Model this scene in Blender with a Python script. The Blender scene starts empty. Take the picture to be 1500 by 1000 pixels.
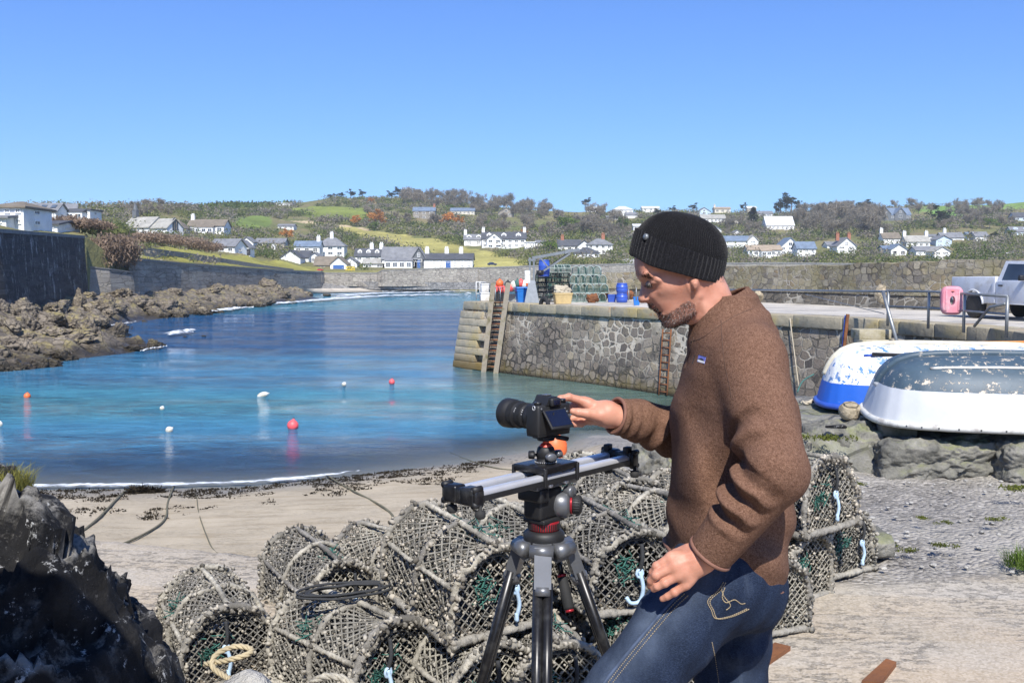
import bpy,bmesh,math,random,time
import numpy as np
from mathutils import Vector,Matrix,Euler,noise as mnoise
from mathutils.bvhtree import BVHTree
T0=time.time()
R=math.radians
SC=bpy.context.scene
COL=SC.collection
random.seed(7)
RNG=np.random.default_rng(7)
# camera model
FPX=1458.33
CAMZ=4.0
PITCH=-math.atan(100/FPX)
CP,SP=math.cos(PITCH),math.sin(PITCH)
def ray(px,py):
 xc=(px-750)/FPX;yc=(500-py)/FPX
 return Vector((xc,CP-yc*SP,SP+yc*CP))
def P(px,py,Y):
 d=ray(px,py);t=Y/d.y
 return Vector((d.x*t,Y,CAMZ+d.z*t))
def G(px,py,z=0.0):
 d=ray(px,py);t=(z-CAMZ)/d.z
 return Vector((d.x*t,d.y*t,z))
 # object helpers
def tag(o,label=None,cat=None,group=None,kind=None):
 if label:o['label']=label
 if cat:o['category']=cat
 if group:o['group']=group
 if kind:o['kind']=kind
 return o
def empty(name,loc=(0,0,0),rz=0.0,label=None,cat=None,group=None):
 o=bpy.data.objects.new(name,None);COL.objects.link(o)
 o.location=loc;o.rotation_euler=(0,0,rz);o.empty_display_size=0.1
 return tag(o,label,cat,group)
def link(name,me,parent=None):
 o=bpy.data.objects.new(name,me);COL.objects.link(o)
 if parent is not None:o.parent=parent
 return o
def kids(o):return[c for c in bpy.data.objects if c.parent==o]
def copy_tree(o,parent=None,_map=None):
 if _map is None:
  _map={}
  for c in bpy.data.objects:
   if c.parent:_map.setdefault(c.parent.name,[]).append(c)
 c=o.copy();COL.objects.link(c);c.parent=parent
 for ch in _map.get(o.name,[]):copy_tree(ch,c,_map)
 return c
def mesh_np(name,V,F,mats=None,smooth=True,mi=None):
 """V (n,3), F list of polygons or (m,k) array"""
 me=bpy.data.meshes.new(name)
 V=np.asarray(V,dtype=np.float32)
 if isinstance(F,np.ndarray):
  m,k=F.shape
  me.vertices.add(len(V));me.vertices.foreach_set('co',V.ravel())
  me.loops.add(m*k);me.loops.foreach_set('vertex_index',F.astype(np.int32).ravel())
  me.polygons.add(m)
  me.polygons.foreach_set('loop_start',np.arange(0,m*k,k,dtype=np.int32))
  me.polygons.foreach_set('loop_total',np.full(m,k,dtype=np.int32))
 else:
  me.from_pydata([tuple(v)for v in V.tolist()],[],F)
 me.update(calc_edges=True)
 if mats:
  for m_ in(mats if isinstance(mats,(list,tuple))else[mats]):me.materials.append(m_)
 if mi is not None:me.polygons.foreach_set('material_index',np.asarray(mi,dtype=np.int32))
 if smooth:me.polygons.foreach_set('use_smooth',np.ones(len(me.polygons),dtype=bool))
 me.validate(verbose=False)
 return me
def set_attr(me,name,arr,typ='FLOAT'):
 a=me.attributes.new(name,typ,'POINT')
 if typ=='FLOAT':a.data.foreach_set('value',np.asarray(arr,dtype=np.float32).ravel())
 elif typ=='FLOAT_COLOR':
  c=np.asarray(arr,dtype=np.float32)
  if c.shape[1]==3:c=np.concatenate([c,np.ones((len(c),1),np.float32)],1)
  a.data.foreach_set('color',c.ravel())
def frames(path,closed=False):
 pts=[Vector(p)for p in path];n=len(pts);T=[]
 for i in range(n):
  if closed:t=pts[(i+1)%n]-pts[i-1]
  else:t=pts[min(i+1,n-1)]-pts[max(i-1,0)]
  if t.length<1e-9:t=Vector((0,0,1))
  T.append(t.normalized())
 up=Vector((0,0,1))if abs(T[0].z)<.9 else Vector((1,0,0))
 N=(up-T[0]*up.dot(T[0])).normalized();out=[]
 for i in range(n):
  N=N-T[i]*N.dot(T[i])
  if N.length<1e-6:
   N=T[i].orthogonal()
  N.normalize();out.append((pts[i],N.copy(),T[i].cross(N)))
 return out
class MB:
 """collects geometry for ONE mesh object"""
 def __init__(s):s.v=[];s.f=[];s.m=[];s.sm=[];s.M=Matrix.Identity(4)
 def add(s,vs,fs,mi=0,smooth=False):
  b=len(s.v);M=s.M
  s.v.extend([tuple(M@Vector(v))for v in vs])
  for f in fs:s.f.append([b+i for i in f]);s.m.append(mi);s.sm.append(smooth)
 def box(s,c,size,rot=None,mi=0,bev=0.0):
  x,y,z=size[0]/2,size[1]/2,size[2]/2
  c=Vector(c);Rm=rot.to_matrix()if isinstance(rot,Euler)else(rot if rot is not None else Matrix.Identity(3))
  if bev<=0:
   vs=[Vector((a*x,b*y,d*z))for d in(-1,1)for a,b in((-1,-1),(1,-1),(1,1),(-1,1))]
   fs=[(3,2,1,0),(4,5,6,7),(0,1,5,4),(1,2,6,5),(2,3,7,6),(3,0,4,7)]
   s.add([c+Rm@v for v in vs],fs,mi);return
  bm=bmesh.new();bmesh.ops.create_cube(bm,size=1)
  for v in bm.verts:v.co=Vector((v.co.x*size[0],v.co.y*size[1],v.co.z*size[2]))
  bmesh.ops.bevel(bm,geom=bm.edges[:],offset=bev,segments=2,affect='EDGES',profile=.5)
  bm.verts.index_update()
  s.add([c+Rm@v.co for v in bm.verts],[[v.index for v in f.verts]for f in bm.faces],mi,True);bm.free()
 def bar(s,a,b,w,h=None,mi=0,up=(0,0,1)):
  a,b=Vector(a),Vector(b);h=h or w;t=(b-a);L=t.length;t.normalize()
  u=Vector(up);
  if abs(u.dot(t))>.98:u=Vector((1,0,0))
  sx=t.cross(u).normalized();u=sx.cross(t)
  vs=[]
  for q in(a,b):
   for i,j in((-1,-1),(1,-1),(1,1),(-1,1)):vs.append(q+sx*(i*w/2)+u*(j*h/2))
  s.add(vs,[(0,1,2,3),(7,6,5,4),(0,4,5,1),(1,5,6,2),(2,6,7,3),(3,7,4,0)],mi)
 def tube(s,path,r,n=8,mi=0,closed=False,caps=True,smooth=True,flat=1.0):
  fr=frames(path,closed);k=len(fr);vs=[]
  for i,(p,N,B)in enumerate(fr):
   rr=r[i]if isinstance(r,(list,tuple,np.ndarray))else r
   for j in range(n):
    a=2*math.pi*j/n
    vs.append(p+N*(math.cos(a)*rr)+B*(math.sin(a)*rr*flat))
  fs=[]
  for i in range(k if closed else k-1):
   i2=(i+1)%k
   for j in range(n):
    j2=(j+1)%n
    fs.append((i*n+j,i*n+j2,i2*n+j2,i2*n+j))
  if caps and not closed:
   fs.append(tuple(range(n-1,-1,-1)));fs.append(tuple((k-1)*n+j for j in range(n)))
  s.add(vs,fs,mi,smooth)
 def cyl(s,a,b,r,r2=None,n=16,mi=0,smooth=True):
  s.tube([a,b],[r,r if r2 is None else r2],n,mi,smooth=smooth)
 def lathe(s,prof,c=(0,0,0),n=24,mi=0,axis=None,smooth=True):
  """prof: list of (r,z); axis: direction of +z"""
  c=Vector(c);q=Vector(axis).to_track_quat('Z','Y').to_matrix()if axis is not None else Matrix.Identity(3)
  vs=[];k=len(prof)
  for r,z in prof:
   for j in range(n):
    a=2*math.pi*j/n
    vs.append(c+q@Vector((r*math.cos(a),r*math.sin(a),z)))
  fs=[(i*n+j,i*n+(j+1)%n,(i+1)*n+(j+1)%n,(i+1)*n+j)for i in range(k-1)for j in range(n)]
  if prof[0][0]>1e-5:fs.append(tuple(range(n-1,-1,-1)))
  if prof[-1][0]>1e-5:fs.append(tuple((k-1)*n+j for j in range(n)))
  s.add(vs,fs,mi,smooth)
 def prism(s,poly,z0,z1,mi=0):
  n=len(poly);vs=[(p[0],p[1],z0)for p in poly]+[(p[0],p[1],z1)for p in poly]
  fs=[tuple(range(n-1,-1,-1)),tuple(range(n,2*n))]+[(i,(i+1)%n,n+(i+1)%n,n+i)for i in range(n)]
  s.add(vs,fs,mi)
 def grid(s,rows,mi=0,smooth=True,closed=False):
  k=len(rows);n=len(rows[0]);vs=[v for r in rows for v in r]
  fs=[]
  for i in range(k-1):
   for j in range(n if closed else n-1):
    j2=(j+1)%n
    fs.append((i*n+j,i*n+j2,(i+1)*n+j2,(i+1)*n+j))
  s.add(vs,fs,mi,smooth)
 def blob(s,c,r,n=8,mi=0):
  rx,ry,rz=r if isinstance(r,(tuple,list))else(r,r,r);c=Vector(c);vs=[];fs=[]
  k=max(4,n//2+1)
  for i in range(k+1):
   t=math.pi*i/k
   for j in range(n):
    a=2*math.pi*j/n
    vs.append(c+Vector((rx*math.sin(t)*math.cos(a),ry*math.sin(t)*math.sin(a),rz*math.cos(t))))
  for i in range(k):
   for j in range(n):
    fs.append((i*n+j,(i+1)*n+j,(i+1)*n+(j+1)%n,i*n+(j+1)%n))
  s.add(vs,fs,mi,True)
 def mesh(s,name,mats):
  me=bpy.data.meshes.new(name);me.from_pydata(s.v,[],s.f)
  for m_ in(mats if isinstance(mats,(list,tuple))else[mats]):me.materials.append(m_)
  me.polygons.foreach_set('material_index',s.m);me.polygons.foreach_set('use_smooth',s.sm)
  me.update();return me
 def build(s,name,mats,parent=None):return link(name,s.mesh(name,mats),parent)
def smooth_path(pts,n=8,closed=False):
 pts=[Vector(p)for p in pts];out=[];k=len(pts)
 for i in range(k if closed else k-1):
  if closed:p0,p1,p2,p3=pts[i-1],pts[i],pts[(i+1)%k],pts[(i+2)%k]
  else:p0,p1,p2,p3=pts[max(i-1,0)],pts[i],pts[i+1],pts[min(i+2,k-1)]
  for j in range(n):
   t=j/n
   out.append(.5*((2*p1)+(p2-p0)*t+(2*p0-5*p1+4*p2-p3)*t*t+(3*p1-p0-3*p2+p3)*t**3))
 if not closed:out.append(pts[-1])
 return out
def _hash(ix,iy,iz):
 h=(ix.astype(np.int64)*374761393+iy.astype(np.int64)*668265263+iz.astype(np.int64)*2147483647)&0xffffffff
 h=((h^(h>>13))*1274126177)&0xffffffff
 h=((h^(h>>16))*2246822519)&0xffffffff
 return((h^(h>>15))&0xffff).astype(np.float64)/65535.0
def vnoise(x,y,z=None):
 x=np.asarray(x,float);y=np.asarray(y,float);z=np.zeros_like(x)if z is None else np.asarray(z,float)
 ix,iy,iz=np.floor(x),np.floor(y),np.floor(z);fx,fy,fz=x-ix,y-iy,z-iz
 fx=fx*fx*(3-2*fx);fy=fy*fy*(3-2*fy);fz=fz*fz*(3-2*fz)
 def H(a,b,c):return _hash(ix+a,iy+b,iz+c)
 def L(a,b,t):return a+(b-a)*t
 return L(L(L(H(0,0,0),H(1,0,0),fx),L(H(0,1,0),H(1,1,0),fx),fy),L(L(H(0,0,1),H(1,0,1),fx),L(H(0,1,1),H(1,1,1),fx),fy),fz)*2-1
def fbm(x,y,z=None,o=4,g=.5):
 a=1.0;s=0;f=1.0
 z0=np.zeros_like(np.asarray(x,float))if z is None else z
 for i in range(o):
  s=s+a*vnoise(np.asarray(x)*f+17.3*i,np.asarray(y)*f-9.1*i,z0*f+3.7*i);a*=g;f*=2.03
 return s
def interp(x,xs,ys):return np.interp(x,xs,ys)
# materials
def srgb(r,g,b):
 f=lambda c:c/12.92 if c<=.04045 else((c+.055)/1.055)**2.4
 return(f(r/255),f(g/255),f(b/255),1)
class NT:
 def __init__(s,name):
  s.m=bpy.data.materials.new(name);s.m.use_nodes=True;s.t=s.m.node_tree
  s.b=s.t.nodes['Principled BSDF'];s.out=s.t.nodes['Material Output']
 def n(s,typ,**kw):
  nd=s.t.nodes.new(typ)
  for k,v in kw.items():
   if k in nd.inputs:nd.inputs[k].default_value=v
   else:setattr(nd,k,v)
  return nd
 def l(s,a,b):s.t.links.new(a,b)
 def coord(s,kind='Object',scale=(1,1,1),rot=(0,0,0)):
  if kind=='World':c=s.n('ShaderNodeNewGeometry').outputs['Position']
  else:c=s.n('ShaderNodeTexCoord').outputs[kind]
  mp=s.n('ShaderNodeMapping');s.l(c,mp.inputs[0]);mp.inputs['Scale'].default_value=scale;mp.inputs['Rotation'].default_value=rot
  return mp.outputs[0]
 def noise(s,co,scale,detail=4,rough=.6,dist=0.0):
  nd=s.n('ShaderNodeTexNoise');s.l(co,nd.inputs['Vector']);nd.inputs['Scale'].default_value=scale
  nd.inputs['Detail'].default_value=detail;nd.inputs['Roughness'].default_value=rough;nd.inputs['Distortion'].default_value=dist
  return nd.outputs['Fac']
 def voro(s,co,scale,feature='F1',rnd=1.0):
  nd=s.n('ShaderNodeTexVoronoi');nd.feature=feature;s.l(co,nd.inputs['Vector']);nd.inputs['Scale'].default_value=scale
  nd.inputs['Randomness'].default_value=rnd
  return nd
 def ramp(s,fac,stops,interp='LINEAR'):
  nd=s.n('ShaderNodeValToRGB');cr=nd.color_ramp;cr.interpolation=interp
  while len(cr.elements)>1:cr.elements.remove(cr.elements[-1])
  for i,(p,c)in enumerate(stops):
   e=cr.elements[0]if i==0 else cr.elements.new(p)
   e.position=p;e.color=c if len(c)==4 else(*c,1)
  if fac is not None:s.l(fac,nd.inputs[0])
  return nd.outputs[0]
 def mix(s,fac,a,b,mode='MIX'):
  nd=s.n('ShaderNodeMix');nd.data_type='RGBA';nd.blend_type=mode
  for v,i in((fac,0),(a,6),(b,7)):
   if isinstance(v,(int,float)):nd.inputs[i].default_value=v
   elif isinstance(v,(tuple,list)):nd.inputs[i].default_value=v if len(v)==4 else(*v,1)
   else:s.l(v,nd.inputs[i])
  return nd.outputs[2]
 def math(s,op,a,b=0.5,c=None,clamp=False):
  nd=s.n('ShaderNodeMath');nd.operation=op;nd.use_clamp=clamp
  for i,v in enumerate((a,b,c)):
   if v is None:continue
   if isinstance(v,(int,float)):nd.inputs[i].default_value=v
   else:s.l(v,nd.inputs[i])
  return nd.outputs[0]
 def rng(s,v,a,b,c=0,d=1):
  nd=s.n('ShaderNodeMapRange');s.l(v,nd.inputs[0]);nd.inputs[1].default_value=a;nd.inputs[2].default_value=b
  nd.inputs[3].default_value=c;nd.inputs[4].default_value=d
  return nd.outputs[0]
 def attr(s,name):
  nd=s.n('ShaderNodeAttribute');nd.attribute_name=name;return nd
 def sep(s,co):
  nd=s.n('ShaderNodeSeparateXYZ');s.l(co,nd.inputs[0]);return nd.outputs
 def bump(s,h,strength=.5,dist=.02,prev=None):
  nd=s.n('ShaderNodeBump');s.l(h,nd.inputs['Height']);nd.inputs['Strength'].default_value=strength;nd.inputs['Distance'].default_value=dist
  if prev is not None:s.l(prev,nd.inputs['Normal'])
  return nd.outputs[0]
 def done(s,color=None,rough=None,metal=None,normal=None,spec=None):
  for v,k in((color,'Base Color'),(rough,'Roughness'),(metal,'Metallic'),(normal,'Normal'),(spec,'Specular IOR Level')):
   if v is None:continue
   if isinstance(v,(int,float)):s.b.inputs[k].default_value=v
   elif isinstance(v,(tuple,list)):s.b.inputs[k].default_value=v
   else:s.l(v,s.b.inputs[k])
  return s.m
def simple(name,c,rough=.7,var=.25,scale=8.0,metal=0.0,bump=0.0,bscale=None,spec=None,coord='Object',dirt=None,dirtscale=3):
 """a base colour broken up by noise, optional bump and dirt patches"""
 k=NT(name);co=k.coord(coord)
 n1=k.noise(co,scale,5,.65)
 c=tuple(c[:3]);lo=tuple(x*(1-var)for x in c);hi=tuple(min(1,x*(1+var))for x in c)
 colr=k.ramp(n1,[(.3,lo),(.7,hi)])
 if dirt:
  n2=k.noise(co,dirtscale,6,.7);f=k.ramp(n2,[(.48,(0,0,0)),(.66,(1,1,1))])
  colr=k.mix(f,colr,dirt)
 nrm=None
 if bump:nrm=k.bump(k.noise(co,bscale or scale*3,6,.65),1.0,bump)
 return k.done(colr,rough,metal,nrm,spec)
M={}
# world, sun, camera
SUN_EL=R(48);SUN_DIR=Vector((0.05,-0.999,0)).normalized()
w=bpy.data.worlds.new('World');SC.world=w;w.use_nodes=True
nt=w.node_tree;bg=nt.nodes['Background']
sky=nt.nodes.new('ShaderNodeTexSky');sky.sky_type='NISHITA';sky.sun_disc=False
sky.sun_elevation=SUN_EL;sky.sun_rotation=math.atan2(SUN_DIR.x,SUN_DIR.y)
sky.altitude=0;sky.air_density=1.0;sky.dust_density=0.35;sky.ozone_density=2.6
tint=nt.nodes.new('ShaderNodeMix');tint.data_type='RGBA';tint.blend_type='MULTIPLY';tint.inputs[0].default_value=1.0
tint.inputs[7].default_value=(.57,.88,1.45,1)
nt.links.new(sky.outputs[0],tint.inputs[6]);nt.links.new(tint.outputs[2],bg.inputs[0]);bg.inputs[1].default_value=0.092
sl=bpy.data.lights.new('sun','SUN');sl.energy=5.0;sl.angle=R(.53);sl.color=(1,.955,.88)
so=bpy.data.objects.new('sun',sl);COL.objects.link(so)
tosun=Vector((SUN_DIR.x*math.cos(SUN_EL),SUN_DIR.y*math.cos(SUN_EL),math.sin(SUN_EL)))
so.rotation_euler=tosun.to_track_quat('Z','Y').to_euler();so.location=tosun*50
cam=bpy.data.cameras.new('camera');cam.lens=35;cam.sensor_width=36;cam.clip_start=.05;cam.clip_end=6000
co_=bpy.data.objects.new('camera',cam);COL.objects.link(co_);co_.location=(0,0,CAMZ);co_.rotation_euler=(math.pi/2+PITCH,0,0)
SC.camera=co_
SC.view_settings.view_transform='Standard';SC.view_settings.look='None';SC.view_settings.gamma=1.0
SC.view_settings.exposure=0.42
SC.cycles.use_denoising=True
SC.cycles.max_bounces=6;SC.cycles.transparent_max_bounces=12
# shared shape functions
def waterline(X):return np.interp(X,[-40,-10,-5,-.9,2.4,5,8,12],[17.8,18.1,18.4,20.8,23.6,27,26,25])
SLIP_Z=2.35
def near_z(X,Y):
 """height of the ground round the slipway and the beach"""
 X=np.asarray(X,float);Y=np.asarray(Y,float)
 yw=waterline(X)
 edge=np.interp(X,[-8,-3,-1,1.2,2.2],[6.0,6.2,5.6,5.2,5.2])
 bz=1.10*(yw-Y)/(yw-8.6)
 bz=np.where(Y>yw,-(Y-yw)*.075,bz)
 bz=np.maximum(bz,-3.2)
 slip=SLIP_Z-np.clip((Y-edge)/(9.2-edge),0,1)**.9*1.25
 z=np.where(Y<8.6,np.maximum(slip,np.minimum(bz,1.1)),np.minimum(bz,slip+0*bz))
 t=np.clip((Y-7.6)/1.6,0,1);t=t*t*(3-2*t)
 z=np.where(Y<9.2,slip*(1-t)+bz*t,bz)
 rise=np.interp(Y,[0,5.15,5.3,6.2,7.2,7.7,10.6,11.6],[SLIP_Z,SLIP_Z,SLIP_Z+.01,SLIP_Z+.01,SLIP_Z+.0,SLIP_Z+.02,SLIP_Z+.0,.8])
 rise=np.where(Y>11.6,np.interp(Y,[11.6,20,27,40],[.8,.45,-.3,-3]),rise)
 m=np.clip((X-1.25)/.7,0,1);m=m*m*(3-2*m)
 return z*(1-m)+rise*m
def build_ground():
 xs=np.concatenate([-np.geomspace(420,7.2,34),np.arange(-7,8.001,.075),np.geomspace(8.2,420,34)])
 ys=np.concatenate([-np.geomspace(300,2.2,18),np.arange(-2,12.5,.075),np.arange(12.6,30,.2),np.geomspace(30.5,420,26)])
 X,Y=np.meshgrid(xs,ys)
 Z=near_z(X,Y)
 conc=np.clip((7.9+.25*fbm(X*.7,Y*.7)-Y)/.3,0,1)
 rub=np.clip((X-1.5+.2*fbm(X,Y))/.3,0,1)*np.clip((Y-5.2-.1*fbm(X*2,Y*2))/.08,0,1)
 Z=Z+rub*(.035*fbm(X*1.2,Y*1.2,o=3)+.022*np.abs(fbm(X*7,Y*7,o=3))+.012*fbm(X*16,Y*16,o=2))
 Z=Z+(1-conc)*(1-rub)*np.where(Y<30,.02*fbm(X*.9,Y*.9,o=3),0)*np.clip((Y-8)/3,0,1)
 Z=Z+conc*(1-rub)*(.006*fbm(X*.8,Y*.8,o=2))
 far=(np.abs(X)>60)&(Y<15);Z=np.where(far,np.minimum(Z,2.3),Z)
 nx=len(xs);ny=len(ys);idx=np.arange(nx*ny).reshape(ny,nx)
 F=np.stack([idx[:-1,:-1],idx[:-1,1:],idx[1:,1:],idx[1:,:-1]],-1).reshape(-1,4)
 me=mesh_np('ground',np.stack([X,Y,Z],-1).reshape(-1,3),F,M['ground'])
 set_attr(me,'conc',conc);set_attr(me,'rub',rub)
 d=waterline(X)-Y
 set_attr(me,'shore',d)
 return tag(link('ground',me),kind='structure')
def ground_mat():
 k=NT('ground_mix');co=k.coord('World')
 sand=k.ramp(k.noise(co,.9,6,.65),[(.3,(.37,.305,.205)),(.7,(.50,.425,.30))])
 fine=k.noise(co,60,3,.7);sand=k.mix(.35,sand,k.ramp(fine,[(.3,(.30,.25,.18)),(.7,(.62,.54,.42))]))
 sd=k.attr('shore').outputs['Fac']
 streak=k.noise(k.coord('World',(.55,2.2,1)),1.6,5,.7)
 tracks=k.ramp(streak,[(.5,(0,0,0)),(.62,(1,1,1))])
 sand=k.mix(k.math('MULTIPLY',tracks,.45),sand,(.27,.21,.13))
 wet=k.ramp(k.math('ADD',sd,k.math('MULTIPLY',k.noise(co,.5,3),1.2)),[(.0,(1,1,1)),(1.0,(1,1,1))])
 wetf=k.rng(k.math('ADD',sd,k.math('MULTIPLY',k.math('SUBTRACT',k.noise(co,.35,4),.5),2.6)),.3,2.3,1,0)
 sand=k.mix(k.math('MULTIPLY',wetf,.75),sand,(.19,.18,.155))
 wv=k.voro(co,7.5);wn=k.noise(co,.9,5,.75)
 band=k.math('MULTIPLY',k.rng(sd,-.5,.4),k.rng(sd,3.3,1.5))
 weed=k.math('GREATER_THAN',k.math('MULTIPLY',band,k.math('ADD',wn,k.math('MULTIPLY',k.math('SUBTRACT',.45,wv.outputs['Distance']),.55))),.62)
 sand=k.mix(weed,sand,(.035,.03,.025))
 sx=k.sep(co)
 rustf=k.math('MULTIPLY',k.rng(sx[1],10.3,8.6),k.ramp(k.noise(k.coord('World',(.4,1,1)),1.1,4),[(.40,(0,0,0)),(.62,(1,1,1))]))
 sand=k.mix(k.math('MULTIPLY',rustf,.6,clamp=True),sand,(.50,.27,.09))
 warp=k.math('MULTIPLY',k.math('SUBTRACT',k.noise(co,.6,3),.5),.35)
 bandc=k.math('FRACT',k.math('ADD',k.math('MULTIPLY',sx[1],1.05),k.math('ADD',warp,k.math('MULTIPLY',sx[0],.05))))
 bc=k.ramp(bandc,[(0,(.40,.33,.235)),(.30,(.43,.365,.275)),(.34,(.45,.41,.345)),(.62,(.36,.325,.265)),(.66,(.34,.285,.205)),(.97,(.40,.34,.26)),(1,(.20,.18,.15))])
 bc=k.mix(.33,bc,k.ramp(k.noise(co,3.2,8,.75),[(.3,(.29,.245,.18)),(.7,(.52,.465,.38))]))
 bc=k.mix(k.ramp(k.noise(co,.8,3),[(.45,(0,0,0)),(.7,(.7,.7,.7))]),bc,(.44,.33,.21))
 st=k.coord('World',(13,27,1));pit=k.noise(st,1.0,5,.72)
 pitm=k.math('MULTIPLY',k.ramp(pit,[(.53,(0,0,0)),(.57,(1,1,1))]),k.ramp(k.noise(co,1.3,3),[(.42,(0,0,0)),(.54,(1,1,1))]))
 bc=k.mix(k.math('MULTIPLY',pitm,.62),bc,(.13,.12,.105))
 gr=k.voro(co,95);bc=k.mix(.22,bc,k.ramp(gr.outputs['Color'],[(.2,(.2,.18,.15)),(.8,(.7,.65,.58))]))
 wet2=k.ramp(k.noise(co,.55,2),[(.55,(0,0,0)),(.6,(1,1,1))])
 rv=k.voro(co,34);rv2=k.voro(co,12)
 rb=k.ramp(rv.outputs['Color'],[(.1,(.15,.14,.125)),(.5,(.29,.27,.24)),(.9,(.47,.44,.40))])
 rb=k.mix(.45,rb,k.ramp(k.noise(co,2.3,8,.7),[(.35,(.11,.10,.09)),(.7,(.42,.39,.34))]))
 rb=k.mix(k.ramp(rv2.outputs['Distance'],[(.0,(.55,.55,.55)),(.35,(0,0,0))]),rb,(.10,.095,.09))
 rb=k.mix(k.ramp(k.noise(co,1.1,4,.65),[(.42,(0,0,0)),(.62,(.75,.75,.75))]),rb,(.37,.345,.30))
 ca=k.attr('conc').outputs['Fac'];ra=k.attr('rub').outputs['Fac']
 c=k.mix(ca,sand,bc);c=k.mix(ra,c,rb)
 h=k.math('ADD',k.math('MULTIPLY',k.noise(co,14,6,.7),.6),k.math('MULTIPLY',k.math('SUBTRACT',1,pitm),.25))
 h2=k.math('ADD',h,k.math('MULTIPLY',k.math('MULTIPLY',rv.outputs['Distance'],ra),-1.2))
 nrm=k.bump(h2,.9,.02)
 rough=k.math('SUBTRACT',.92,k.math('MULTIPLY',k.math('MULTIPLY',wetf,k.math('SUBTRACT',1,ca)),.45))
 return k.done(c,rough,None,nrm,.3)
 # water
def water_mat():
 k=NT('sea_water');co=k.coord('World');s=k.sep(co)
 col=k.attr('tint').outputs['Color']
 dpt=k.attr('shallow').outputs['Fac']
 w1=k.noise(k.coord('World',(.55,1.5,1),(0,0,R(12))),2.0,6,.66,.5)
 w2=k.noise(k.coord('World',(1.0,2.0,1),(0,0,R(-18))),4.5,4,.6,.3)
 w3=k.noise(k.coord('World',(.62,.95,1),(0,0,R(8))),.9,6,.7,.3)
 h=k.math('ADD',k.math('MULTIPLY',w1,.6),k.math('ADD',k.math('MULTIPLY',w2,.42),k.math('MULTIPLY',w3,1.5)))
 calm=k.attr('calm').outputs['Fac']
 bn=k.n('ShaderNodeBump');k.l(h,bn.inputs['Height']);k.l(k.rng(calm,0,1,.85,.14),bn.inputs['Strength']);bn.inputs['Distance'].default_value=.42
 near=k.ramp(w1,[(.40,(.55,.60,.68)),(.5,(.95,.96,.97)),(.62,(1.5,1.42,1.35))]);far=k.ramp(w3,[(.41,(.50,.56,.66)),(.5,(.95,.96,.97)),(.60,(1.6,1.48,1.38))])  # ripple lights and darks painted into the water colour
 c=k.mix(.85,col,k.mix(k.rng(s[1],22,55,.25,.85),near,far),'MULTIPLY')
 k.b.inputs['IOR'].default_value=1.33
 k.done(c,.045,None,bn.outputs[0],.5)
 tr=k.n('ShaderNodeBsdfTransparent');tr.inputs[0].default_value=(.93,.97,.98,1)
 mx=k.n('ShaderNodeMixShader');k.l(dpt,mx.inputs[0]);k.l(k.b.outputs[0],mx.inputs[1]);k.l(tr.outputs[0],mx.inputs[2])
 k.l(mx.outputs[0],k.out.inputs['Surface'])
 return k.m
def build_water():
 xs=np.concatenate([-np.geomspace(700,41,16),np.arange(-40,16,.4),np.geomspace(16.5,700,20)])
 ys=np.concatenate([np.arange(8.0,34,.16),np.arange(34.2,60,.5),np.arange(61,290,2.2)])
 X,Y=np.meshgrid(xs,ys);d=Y-waterline(X)
 Z=np.zeros_like(X)+.03*np.sin(Y*.9+.4*np.sin(X*.35)+X*.12)*np.clip(d/4,0,1)*np.clip((60-Y)/30,.5,1)
 n=fbm(X*.06,Y*.05,o=4)
 row=400+4*FPX/np.maximum(Y,1)
 deep=np.array(srgb(26,76,120)[:3]);mid=np.array(srgb(62,120,154)[:3]);teal=np.array(srgb(66,132,146)[:3]);green=np.array(srgb(88,110,98)[:3]);weed=np.array(srgb(50,84,120)[:3])
 def mixc(a,b,t):return a*(1-t[...,None])+b*t[...,None]
 sm=lambda v,a,b:np.clip((v-a)/(b-a),0,1)**2*(3-2*np.clip((v-a)/(b-a),0,1))
 C=np.broadcast_to(mid,X.shape+(3,)).copy()
 C=mixc(C,weed,sm(np.sin(0)+1-np.abs(Y-21.5-X*.2)/3.6+n*.5,.05,.7)*.85)
 C=mixc(C,teal,sm(1-np.abs(Y-31-n*6)/9,.1,.8)*.7)
 C=mixc(C,deep,sm(Y+n*14,44,62)*.95)
 C=mixc(C,teal,sm(Y+n*16,92,120)*.8*(1-sm(Y,150,185)*.3))
 C=mixc(C,deep,sm(n,.25,.7)*.35*(Y>40))
 wx=np.interp(Y,[20,27,32,40,43,48],[.5,1.0,-.5,-3.2,-3.2,6])
 C=mixc(C,green,sm(X-wx+n*1.2,-2.0,2.2)*(Y<48)*.9)
 calm=sm(X-wx,-3,1)*(Y<48)
 shallow=np.clip(1-d/5.5,0,1)**1.5*.9+.22*calm*np.clip(1-d/10,0,1)
 shallow=np.where(d<0,1,shallow)
 nx=len(xs);ny=len(ys);idx=np.arange(nx*ny).reshape(ny,nx)
 F=np.stack([idx[:-1,:-1],idx[:-1,1:],idx[1:,1:],idx[1:,:-1]],-1).reshape(-1,4)
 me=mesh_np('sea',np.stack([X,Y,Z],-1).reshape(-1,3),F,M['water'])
 set_attr(me,'tint',C.reshape(-1,3),'FLOAT_COLOR');set_attr(me,'shallow',shallow);set_attr(me,'calm',calm)
 return tag(link('sea',me),kind='structure')
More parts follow.
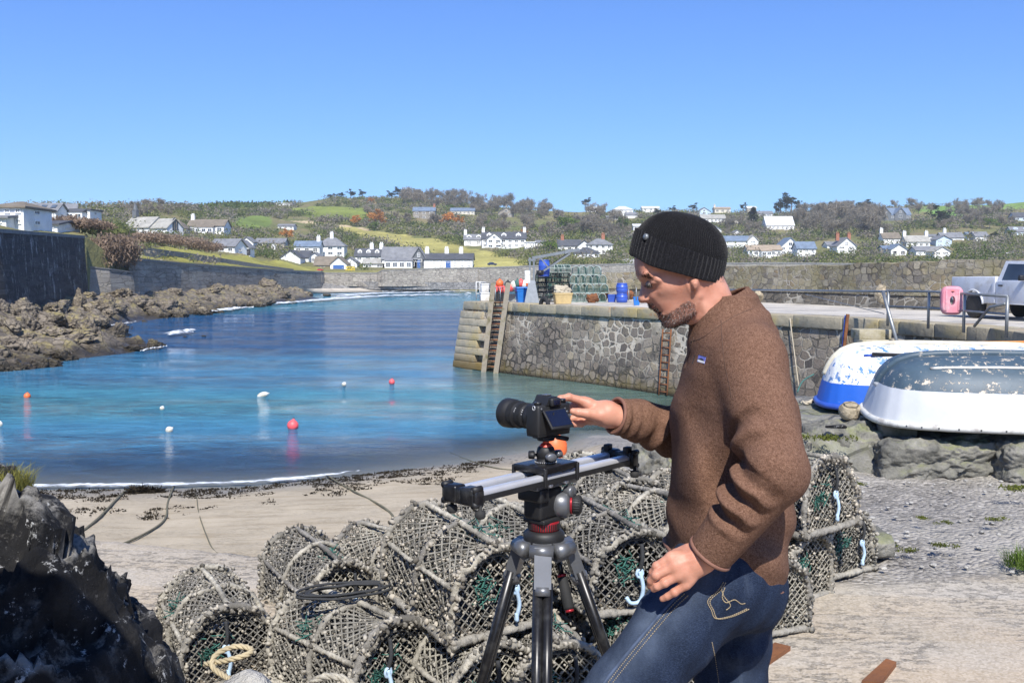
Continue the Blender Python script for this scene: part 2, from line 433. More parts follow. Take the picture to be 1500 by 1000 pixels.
def foam_strip(name,line,width,seed,z=.05,h=.05):
 """line: list of (x,y); a low hummocky ribbon of white water"""
 pts=smooth_path([(a,b,0)for a,b in line],30);n=len(pts);m=9;V=[];a_=[]
 s=0
 for i,p in enumerate(pts):
  t=(pts[min(i+1,n-1)]-pts[max(i-1,0)]).normalized();nn=Vector((-t.y,t.x,0))
  wj=width*(.55+.75*abs(float(vnoise(i*.13,seed))))*min(1,6*i/n,6*(n-1-i)/n+.02)
  for j in range(m):
   u=j/(m-1)-.5
   V.append(p+nn*(u*wj)+Vector((0,0,z+h*max(0,1-4*u*u)*(.6+.4*float(vnoise(i*.5,j*.9,seed))))))
   a_.append(1-abs(2*u))
 F=[(i*m+j,i*m+j+1,(i+1)*m+j+1,(i+1)*m+j)for i in range(n-1)for j in range(m-1)]
 return V,F,a_
def foam_mat():
 k=NT('sea_foam');co=k.coord('World')
 e=k.attr('edge').outputs['Fac']
 n=k.noise(k.coord('World',(.6,1.6,1)),1.9,8,.8)
 f=k.ramp(k.math('ADD',k.math('MULTIPLY',e,.42),n),[(.74,(0,0,0)),(.90,(1,1,1))])
 k.done((.82,.86,.88,1),.6,None,k.bump(k.noise(co,6,5,.7),.8,.08))
 tr=k.n('ShaderNodeBsdfTransparent');mx=k.n('ShaderNodeMixShader');k.l(f,mx.inputs[0]);k.l(tr.outputs[0],mx.inputs[1]);k.l(k.b.outputs[0],mx.inputs[2])
 k.l(mx.outputs[0],k.out.inputs['Surface']);return k.m
def add_foam(line,width,seed,label=None,z=.05,h=.05):
 V,F,a=foam_strip('foam',line,width,seed,z,h)
 me=mesh_np('foam',V,F,M['foam']);set_attr(me,'edge',a)
 return tag(link('foam',me),kind='stuff')
 # hillside: fan-shaped land beyond the shore
HPX=np.array([-700,-300,0,128,135,200,330,470,700,930,1100,1500,1900,2300])
H_D0=np.interp
def hill_params(px):
 d0=np.interp(px,[-700,0,125,160,200,330,470,700,930,1100,1500,2300],[62,64,92,97,104,142,212,220,220,217,208,206])
 y0=np.interp(px,[-700,0,125,160,200,330,470,700,930,1100,1500,2300],[330,335,346,372,378.5,390,398,394,389,391,388,388])
 d1=np.interp(px,[-700,0,150,330,480,620,800,1000,1300,1500,2300],[230,260,330,470,560,600,560,520,600,620,650])
 yc=np.interp(px,[-700,0,100,130,180,220,260,330,400,440,480,560,620,700,800,850,930,1060,1130,1200,1300,1400,1460,1500,1700,2300],[310,308,306,306,303,300,303,302,300,297,291,290,291,301,309,311,311,312,314,312,303,301,300,296,290,295])
 return d0,y0,d1,yc
GEXP=1.45
def hill_row_to_depth(px,row):
 d0,y0,d1,yc=hill_params(px)
 g=min(max((y0-row)/(y0-yc),0),1)
 t=1-(1-g)**(1/GEXP)
 return float(d0+(d1-d0)*t)
def hill_point(px,row):
 return P(px,row,hill_row_to_depth(px,row))
def in_poly(x,y,poly):
 inside=np.zeros(x.shape,bool);n=len(poly)
 for i in range(n):
  x1,y1=poly[i];x2,y2=poly[(i+1)%n]
  c=((y1>y)!=(y2>y))&(x<(x2-x1)*(y-y1)/(y2-y1+1e-12)+x1);inside^=c
 return inside
FIELDS=[([(424,306),(470,302),(540,304),(541,318),(535,326),(500,322),(452,318)],(.19,.23,.055)),([(470,326),(530,335),(560,340),(640,352),(690,364),(780,384),(760,394),(690,392),(640,378),(600,366),(540,352),(490,338)],(.36,.33,.115)),([(408,322),(470,326),(540,334),(545,338),(500,332),(450,327)],(.52,.42,.27)),([(300,301),(370,300),(385,304),(360,309),(310,308)],(.28,.29,.10)),([(1368,303),(1410,300),(1412,318),(1380,322),(1362,312)],(.15,.26,.06)),([(1392,299),(1500,296),(1600,300),(1500,308),(1420,310)],(.17,.26,.07)),([(1340,306),(1362,304),(1366,312),(1345,312)],(.17,.26,.07)),([(328,322),(350,318),(395,316),(400,326),(370,340),(335,338)],(.16,.22,.06)),([(150,352),(200,361),(280,368),(400,383),(470,392),(470,398),(330,389),(200,377)],(.27,.26,.075)),]
def build_hill():
 pxs=np.concatenate([np.linspace(-700,-40,34),np.linspace(-30,1530,520),np.linspace(1545,2300,50)])
 ts=np.concatenate([np.linspace(0,1,150)])
 PX,T=np.meshgrid(pxs,ts)
 d0,y0,d1,yc=hill_params(PX)
 D=d0+(d1-d0)*T;row=y0+(yc-y0)*(1-(1-T)**GEXP)
 xc=(PX-750)/FPX;ycm=(500-row)/FPX
 dy=CP-ycm*SP;dz=SP+ycm*CP;tt=D/dy
 X=xc*tt;Y=D;Z=CAMZ+dz*tt
 col=np.zeros(X.shape+(3,))
 n=fbm(X*.03,Y*.03,o=5);n2=fbm(X*.15,Y*.15,o=3)
 base=np.array((.21,.20,.09));dark=np.array((.13,.15,.06));tan=np.array((.23,.185,.11))
 t1=np.clip(n*.9+.5,0,1)[...,None];col=dark*(1-t1)+base*t1
 t2=np.clip(n2*.8+.1,0,1)[...,None];col=col*(1-t2)+tan*t2
 fieldm=np.zeros(X.shape)
 jx=PX+n2*3;jy=row+n2*.9
 for poly,c in FIELDS:
  m=in_poly(jx,jy,poly);v=(1+.22*n2+.15*n)[...,None]
  col=np.where(m[...,None],np.array(c)*v,col);fieldm=np.where(m,1,fieldm)
 Z=Z+np.clip(T*12,0,1)*np.clip((1-T)*20,0,1)*n2*.6
 ext=[]
 for q,(dd,drop)in enumerate(((20,1.0),(120,6),(300,20))):
  s=(D[-1]+dd)/D[-1]
  ext.append(np.stack([X[-1]*s,Y[-1]+dd,Z[-1]-drop],-1))
 V=np.stack([X,Y,Z],-1);V=np.concatenate([V]+[e[None]for e in ext],0)
 sk=V[0].copy();sk[:,2]=-1.0;V=np.concatenate([sk[None],V],0)
 C=np.concatenate([col[:1],col]+[col[-1:]]*3,0);ny,nx=V.shape[:2]
 idx=np.arange(nx*ny).reshape(ny,nx)
 F=np.stack([idx[:-1,:-1],idx[:-1,1:],idx[1:,1:],idx[1:,:-1]],-1).reshape(-1,4)
 me=mesh_np('hillside',V.reshape(-1,3),F,M['hill']);set_attr(me,'cover',C.reshape(-1,3),'FLOAT_COLOR')
 return tag(link('hillside',me),kind='structure')
def hill_mat():
 k=NT('hill_cover');co=k.coord('World');c=k.attr('cover').outputs['Color']
 n=k.noise(co,.6,6,.7);c=k.mix(.7,c,k.ramp(n,[(.3,(.62,.62,.6)),(.7,(1.3,1.28,1.2))]),'MULTIPLY')
 return k.done(c,.95,None,k.bump(n,.8,.5),.1)
M['ground']=ground_mat();M['water']=water_mat();M['foam']=foam_mat();M['hill']=hill_mat()
ground=build_ground();sea=build_water();hill=build_hill()
wl=[(x,float(waterline(x))+.12)for x in(-30,-18,-12,-9,-7.5,-6,-4.5,-3,-1.5,0.5,2.5)]
add_foam(wl[2:8],.85,3,z=.05,h=.04)
for pts,wd,sd in(([(490,436),(540,432),(600,430),(660,428),(720,427)],9.0,5),([(560,428),(640,426.5),(720,425.5),(800,425)],9,8),([(380,449),(410,446),(450,443),(490,439),(540,435)],5.5,11),([(300,460),(330,457),(352,454)],2.4,12),([(160,491),(172,489),(180,487)],.9,13),([(246,494),(262,491),(284,489)],1.5,14),([(205,519),(225,514),(245,511)],.5,15),([(250,493),(265,490),(280,488)],2.6,21),([(310,458),(335,455),(350,454),(372,453)],3.2,22),([(440,444),(500,439),(580,434),(690,431)],8,23),([(470,434),(560,430.5),(700,428.5)],8,24),([(520,437),(600,434.5),(690,433.5)],5,25),([(150,482),(170,478),(200,474)],.8,16)):
 add_foam([tuple(G(a,b,0)[:2])for a,b in pts],wd,sd,z=.10,h=.28 if wd>2 else.14)
 # rocks
def ico(sub):
 bm=bmesh.new();bmesh.ops.create_icosphere(bm,subdivisions=sub,radius=1.0)
 V=np.array([v.co[:]for v in bm.verts]);F=np.array([[v.index for v in f.verts]for f in bm.faces]);bm.free();return V,F
def rock_geo(seed,size=(1,1,1),sub=4,cuts=14,rough=.10,cutmin=.55,cutmax=.95):
 r=np.random.default_rng(seed);V,F=ico(sub);V=V.copy()
 for _ in range(cuts):
  n=r.normal(size=3);n/=np.linalg.norm(n);c=r.uniform(cutmin,cutmax)
  d=V@n;m=d>c;V[m]-=(d[m]-c)[:,None]*n*.96
 o=r.uniform(0,99)
 nrm=V/np.linalg.norm(V,axis=1)[:,None]
 f1=fbm(V[:,0]*1.7+o,V[:,1]*1.7,V[:,2]*1.7,3);f2=1-np.abs(fbm(V[:,0]*4+o,V[:,1]*4+5,V[:,2]*4,4));f3=fbm(V[:,0]*13+o,V[:,1]*13,V[:,2]*13,3)
 V+=nrm*(rough*f1+rough*.8*(f2-.6)+rough*.42*f3)[:,None]
 return V*np.array(size),F
def rock_mat(name,dark,mid,light,lichen=None,lich_amt=.6,scale=1.0,wet=False,white=None,cracks=.55):
 k=NT(name);co=k.coord('Object',(scale,)*3)if not wet else k.coord('World',(scale,)*3)
 n=k.noise(co,2.2,8,.72,.4)
 c=k.ramp(n,[(.28,dark),(.5,mid),(.72,light)])
 n2=k.noise(co,11,6,.75);c=k.mix(.6,c,k.ramp(n2,[(.3,(.55,.55,.56)),(.7,(1.4,1.36,1.3))]),'MULTIPLY')
 v=k.voro(k.coord('World' if wet else 'Object',(scale,scale,scale*1.5),(.4,.3,.2)),2.6,'DISTANCE_TO_EDGE')
 crack=k.ramp(v.outputs['Distance'],[(0,(0,0,0)),(.06,(1,1,1))])
 c=k.mix(k.math('MULTIPLY',k.math('SUBTRACT',1,crack),cracks),c,dark)
 if lichen:
  geo=k.n('ShaderNodeNewGeometry');nz=k.sep(geo.outputs['Normal'])[2]
  f=k.math('MULTIPLY',k.ramp(k.noise(co,1.6,7,.75),[(.5,(0,0,0)),(.6,(1,1,1))]),k.rng(nz,.25,.8))
  c=k.mix(k.math('MULTIPLY',f,lich_amt,clamp=True),c,lichen)
 if white:
  f=k.ramp(k.noise(co,5.5,8,.8),[(.58,(0,0,0)),(.63,(1,1,1))]);c=k.mix(k.math('MULTIPLY',f,.75),c,white)
 rough=.85
 if wet:
  z=k.sep(k.coord('World'))[2];f=k.rng(k.math('ADD',z,k.math('MULTIPLY',k.noise(co,1.2,4),-.6)),.45,-.05)
  c=k.mix(k.math('MULTIPLY',f,.85),c,(.028,.022,.012));rough=k.rng(f,0,1,.9,.35)
 h=k.math('ADD',k.math('MULTIPLY',n2,.5),k.math('ADD',k.math('MULTIPLY',k.noise(co,30,4,.7),.25),k.math('MULTIPLY',crack,cracks)))
 return k.done(c,rough,None,k.bump(h,.9,.06/scale),.3)
M['shore_rock']=rock_mat('shore_rock',(.045,.04,.034),(.17,.145,.115),(.34,.295,.235),(.36,.30,.10),.55,.8,True)
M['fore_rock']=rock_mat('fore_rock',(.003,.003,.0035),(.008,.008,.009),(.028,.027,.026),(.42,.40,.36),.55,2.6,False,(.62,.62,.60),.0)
M['block_rock']=rock_mat('block_rock',(.07,.07,.062),(.19,.185,.16),(.34,.325,.285),(.23,.25,.08),.5,1.3,cracks=.12)
M['pale_rock']=rock_mat('pale_rock',(.25,.24,.22),(.42,.41,.38),(.58,.56,.53),None,0,.4,cracks=.1)
SHORE_PX=[(-260,575),(-120,556),(0,540),(60,534),(130,524),(190,516),(226,510),(205,503),(160,497),(146,489),(168,478),(212,470),(260,463),(310,456),(350,450),(382,448),(404,444),(440,441),(470,437),(440,434),(430,431),(480,428)]
def seg_dist(X,Y,pts,closed=True):
 d=np.full(X.shape,1e9);n=len(pts)
 for i in range(n if closed else n-1):
  (x1,y1),(x2,y2)=pts[i],pts[(i+1)%n]
  dx,dy=x2-x1,y2-y1;t=np.clip(((X-x1)*dx+(Y-y1)*dy)/(dx*dx+dy*dy+1e-12),0,1)
  d=np.minimum(d,np.hypot(X-x1-t*dx,Y-y1-t*dy))
 return d
SHORE=[tuple(G(a,b,0)[:2])for a,b in SHORE_PX]
LAND=SHORE+[(-42,225),(-60,225),(-75,120),(-75,30)]
def shore_height(X,Y):
 ins=in_poly(X,Y,LAND);d=seg_dist(X,Y,SHORE,False)*np.where(ins,1,-1)
 base=np.where(d>0,np.minimum(d*.30,1.3+d*.07),d*.45)
 base=np.minimum(base,np.interp(Y,[40,70,120,200],[2.6,3.2,2.9,2.2]))
 n=fbm(X*.16,Y*.12,o=4);rid=1-np.abs(fbm(X*.45+3,Y*.35,o=4))
 step=np.floor((n*2.2+5)*1.6)/1.6-5
 amp=np.clip(d/1.0,0,1)*np.interp(Y,[30,60,110,200],[1,1,.75,.35])
 z=base+amp*(.38*step*.5+.55*(rid-.55)+.42*fbm(X*1.3,Y*1.1,o=5)+.25*(.6-np.abs(fbm(X*2.2,Y*1.7,o=3))))
 return np.where(d>.3,np.maximum(z,.06),z)
def build_rocky_shore():
 xs=np.arange(-62,-9,.33);ys=np.concatenate([np.arange(32,75,.33),np.arange(75.5,226,.9)])
 X,Y=np.meshgrid(xs,ys);Z=np.maximum(shore_height(X,Y),-1.5)
 nx,ny=len(xs),len(ys);idx=np.arange(nx*ny).reshape(ny,nx)
 keep=(np.maximum.reduce([Z[:-1,:-1],Z[1:,1:],Z[1:,:-1],Z[:-1,1:]])>-1.2).ravel()
 F=np.stack([idx[:-1,:-1],idx[:-1,1:],idx[1:,1:],idx[1:,:-1]],-1).reshape(-1,4)[keep]
 me=mesh_np('rocky_shore',np.stack([X,Y,Z],-1).reshape(-1,3),F,M['shore_rock'],smooth=False)
 return tag(link('rocky_shore',me),kind='structure')
build_rocky_shore()
bm_var=[mesh_np('boulder',*rock_geo(100+i,(1,.85,.62),5,26,.22,.42,.9),mats=M['shore_rock'],smooth=False)for i in range(7)]
r_=random.Random(3)
big=[(113,452,32,46,'tall pale boulder standing at the foot of the dark wall end'),(158,446,26,24,'rounded dark boulder just right of the tallest boulder under the wall'),(206,428,34,15,'yellow lichen topped boulder below the second sea wall'),(70,474,55,26,'broad grey boulder with lichen streaks in the shadow of the tall wall'),(130,458,30,18,'blocky boulder in front of the tallest boulder'),(152,455,20,20,'dark angular boulder between two paler ones on the shore'),(296,462,38,20,'pale rounded boulder at the edge of the breaking water'),(344,452,40,18,'cracked pale brown rock on the point where waves break'),(376,450,26,14,'blunt pale rock at the seaward tip of the point'),(225,462,40,14,'tan rock slab lying above the inlet'),(95,492,44,16,'tilted pale slab halfway down the near rocks'),(35,500,50,20,'lichen spotted rock at the left edge of the shore'),(60,522,60,16,'low weed edged rock nearest the water on the left'),(185,514,60,12,'low brown reef rock running out into the water'),(270,494,12,3,'small wet rock awash beside the white splash'),(298,493,9,2.5,'tiny wet rock awash just beyond the white splash'),(427,444,22,9,'dark wet rock among the breakers'),(478,434,16,6,'brown rock standing alone on the far beach'),(255,432,34,14,'dark rock bank under the middle of the second sea wall'),(310,428,30,12,'dark ledge rock below the bend of the second sea wall')]
for i,(px,py,wp,hp,lab)in enumerate(big):
 Ys=np.arange(37,205,.4);d_=ray(px,py);Xs=Ys*d_.x/d_.y;Zs=CAMZ+Ys*d_.z/d_.y;hit=np.argmax(Zs<=np.maximum(shore_height(Xs,Ys),0));g=Vector((Xs[hit],Ys[hit],Zs[hit]));z=max(g.z,0)
 o=link('boulder',bm_var[i%7]);wd=wp/FPX*g.y;hh=hp/FPX*g.y
 o.location=(g.x,g.y+wd*.25,z+hh*.18);o.scale=(wd*.52,wd*.42,hh/.62*.62);o.rotation_euler=(0,0,r_.uniform(0,6))
 o.rotation_euler=(r_.uniform(-.15,.15),r_.uniform(-.2,.2),r_.choice([0,math.pi,.2,-.2]))
 tag(o,lab,'boulder','boulders along the rocky shore')
for i in range(210):
 for _ in range(50):
  px=r_.uniform(-20,470);t=r_.random()
  py=np.interp(px,[0,125,190,300,470],[462,440,420,420,414])*(1-t)+t*np.interp(px,[0,130,230,300,380,480],[536,520,470,456,446,430])
  g=G(px,py,.8);z=float(shore_height(np.array([g.x]),np.array([g.y]))[0])
  if z>.25:break
 if z<=.25:continue
 g=G(px,py,z);z=float(shore_height(np.array([g.x]),np.array([g.y]))[0])
 o=link('boulder',bm_var[r_.randrange(7)]);s=r_.uniform(.35,1.25)**1.2*(1.1 if g.y<80 else 1.7)
 o.location=(g.x,g.y,z+s*.08);o.scale=(s*r_.uniform(.8,1.5),s*r_.uniform(.7,1.1),s*r_.uniform(.7,1.15))
 o.rotation_euler=(r_.uniform(-.3,.3),r_.uniform(-.3,.3),r_.uniform(0,6.3))
 tag(o,'one of the many loose weathered rocks scattered over the rocky shore','rock','loose rocks on the shore')
 # masonry
def masonry(name,stones,mortar,scale=2.2,mortar_w=.06,stretch=(1,1,1.25),streak=None,stain=None,bumpd=.05,coord='World',lich=None,lichz=None,rot=0.0,weedz=None,mz=None):
 k=NT(name);c_r=k.coord(coord,(1,1,1),(0,0,rot));mp=k.n('ShaderNodeMapping');k.l(c_r,mp.inputs[0]);mp.inputs['Scale'].default_value=(stretch[0],.25,stretch[2]);co0=mp.outputs[0]
 wn=k.n('ShaderNodeTexNoise');k.l(co0,wn.inputs['Vector']);wn.inputs['Scale'].default_value=scale*1.3;wn.inputs['Detail'].default_value=3
 ad=k.n('ShaderNodeVectorMath');ad.operation='MULTIPLY_ADD';k.l(wn.outputs['Color'],ad.inputs[0]);ad.inputs[1].default_value=(.30/scale,)*3;k.l(co0,ad.inputs[2])
 co=ad.outputs[0]
 v=k.voro(co,scale,'F1',.8);v.distance='MINKOWSKI';v.inputs['Exponent'].default_value=3.2
 e2=k.voro(co,scale,'F2',.8);e2.distance='MINKOWSKI';e2.inputs['Exponent'].default_value=3.2
 ed=k.math('SUBTRACT',e2.outputs['Distance'],v.outputs['Distance'])
 rnd=k.sep(v.outputs['Color'])[0]
 c=k.ramp(rnd,[(i/max(1,len(stones)-1),s)for i,s in enumerate(stones)])
 n=k.noise(co0,scale*5,6,.7);c=k.mix(.65,c,k.ramp(n,[(.3,(.6,.6,.6)),(.7,(1.35,1.33,1.3))]),'MULTIPLY')
 rag=k.math('ADD',k.math('MULTIPLY',ed,.6),k.math('MULTIPLY',k.math('SUBTRACT',k.noise(co0,scale*3.5,4,.7),.5),.09))
 em=k.ramp(rag,[(mortar_w*.55,(0,0,0)),(mortar_w,(1,1,1))])
 pres=k.ramp(k.noise(co0,.55,4,.6),[(.36,(.15,.15,.15)),(.56,(1,1,1))])
 if mz:pres=k.math('MULTIPLY',pres,k.rng(k.math('ADD',k.sep(k.coord('World'))[2],k.math('MULTIPLY',k.noise(co0,.8,3),.8)),mz[0],mz[1],.25,1))
 mf=k.math('MULTIPLY',k.math('SUBTRACT',1,em),pres)
 mc=k.mix(k.noise(co0,7,4),mortar,tuple(x*.6 for x in mortar[:3]))
 c=k.mix(mf,c,mc)
 c=k.mix(k.math('MULTIPLY',k.math('SUBTRACT',1,em),k.math('SUBTRACT',1,pres)),c,(.05,.047,.042))
 w=k.coord('World');z=k.sep(w)[2]
 if streak:
  sn=k.noise(k.coord('World',(1.1,1.1,.6)),1.0,10,.82);f=k.ramp(sn,[(.55,(0,0,0)),(.61,(1,1,1))]);c=k.mix(k.math('MULTIPLY',f,streak[1]),c,streak[0])
 if stain:
  f=k.ramp(k.noise(w,.25,5,.7),[(.45,(0,0,0)),(.62,(1,1,1))]);c=k.mix(k.math('MULTIPLY',f,stain[1]),c,stain[0])
 if lich:
  f=k.math('MULTIPLY',k.ramp(k.noise(w,.9,6,.75),[(.45,(0,0,0)),(.6,(1,1,1))]),k.rng(z,lichz[0],lichz[1])if lichz else 1.0);c=k.mix(k.math('MULTIPLY',f,.65),c,lich)
 if weedz is not None:
  sn=k.noise(k.coord('World',(2.2,2.2,.35)),1.0,4,.7)
  f=k.rng(k.math('ADD',z,k.math('MULTIPLY',k.math('SUBTRACT',sn,.5),-1.6)),weedz,weedz-.5)
  c=k.mix(k.math('MULTIPLY',f,.7),c,(.15,.115,.035))
  c=k.mix(k.rng(z,.16,.02),c,(.035,.03,.02))
 h=k.math('ADD',k.math('MULTIPLY',em,1.0),k.math('MULTIPLY',n,.5))
 return k.done(c,.9,None,k.bump(h,.9,bumpd),.25)
def wall_mesh(line,z0s,z1s,th,batter=0.0,nseg=1):
 """line [(x,y)] seen from the right of travel (normal = right-hand side); closed solid wall"""
 n=len(line);mb=MB();L=[]
 for i,(x,y)in enumerate(line):
  a=Vector(line[max(i-1,0)]);b=Vector(line[min(i+1,n-1)]);t=(b-a).normalized();nn=Vector((t.y,-t.x))
  p=Vector((x,y));
  f0=p+nn*batter;bk=p-nn*th
  L.append(((f0.x,f0.y,z0s[i]),(x,y,z1s[i]),(bk.x,bk.y,z1s[i]),(bk.x,bk.y,z0s[i])))
 vs=[v for r in L for v in r];fs=[]
 for i in range(n-1):
  for j in range(4):
   j2=(j+1)%4;fs.append((i*4+j,(i+1)*4+j,(i+1)*4+j2,i*4+j2))
 fs.append((0,1,2,3));fs.append(tuple((n-1)*4+j for j in(3,2,1,0)));mb.add(vs,fs)
 return mb
grey=(.16,.155,.15)
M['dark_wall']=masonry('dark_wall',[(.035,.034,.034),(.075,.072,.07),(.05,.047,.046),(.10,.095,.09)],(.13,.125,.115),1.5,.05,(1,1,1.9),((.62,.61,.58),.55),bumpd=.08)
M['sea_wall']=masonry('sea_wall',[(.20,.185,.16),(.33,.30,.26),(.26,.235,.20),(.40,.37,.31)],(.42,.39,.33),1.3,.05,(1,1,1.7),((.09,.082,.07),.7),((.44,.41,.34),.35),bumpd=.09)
M['coping']=simple('coping_stone',(.22,.21,.19),.9,.3,2.5,bump=.02)
def at(px,row,d):p=P(px,row,d);return(p.x,p.y),p.z
def make_wall(name,pts,base_z,th,mat,label,batter=.35,cop=.25):
 """pts: (px,row of top,depth)"""
 line=[];zt=[]
 for px,row,d in pts:
  xy,z=at(px,row,d);line.append(xy);zt.append(z)
 root=empty(name,(line[0][0],line[0][1],0),0,label,'wall')
 inv=Vector((-line[0][0],-line[0][1],0))
 mb=wall_mesh(line,[base_z]*len(line)if not isinstance(base_z,list)else base_z,[z-cop for z in zt],th,batter)
 o=mb.build('masonry',mat,root);o.location=inv
 mb=MB();n=len(line);L=[]
 for i,(x,y)in enumerate(line):
  a=Vector(line[max(i-1,0)]);b=Vector(line[min(i+1,n-1)]);t=(b-a).normalized();nn=Vector((t.y,-t.x));p=Vector((x,y))
  f=p+nn*.07;bk=p-nn*(th+.05);L+=[(f.x,f.y,zt[i]-cop+.002),(f.x,f.y,zt[i]),(bk.x,bk.y,zt[i]),(bk.x,bk.y,zt[i]-cop+.002)]
 fs=[]
 for i in range(n-1):
  for j in range(4):fs.append((i*4+j,(i+1)*4+j,(i+1)*4+(j+1)%4,i*4+(j+1)%4))
 fs+=[(0,1,2,3),tuple((n-1)*4+j for j in(3,2,1,0))];mb.add(L,fs)
 o=mb.build('coping',M['coping'],root);o.location=inv
 return root
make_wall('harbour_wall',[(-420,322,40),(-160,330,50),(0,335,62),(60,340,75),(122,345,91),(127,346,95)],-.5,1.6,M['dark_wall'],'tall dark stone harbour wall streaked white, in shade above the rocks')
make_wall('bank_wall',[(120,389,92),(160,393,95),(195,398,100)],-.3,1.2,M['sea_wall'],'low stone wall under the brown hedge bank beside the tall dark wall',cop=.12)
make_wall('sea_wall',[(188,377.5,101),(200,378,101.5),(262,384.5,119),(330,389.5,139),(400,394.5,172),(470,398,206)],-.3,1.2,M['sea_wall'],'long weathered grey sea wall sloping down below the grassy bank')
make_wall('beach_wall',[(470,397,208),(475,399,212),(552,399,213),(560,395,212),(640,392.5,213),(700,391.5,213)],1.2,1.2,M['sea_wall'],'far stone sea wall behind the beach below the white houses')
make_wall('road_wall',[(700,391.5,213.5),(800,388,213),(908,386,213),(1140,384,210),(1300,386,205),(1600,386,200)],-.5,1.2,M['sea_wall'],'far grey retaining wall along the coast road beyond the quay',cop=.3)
def strip(name,rows,mat):
 mb=MB();k=40;R_=[]
 for pts in rows:
  q=[]
  xs=np.linspace(pts[0][0],pts[-1][0],k)
  for x in xs:
   y=np.interp(x,[p[0]for p in pts],[p[1]for p in pts]);z=np.interp(x,[p[0]for p in pts],[p[2]for p in pts])
   g=G(x,y,z);q.append((g.x,g.y,g.z))
  R_.append(q)
 mb.grid(R_);return tag(mb.build(name,mat),kind='structure')
strip('far_beach',[[(425,432,-.2),(560,428.6,-.2),(700,426,-.2),(960,424,-.2)],[(425,430,.1),(560,427,.1),(700,424.5,.1),(960,422.6,.1)],[(425,423,1.05),(560,421.5,.75),(700,419,1.0),(960,418,1.0)]],simple('far_sand',(.50,.44,.35),.9,.2,.4,coord='Object'))
k=60
shing=[]
for t,zz in((0,.55),(.3,1.35),(.6,1.7),(1,2.3)):
 q=[]
 for x in np.linspace(395,960,160):
  y=np.interp(x,[395,470,560,640,700,960],[426,424.5,422.2,420.5,419.5,418.5]);z=zz+(.45*abs(float(fbm(x*.12,t*7,o=3)))if 0<t<1 else 0)
  g0=G(x,y,.6);xx,yy=g0.x,min(g0.y+t*22,212.5);q.append((xx,yy,z*(.55+.45*float(np.interp(x,[395,500,600,960],[.8,1,.8,.7])))))
 shing.append(q)
mb=MB();mb.grid(shing);tag(mb.build('shingle_bank',rock_mat('shingle',(.10,.10,.10),(.24,.235,.225),(.38,.37,.35),None,0,.35)),kind='structure')
# houses
def wallpaint(name,c,v=.08):return simple(name,c,.85,v,.7,dirt=tuple(x*.8 for x in c[:3]),dirtscale=.5)
M['w_white']=wallpaint('white_render',(.86,.86,.84));M['w_cream']=wallpaint('cream_render',(.66,.61,.50));M['w_blue']=wallpaint('pale_blue_render',(.55,.66,.76))
M['w_stone']=masonry('cottage_stone',[(.20,.18,.15),(.33,.30,.25),(.26,.24,.20)],(.42,.39,.33),1.6,.06,bumpd=.03)
M['w_slate']=simple('slate_hung',(.13,.14,.15),.7,.2,1.5)
def roofmat(name,c):
 k=NT(name);co=k.coord('Object');n=k.noise(co,.9,6,.7);s=k.sep(co)
 cc=k.ramp(n,[(.3,tuple(x*.7 for x in c)),(.7,tuple(x*1.25 for x in c))])
 line=k.math('FRACT',k.math('MULTIPLY',s[2],3.2));lm=k.ramp(line,[(0,(.7,.7,.7)),(.18,(1,1,1))]);cc=k.mix(.7,cc,lm,'MULTIPLY')
 return k.done(cc,.75,None,k.bump(n,.4,.03),.3)
M['r_grey']=roofmat('grey_slate',(.20,.205,.215));M['r_dark']=roofmat('dark_slate',(.085,.09,.10));M['r_brown']=roofmat('brown_tile',(.20,.17,.13));M['r_blue']=roofmat('blue_slate',(.16,.21,.28));M['r_pale']=roofmat('pale_scantle',(.36,.35,.31));M['r_tan']=roofmat('tan_tile',(.36,.29,.21));M['r_white']=roofmat('white_sheet',(.62,.63,.63))
M['brick']=simple('chimney_brick',(.36,.15,.09),.9,.25,3);M['frame_white']=simple('white_joinery',(.8,.8,.78),.5,.05,3)
def glass_mat():
 k=NT('window_glass');co=k.coord('World');n=k.noise(co,.4,2)
 return k.done(k.ramp(n,[(.4,(.03,.04,.055)),(.65,(.10,.13,.17))]),.08,0,None,.6)
M['glass']=glass_mat();M['door_blue']=simple('blue_door',(.05,.13,.36),.5,.1,2);M['door_dark']=simple('dark_door',(.03,.03,.035),.6,.1,2);M['door_white']=simple('white_door',(.7,.7,.68),.5,.05,2);M['door_tan']=simple('tan_door',(.45,.32,.16),.6,.1,2);M['door_red']=simple('red_door',(.45,.05,.05),.5,.1,2)
_win={};RECTS=[(178,262,318,352)]
def win_mesh(w,h):
 key=(round(w,1),round(h,1))
 if key not in _win:
  fb=MB();t=.09
  for a,b in(((0,0,h/2-t/2),(w,.12,t)),((0,0,-h/2+t/2),(w,.14,t))):fb.box(a,b)
  for sx in(-1,1):fb.box((sx*(w/2-t/2),0,0),(t,.12,h-2*t))
  fb.box((0,.01,0),(t*.7,.08,h-2*t))
  if h>.9:fb.box((0,.012,0),(w-2*t,.075,t*.6))
  g=MB();g.box((0,.035,0),(w-t,.03,h-t))
  _win[key]=(fb.mesh('window_frame',M['frame_white']),g.mesh('window_pane',M['glass']))
 return _win[key]
def put_window(root,x,y,z,w,h,rz=0):
 f,g=win_mesh(w,h)
 o=link('window',g,root);o.location=(x,y,z);o.rotation_euler=(0,0,rz)
 o2=link('frame',f,o)
 return o
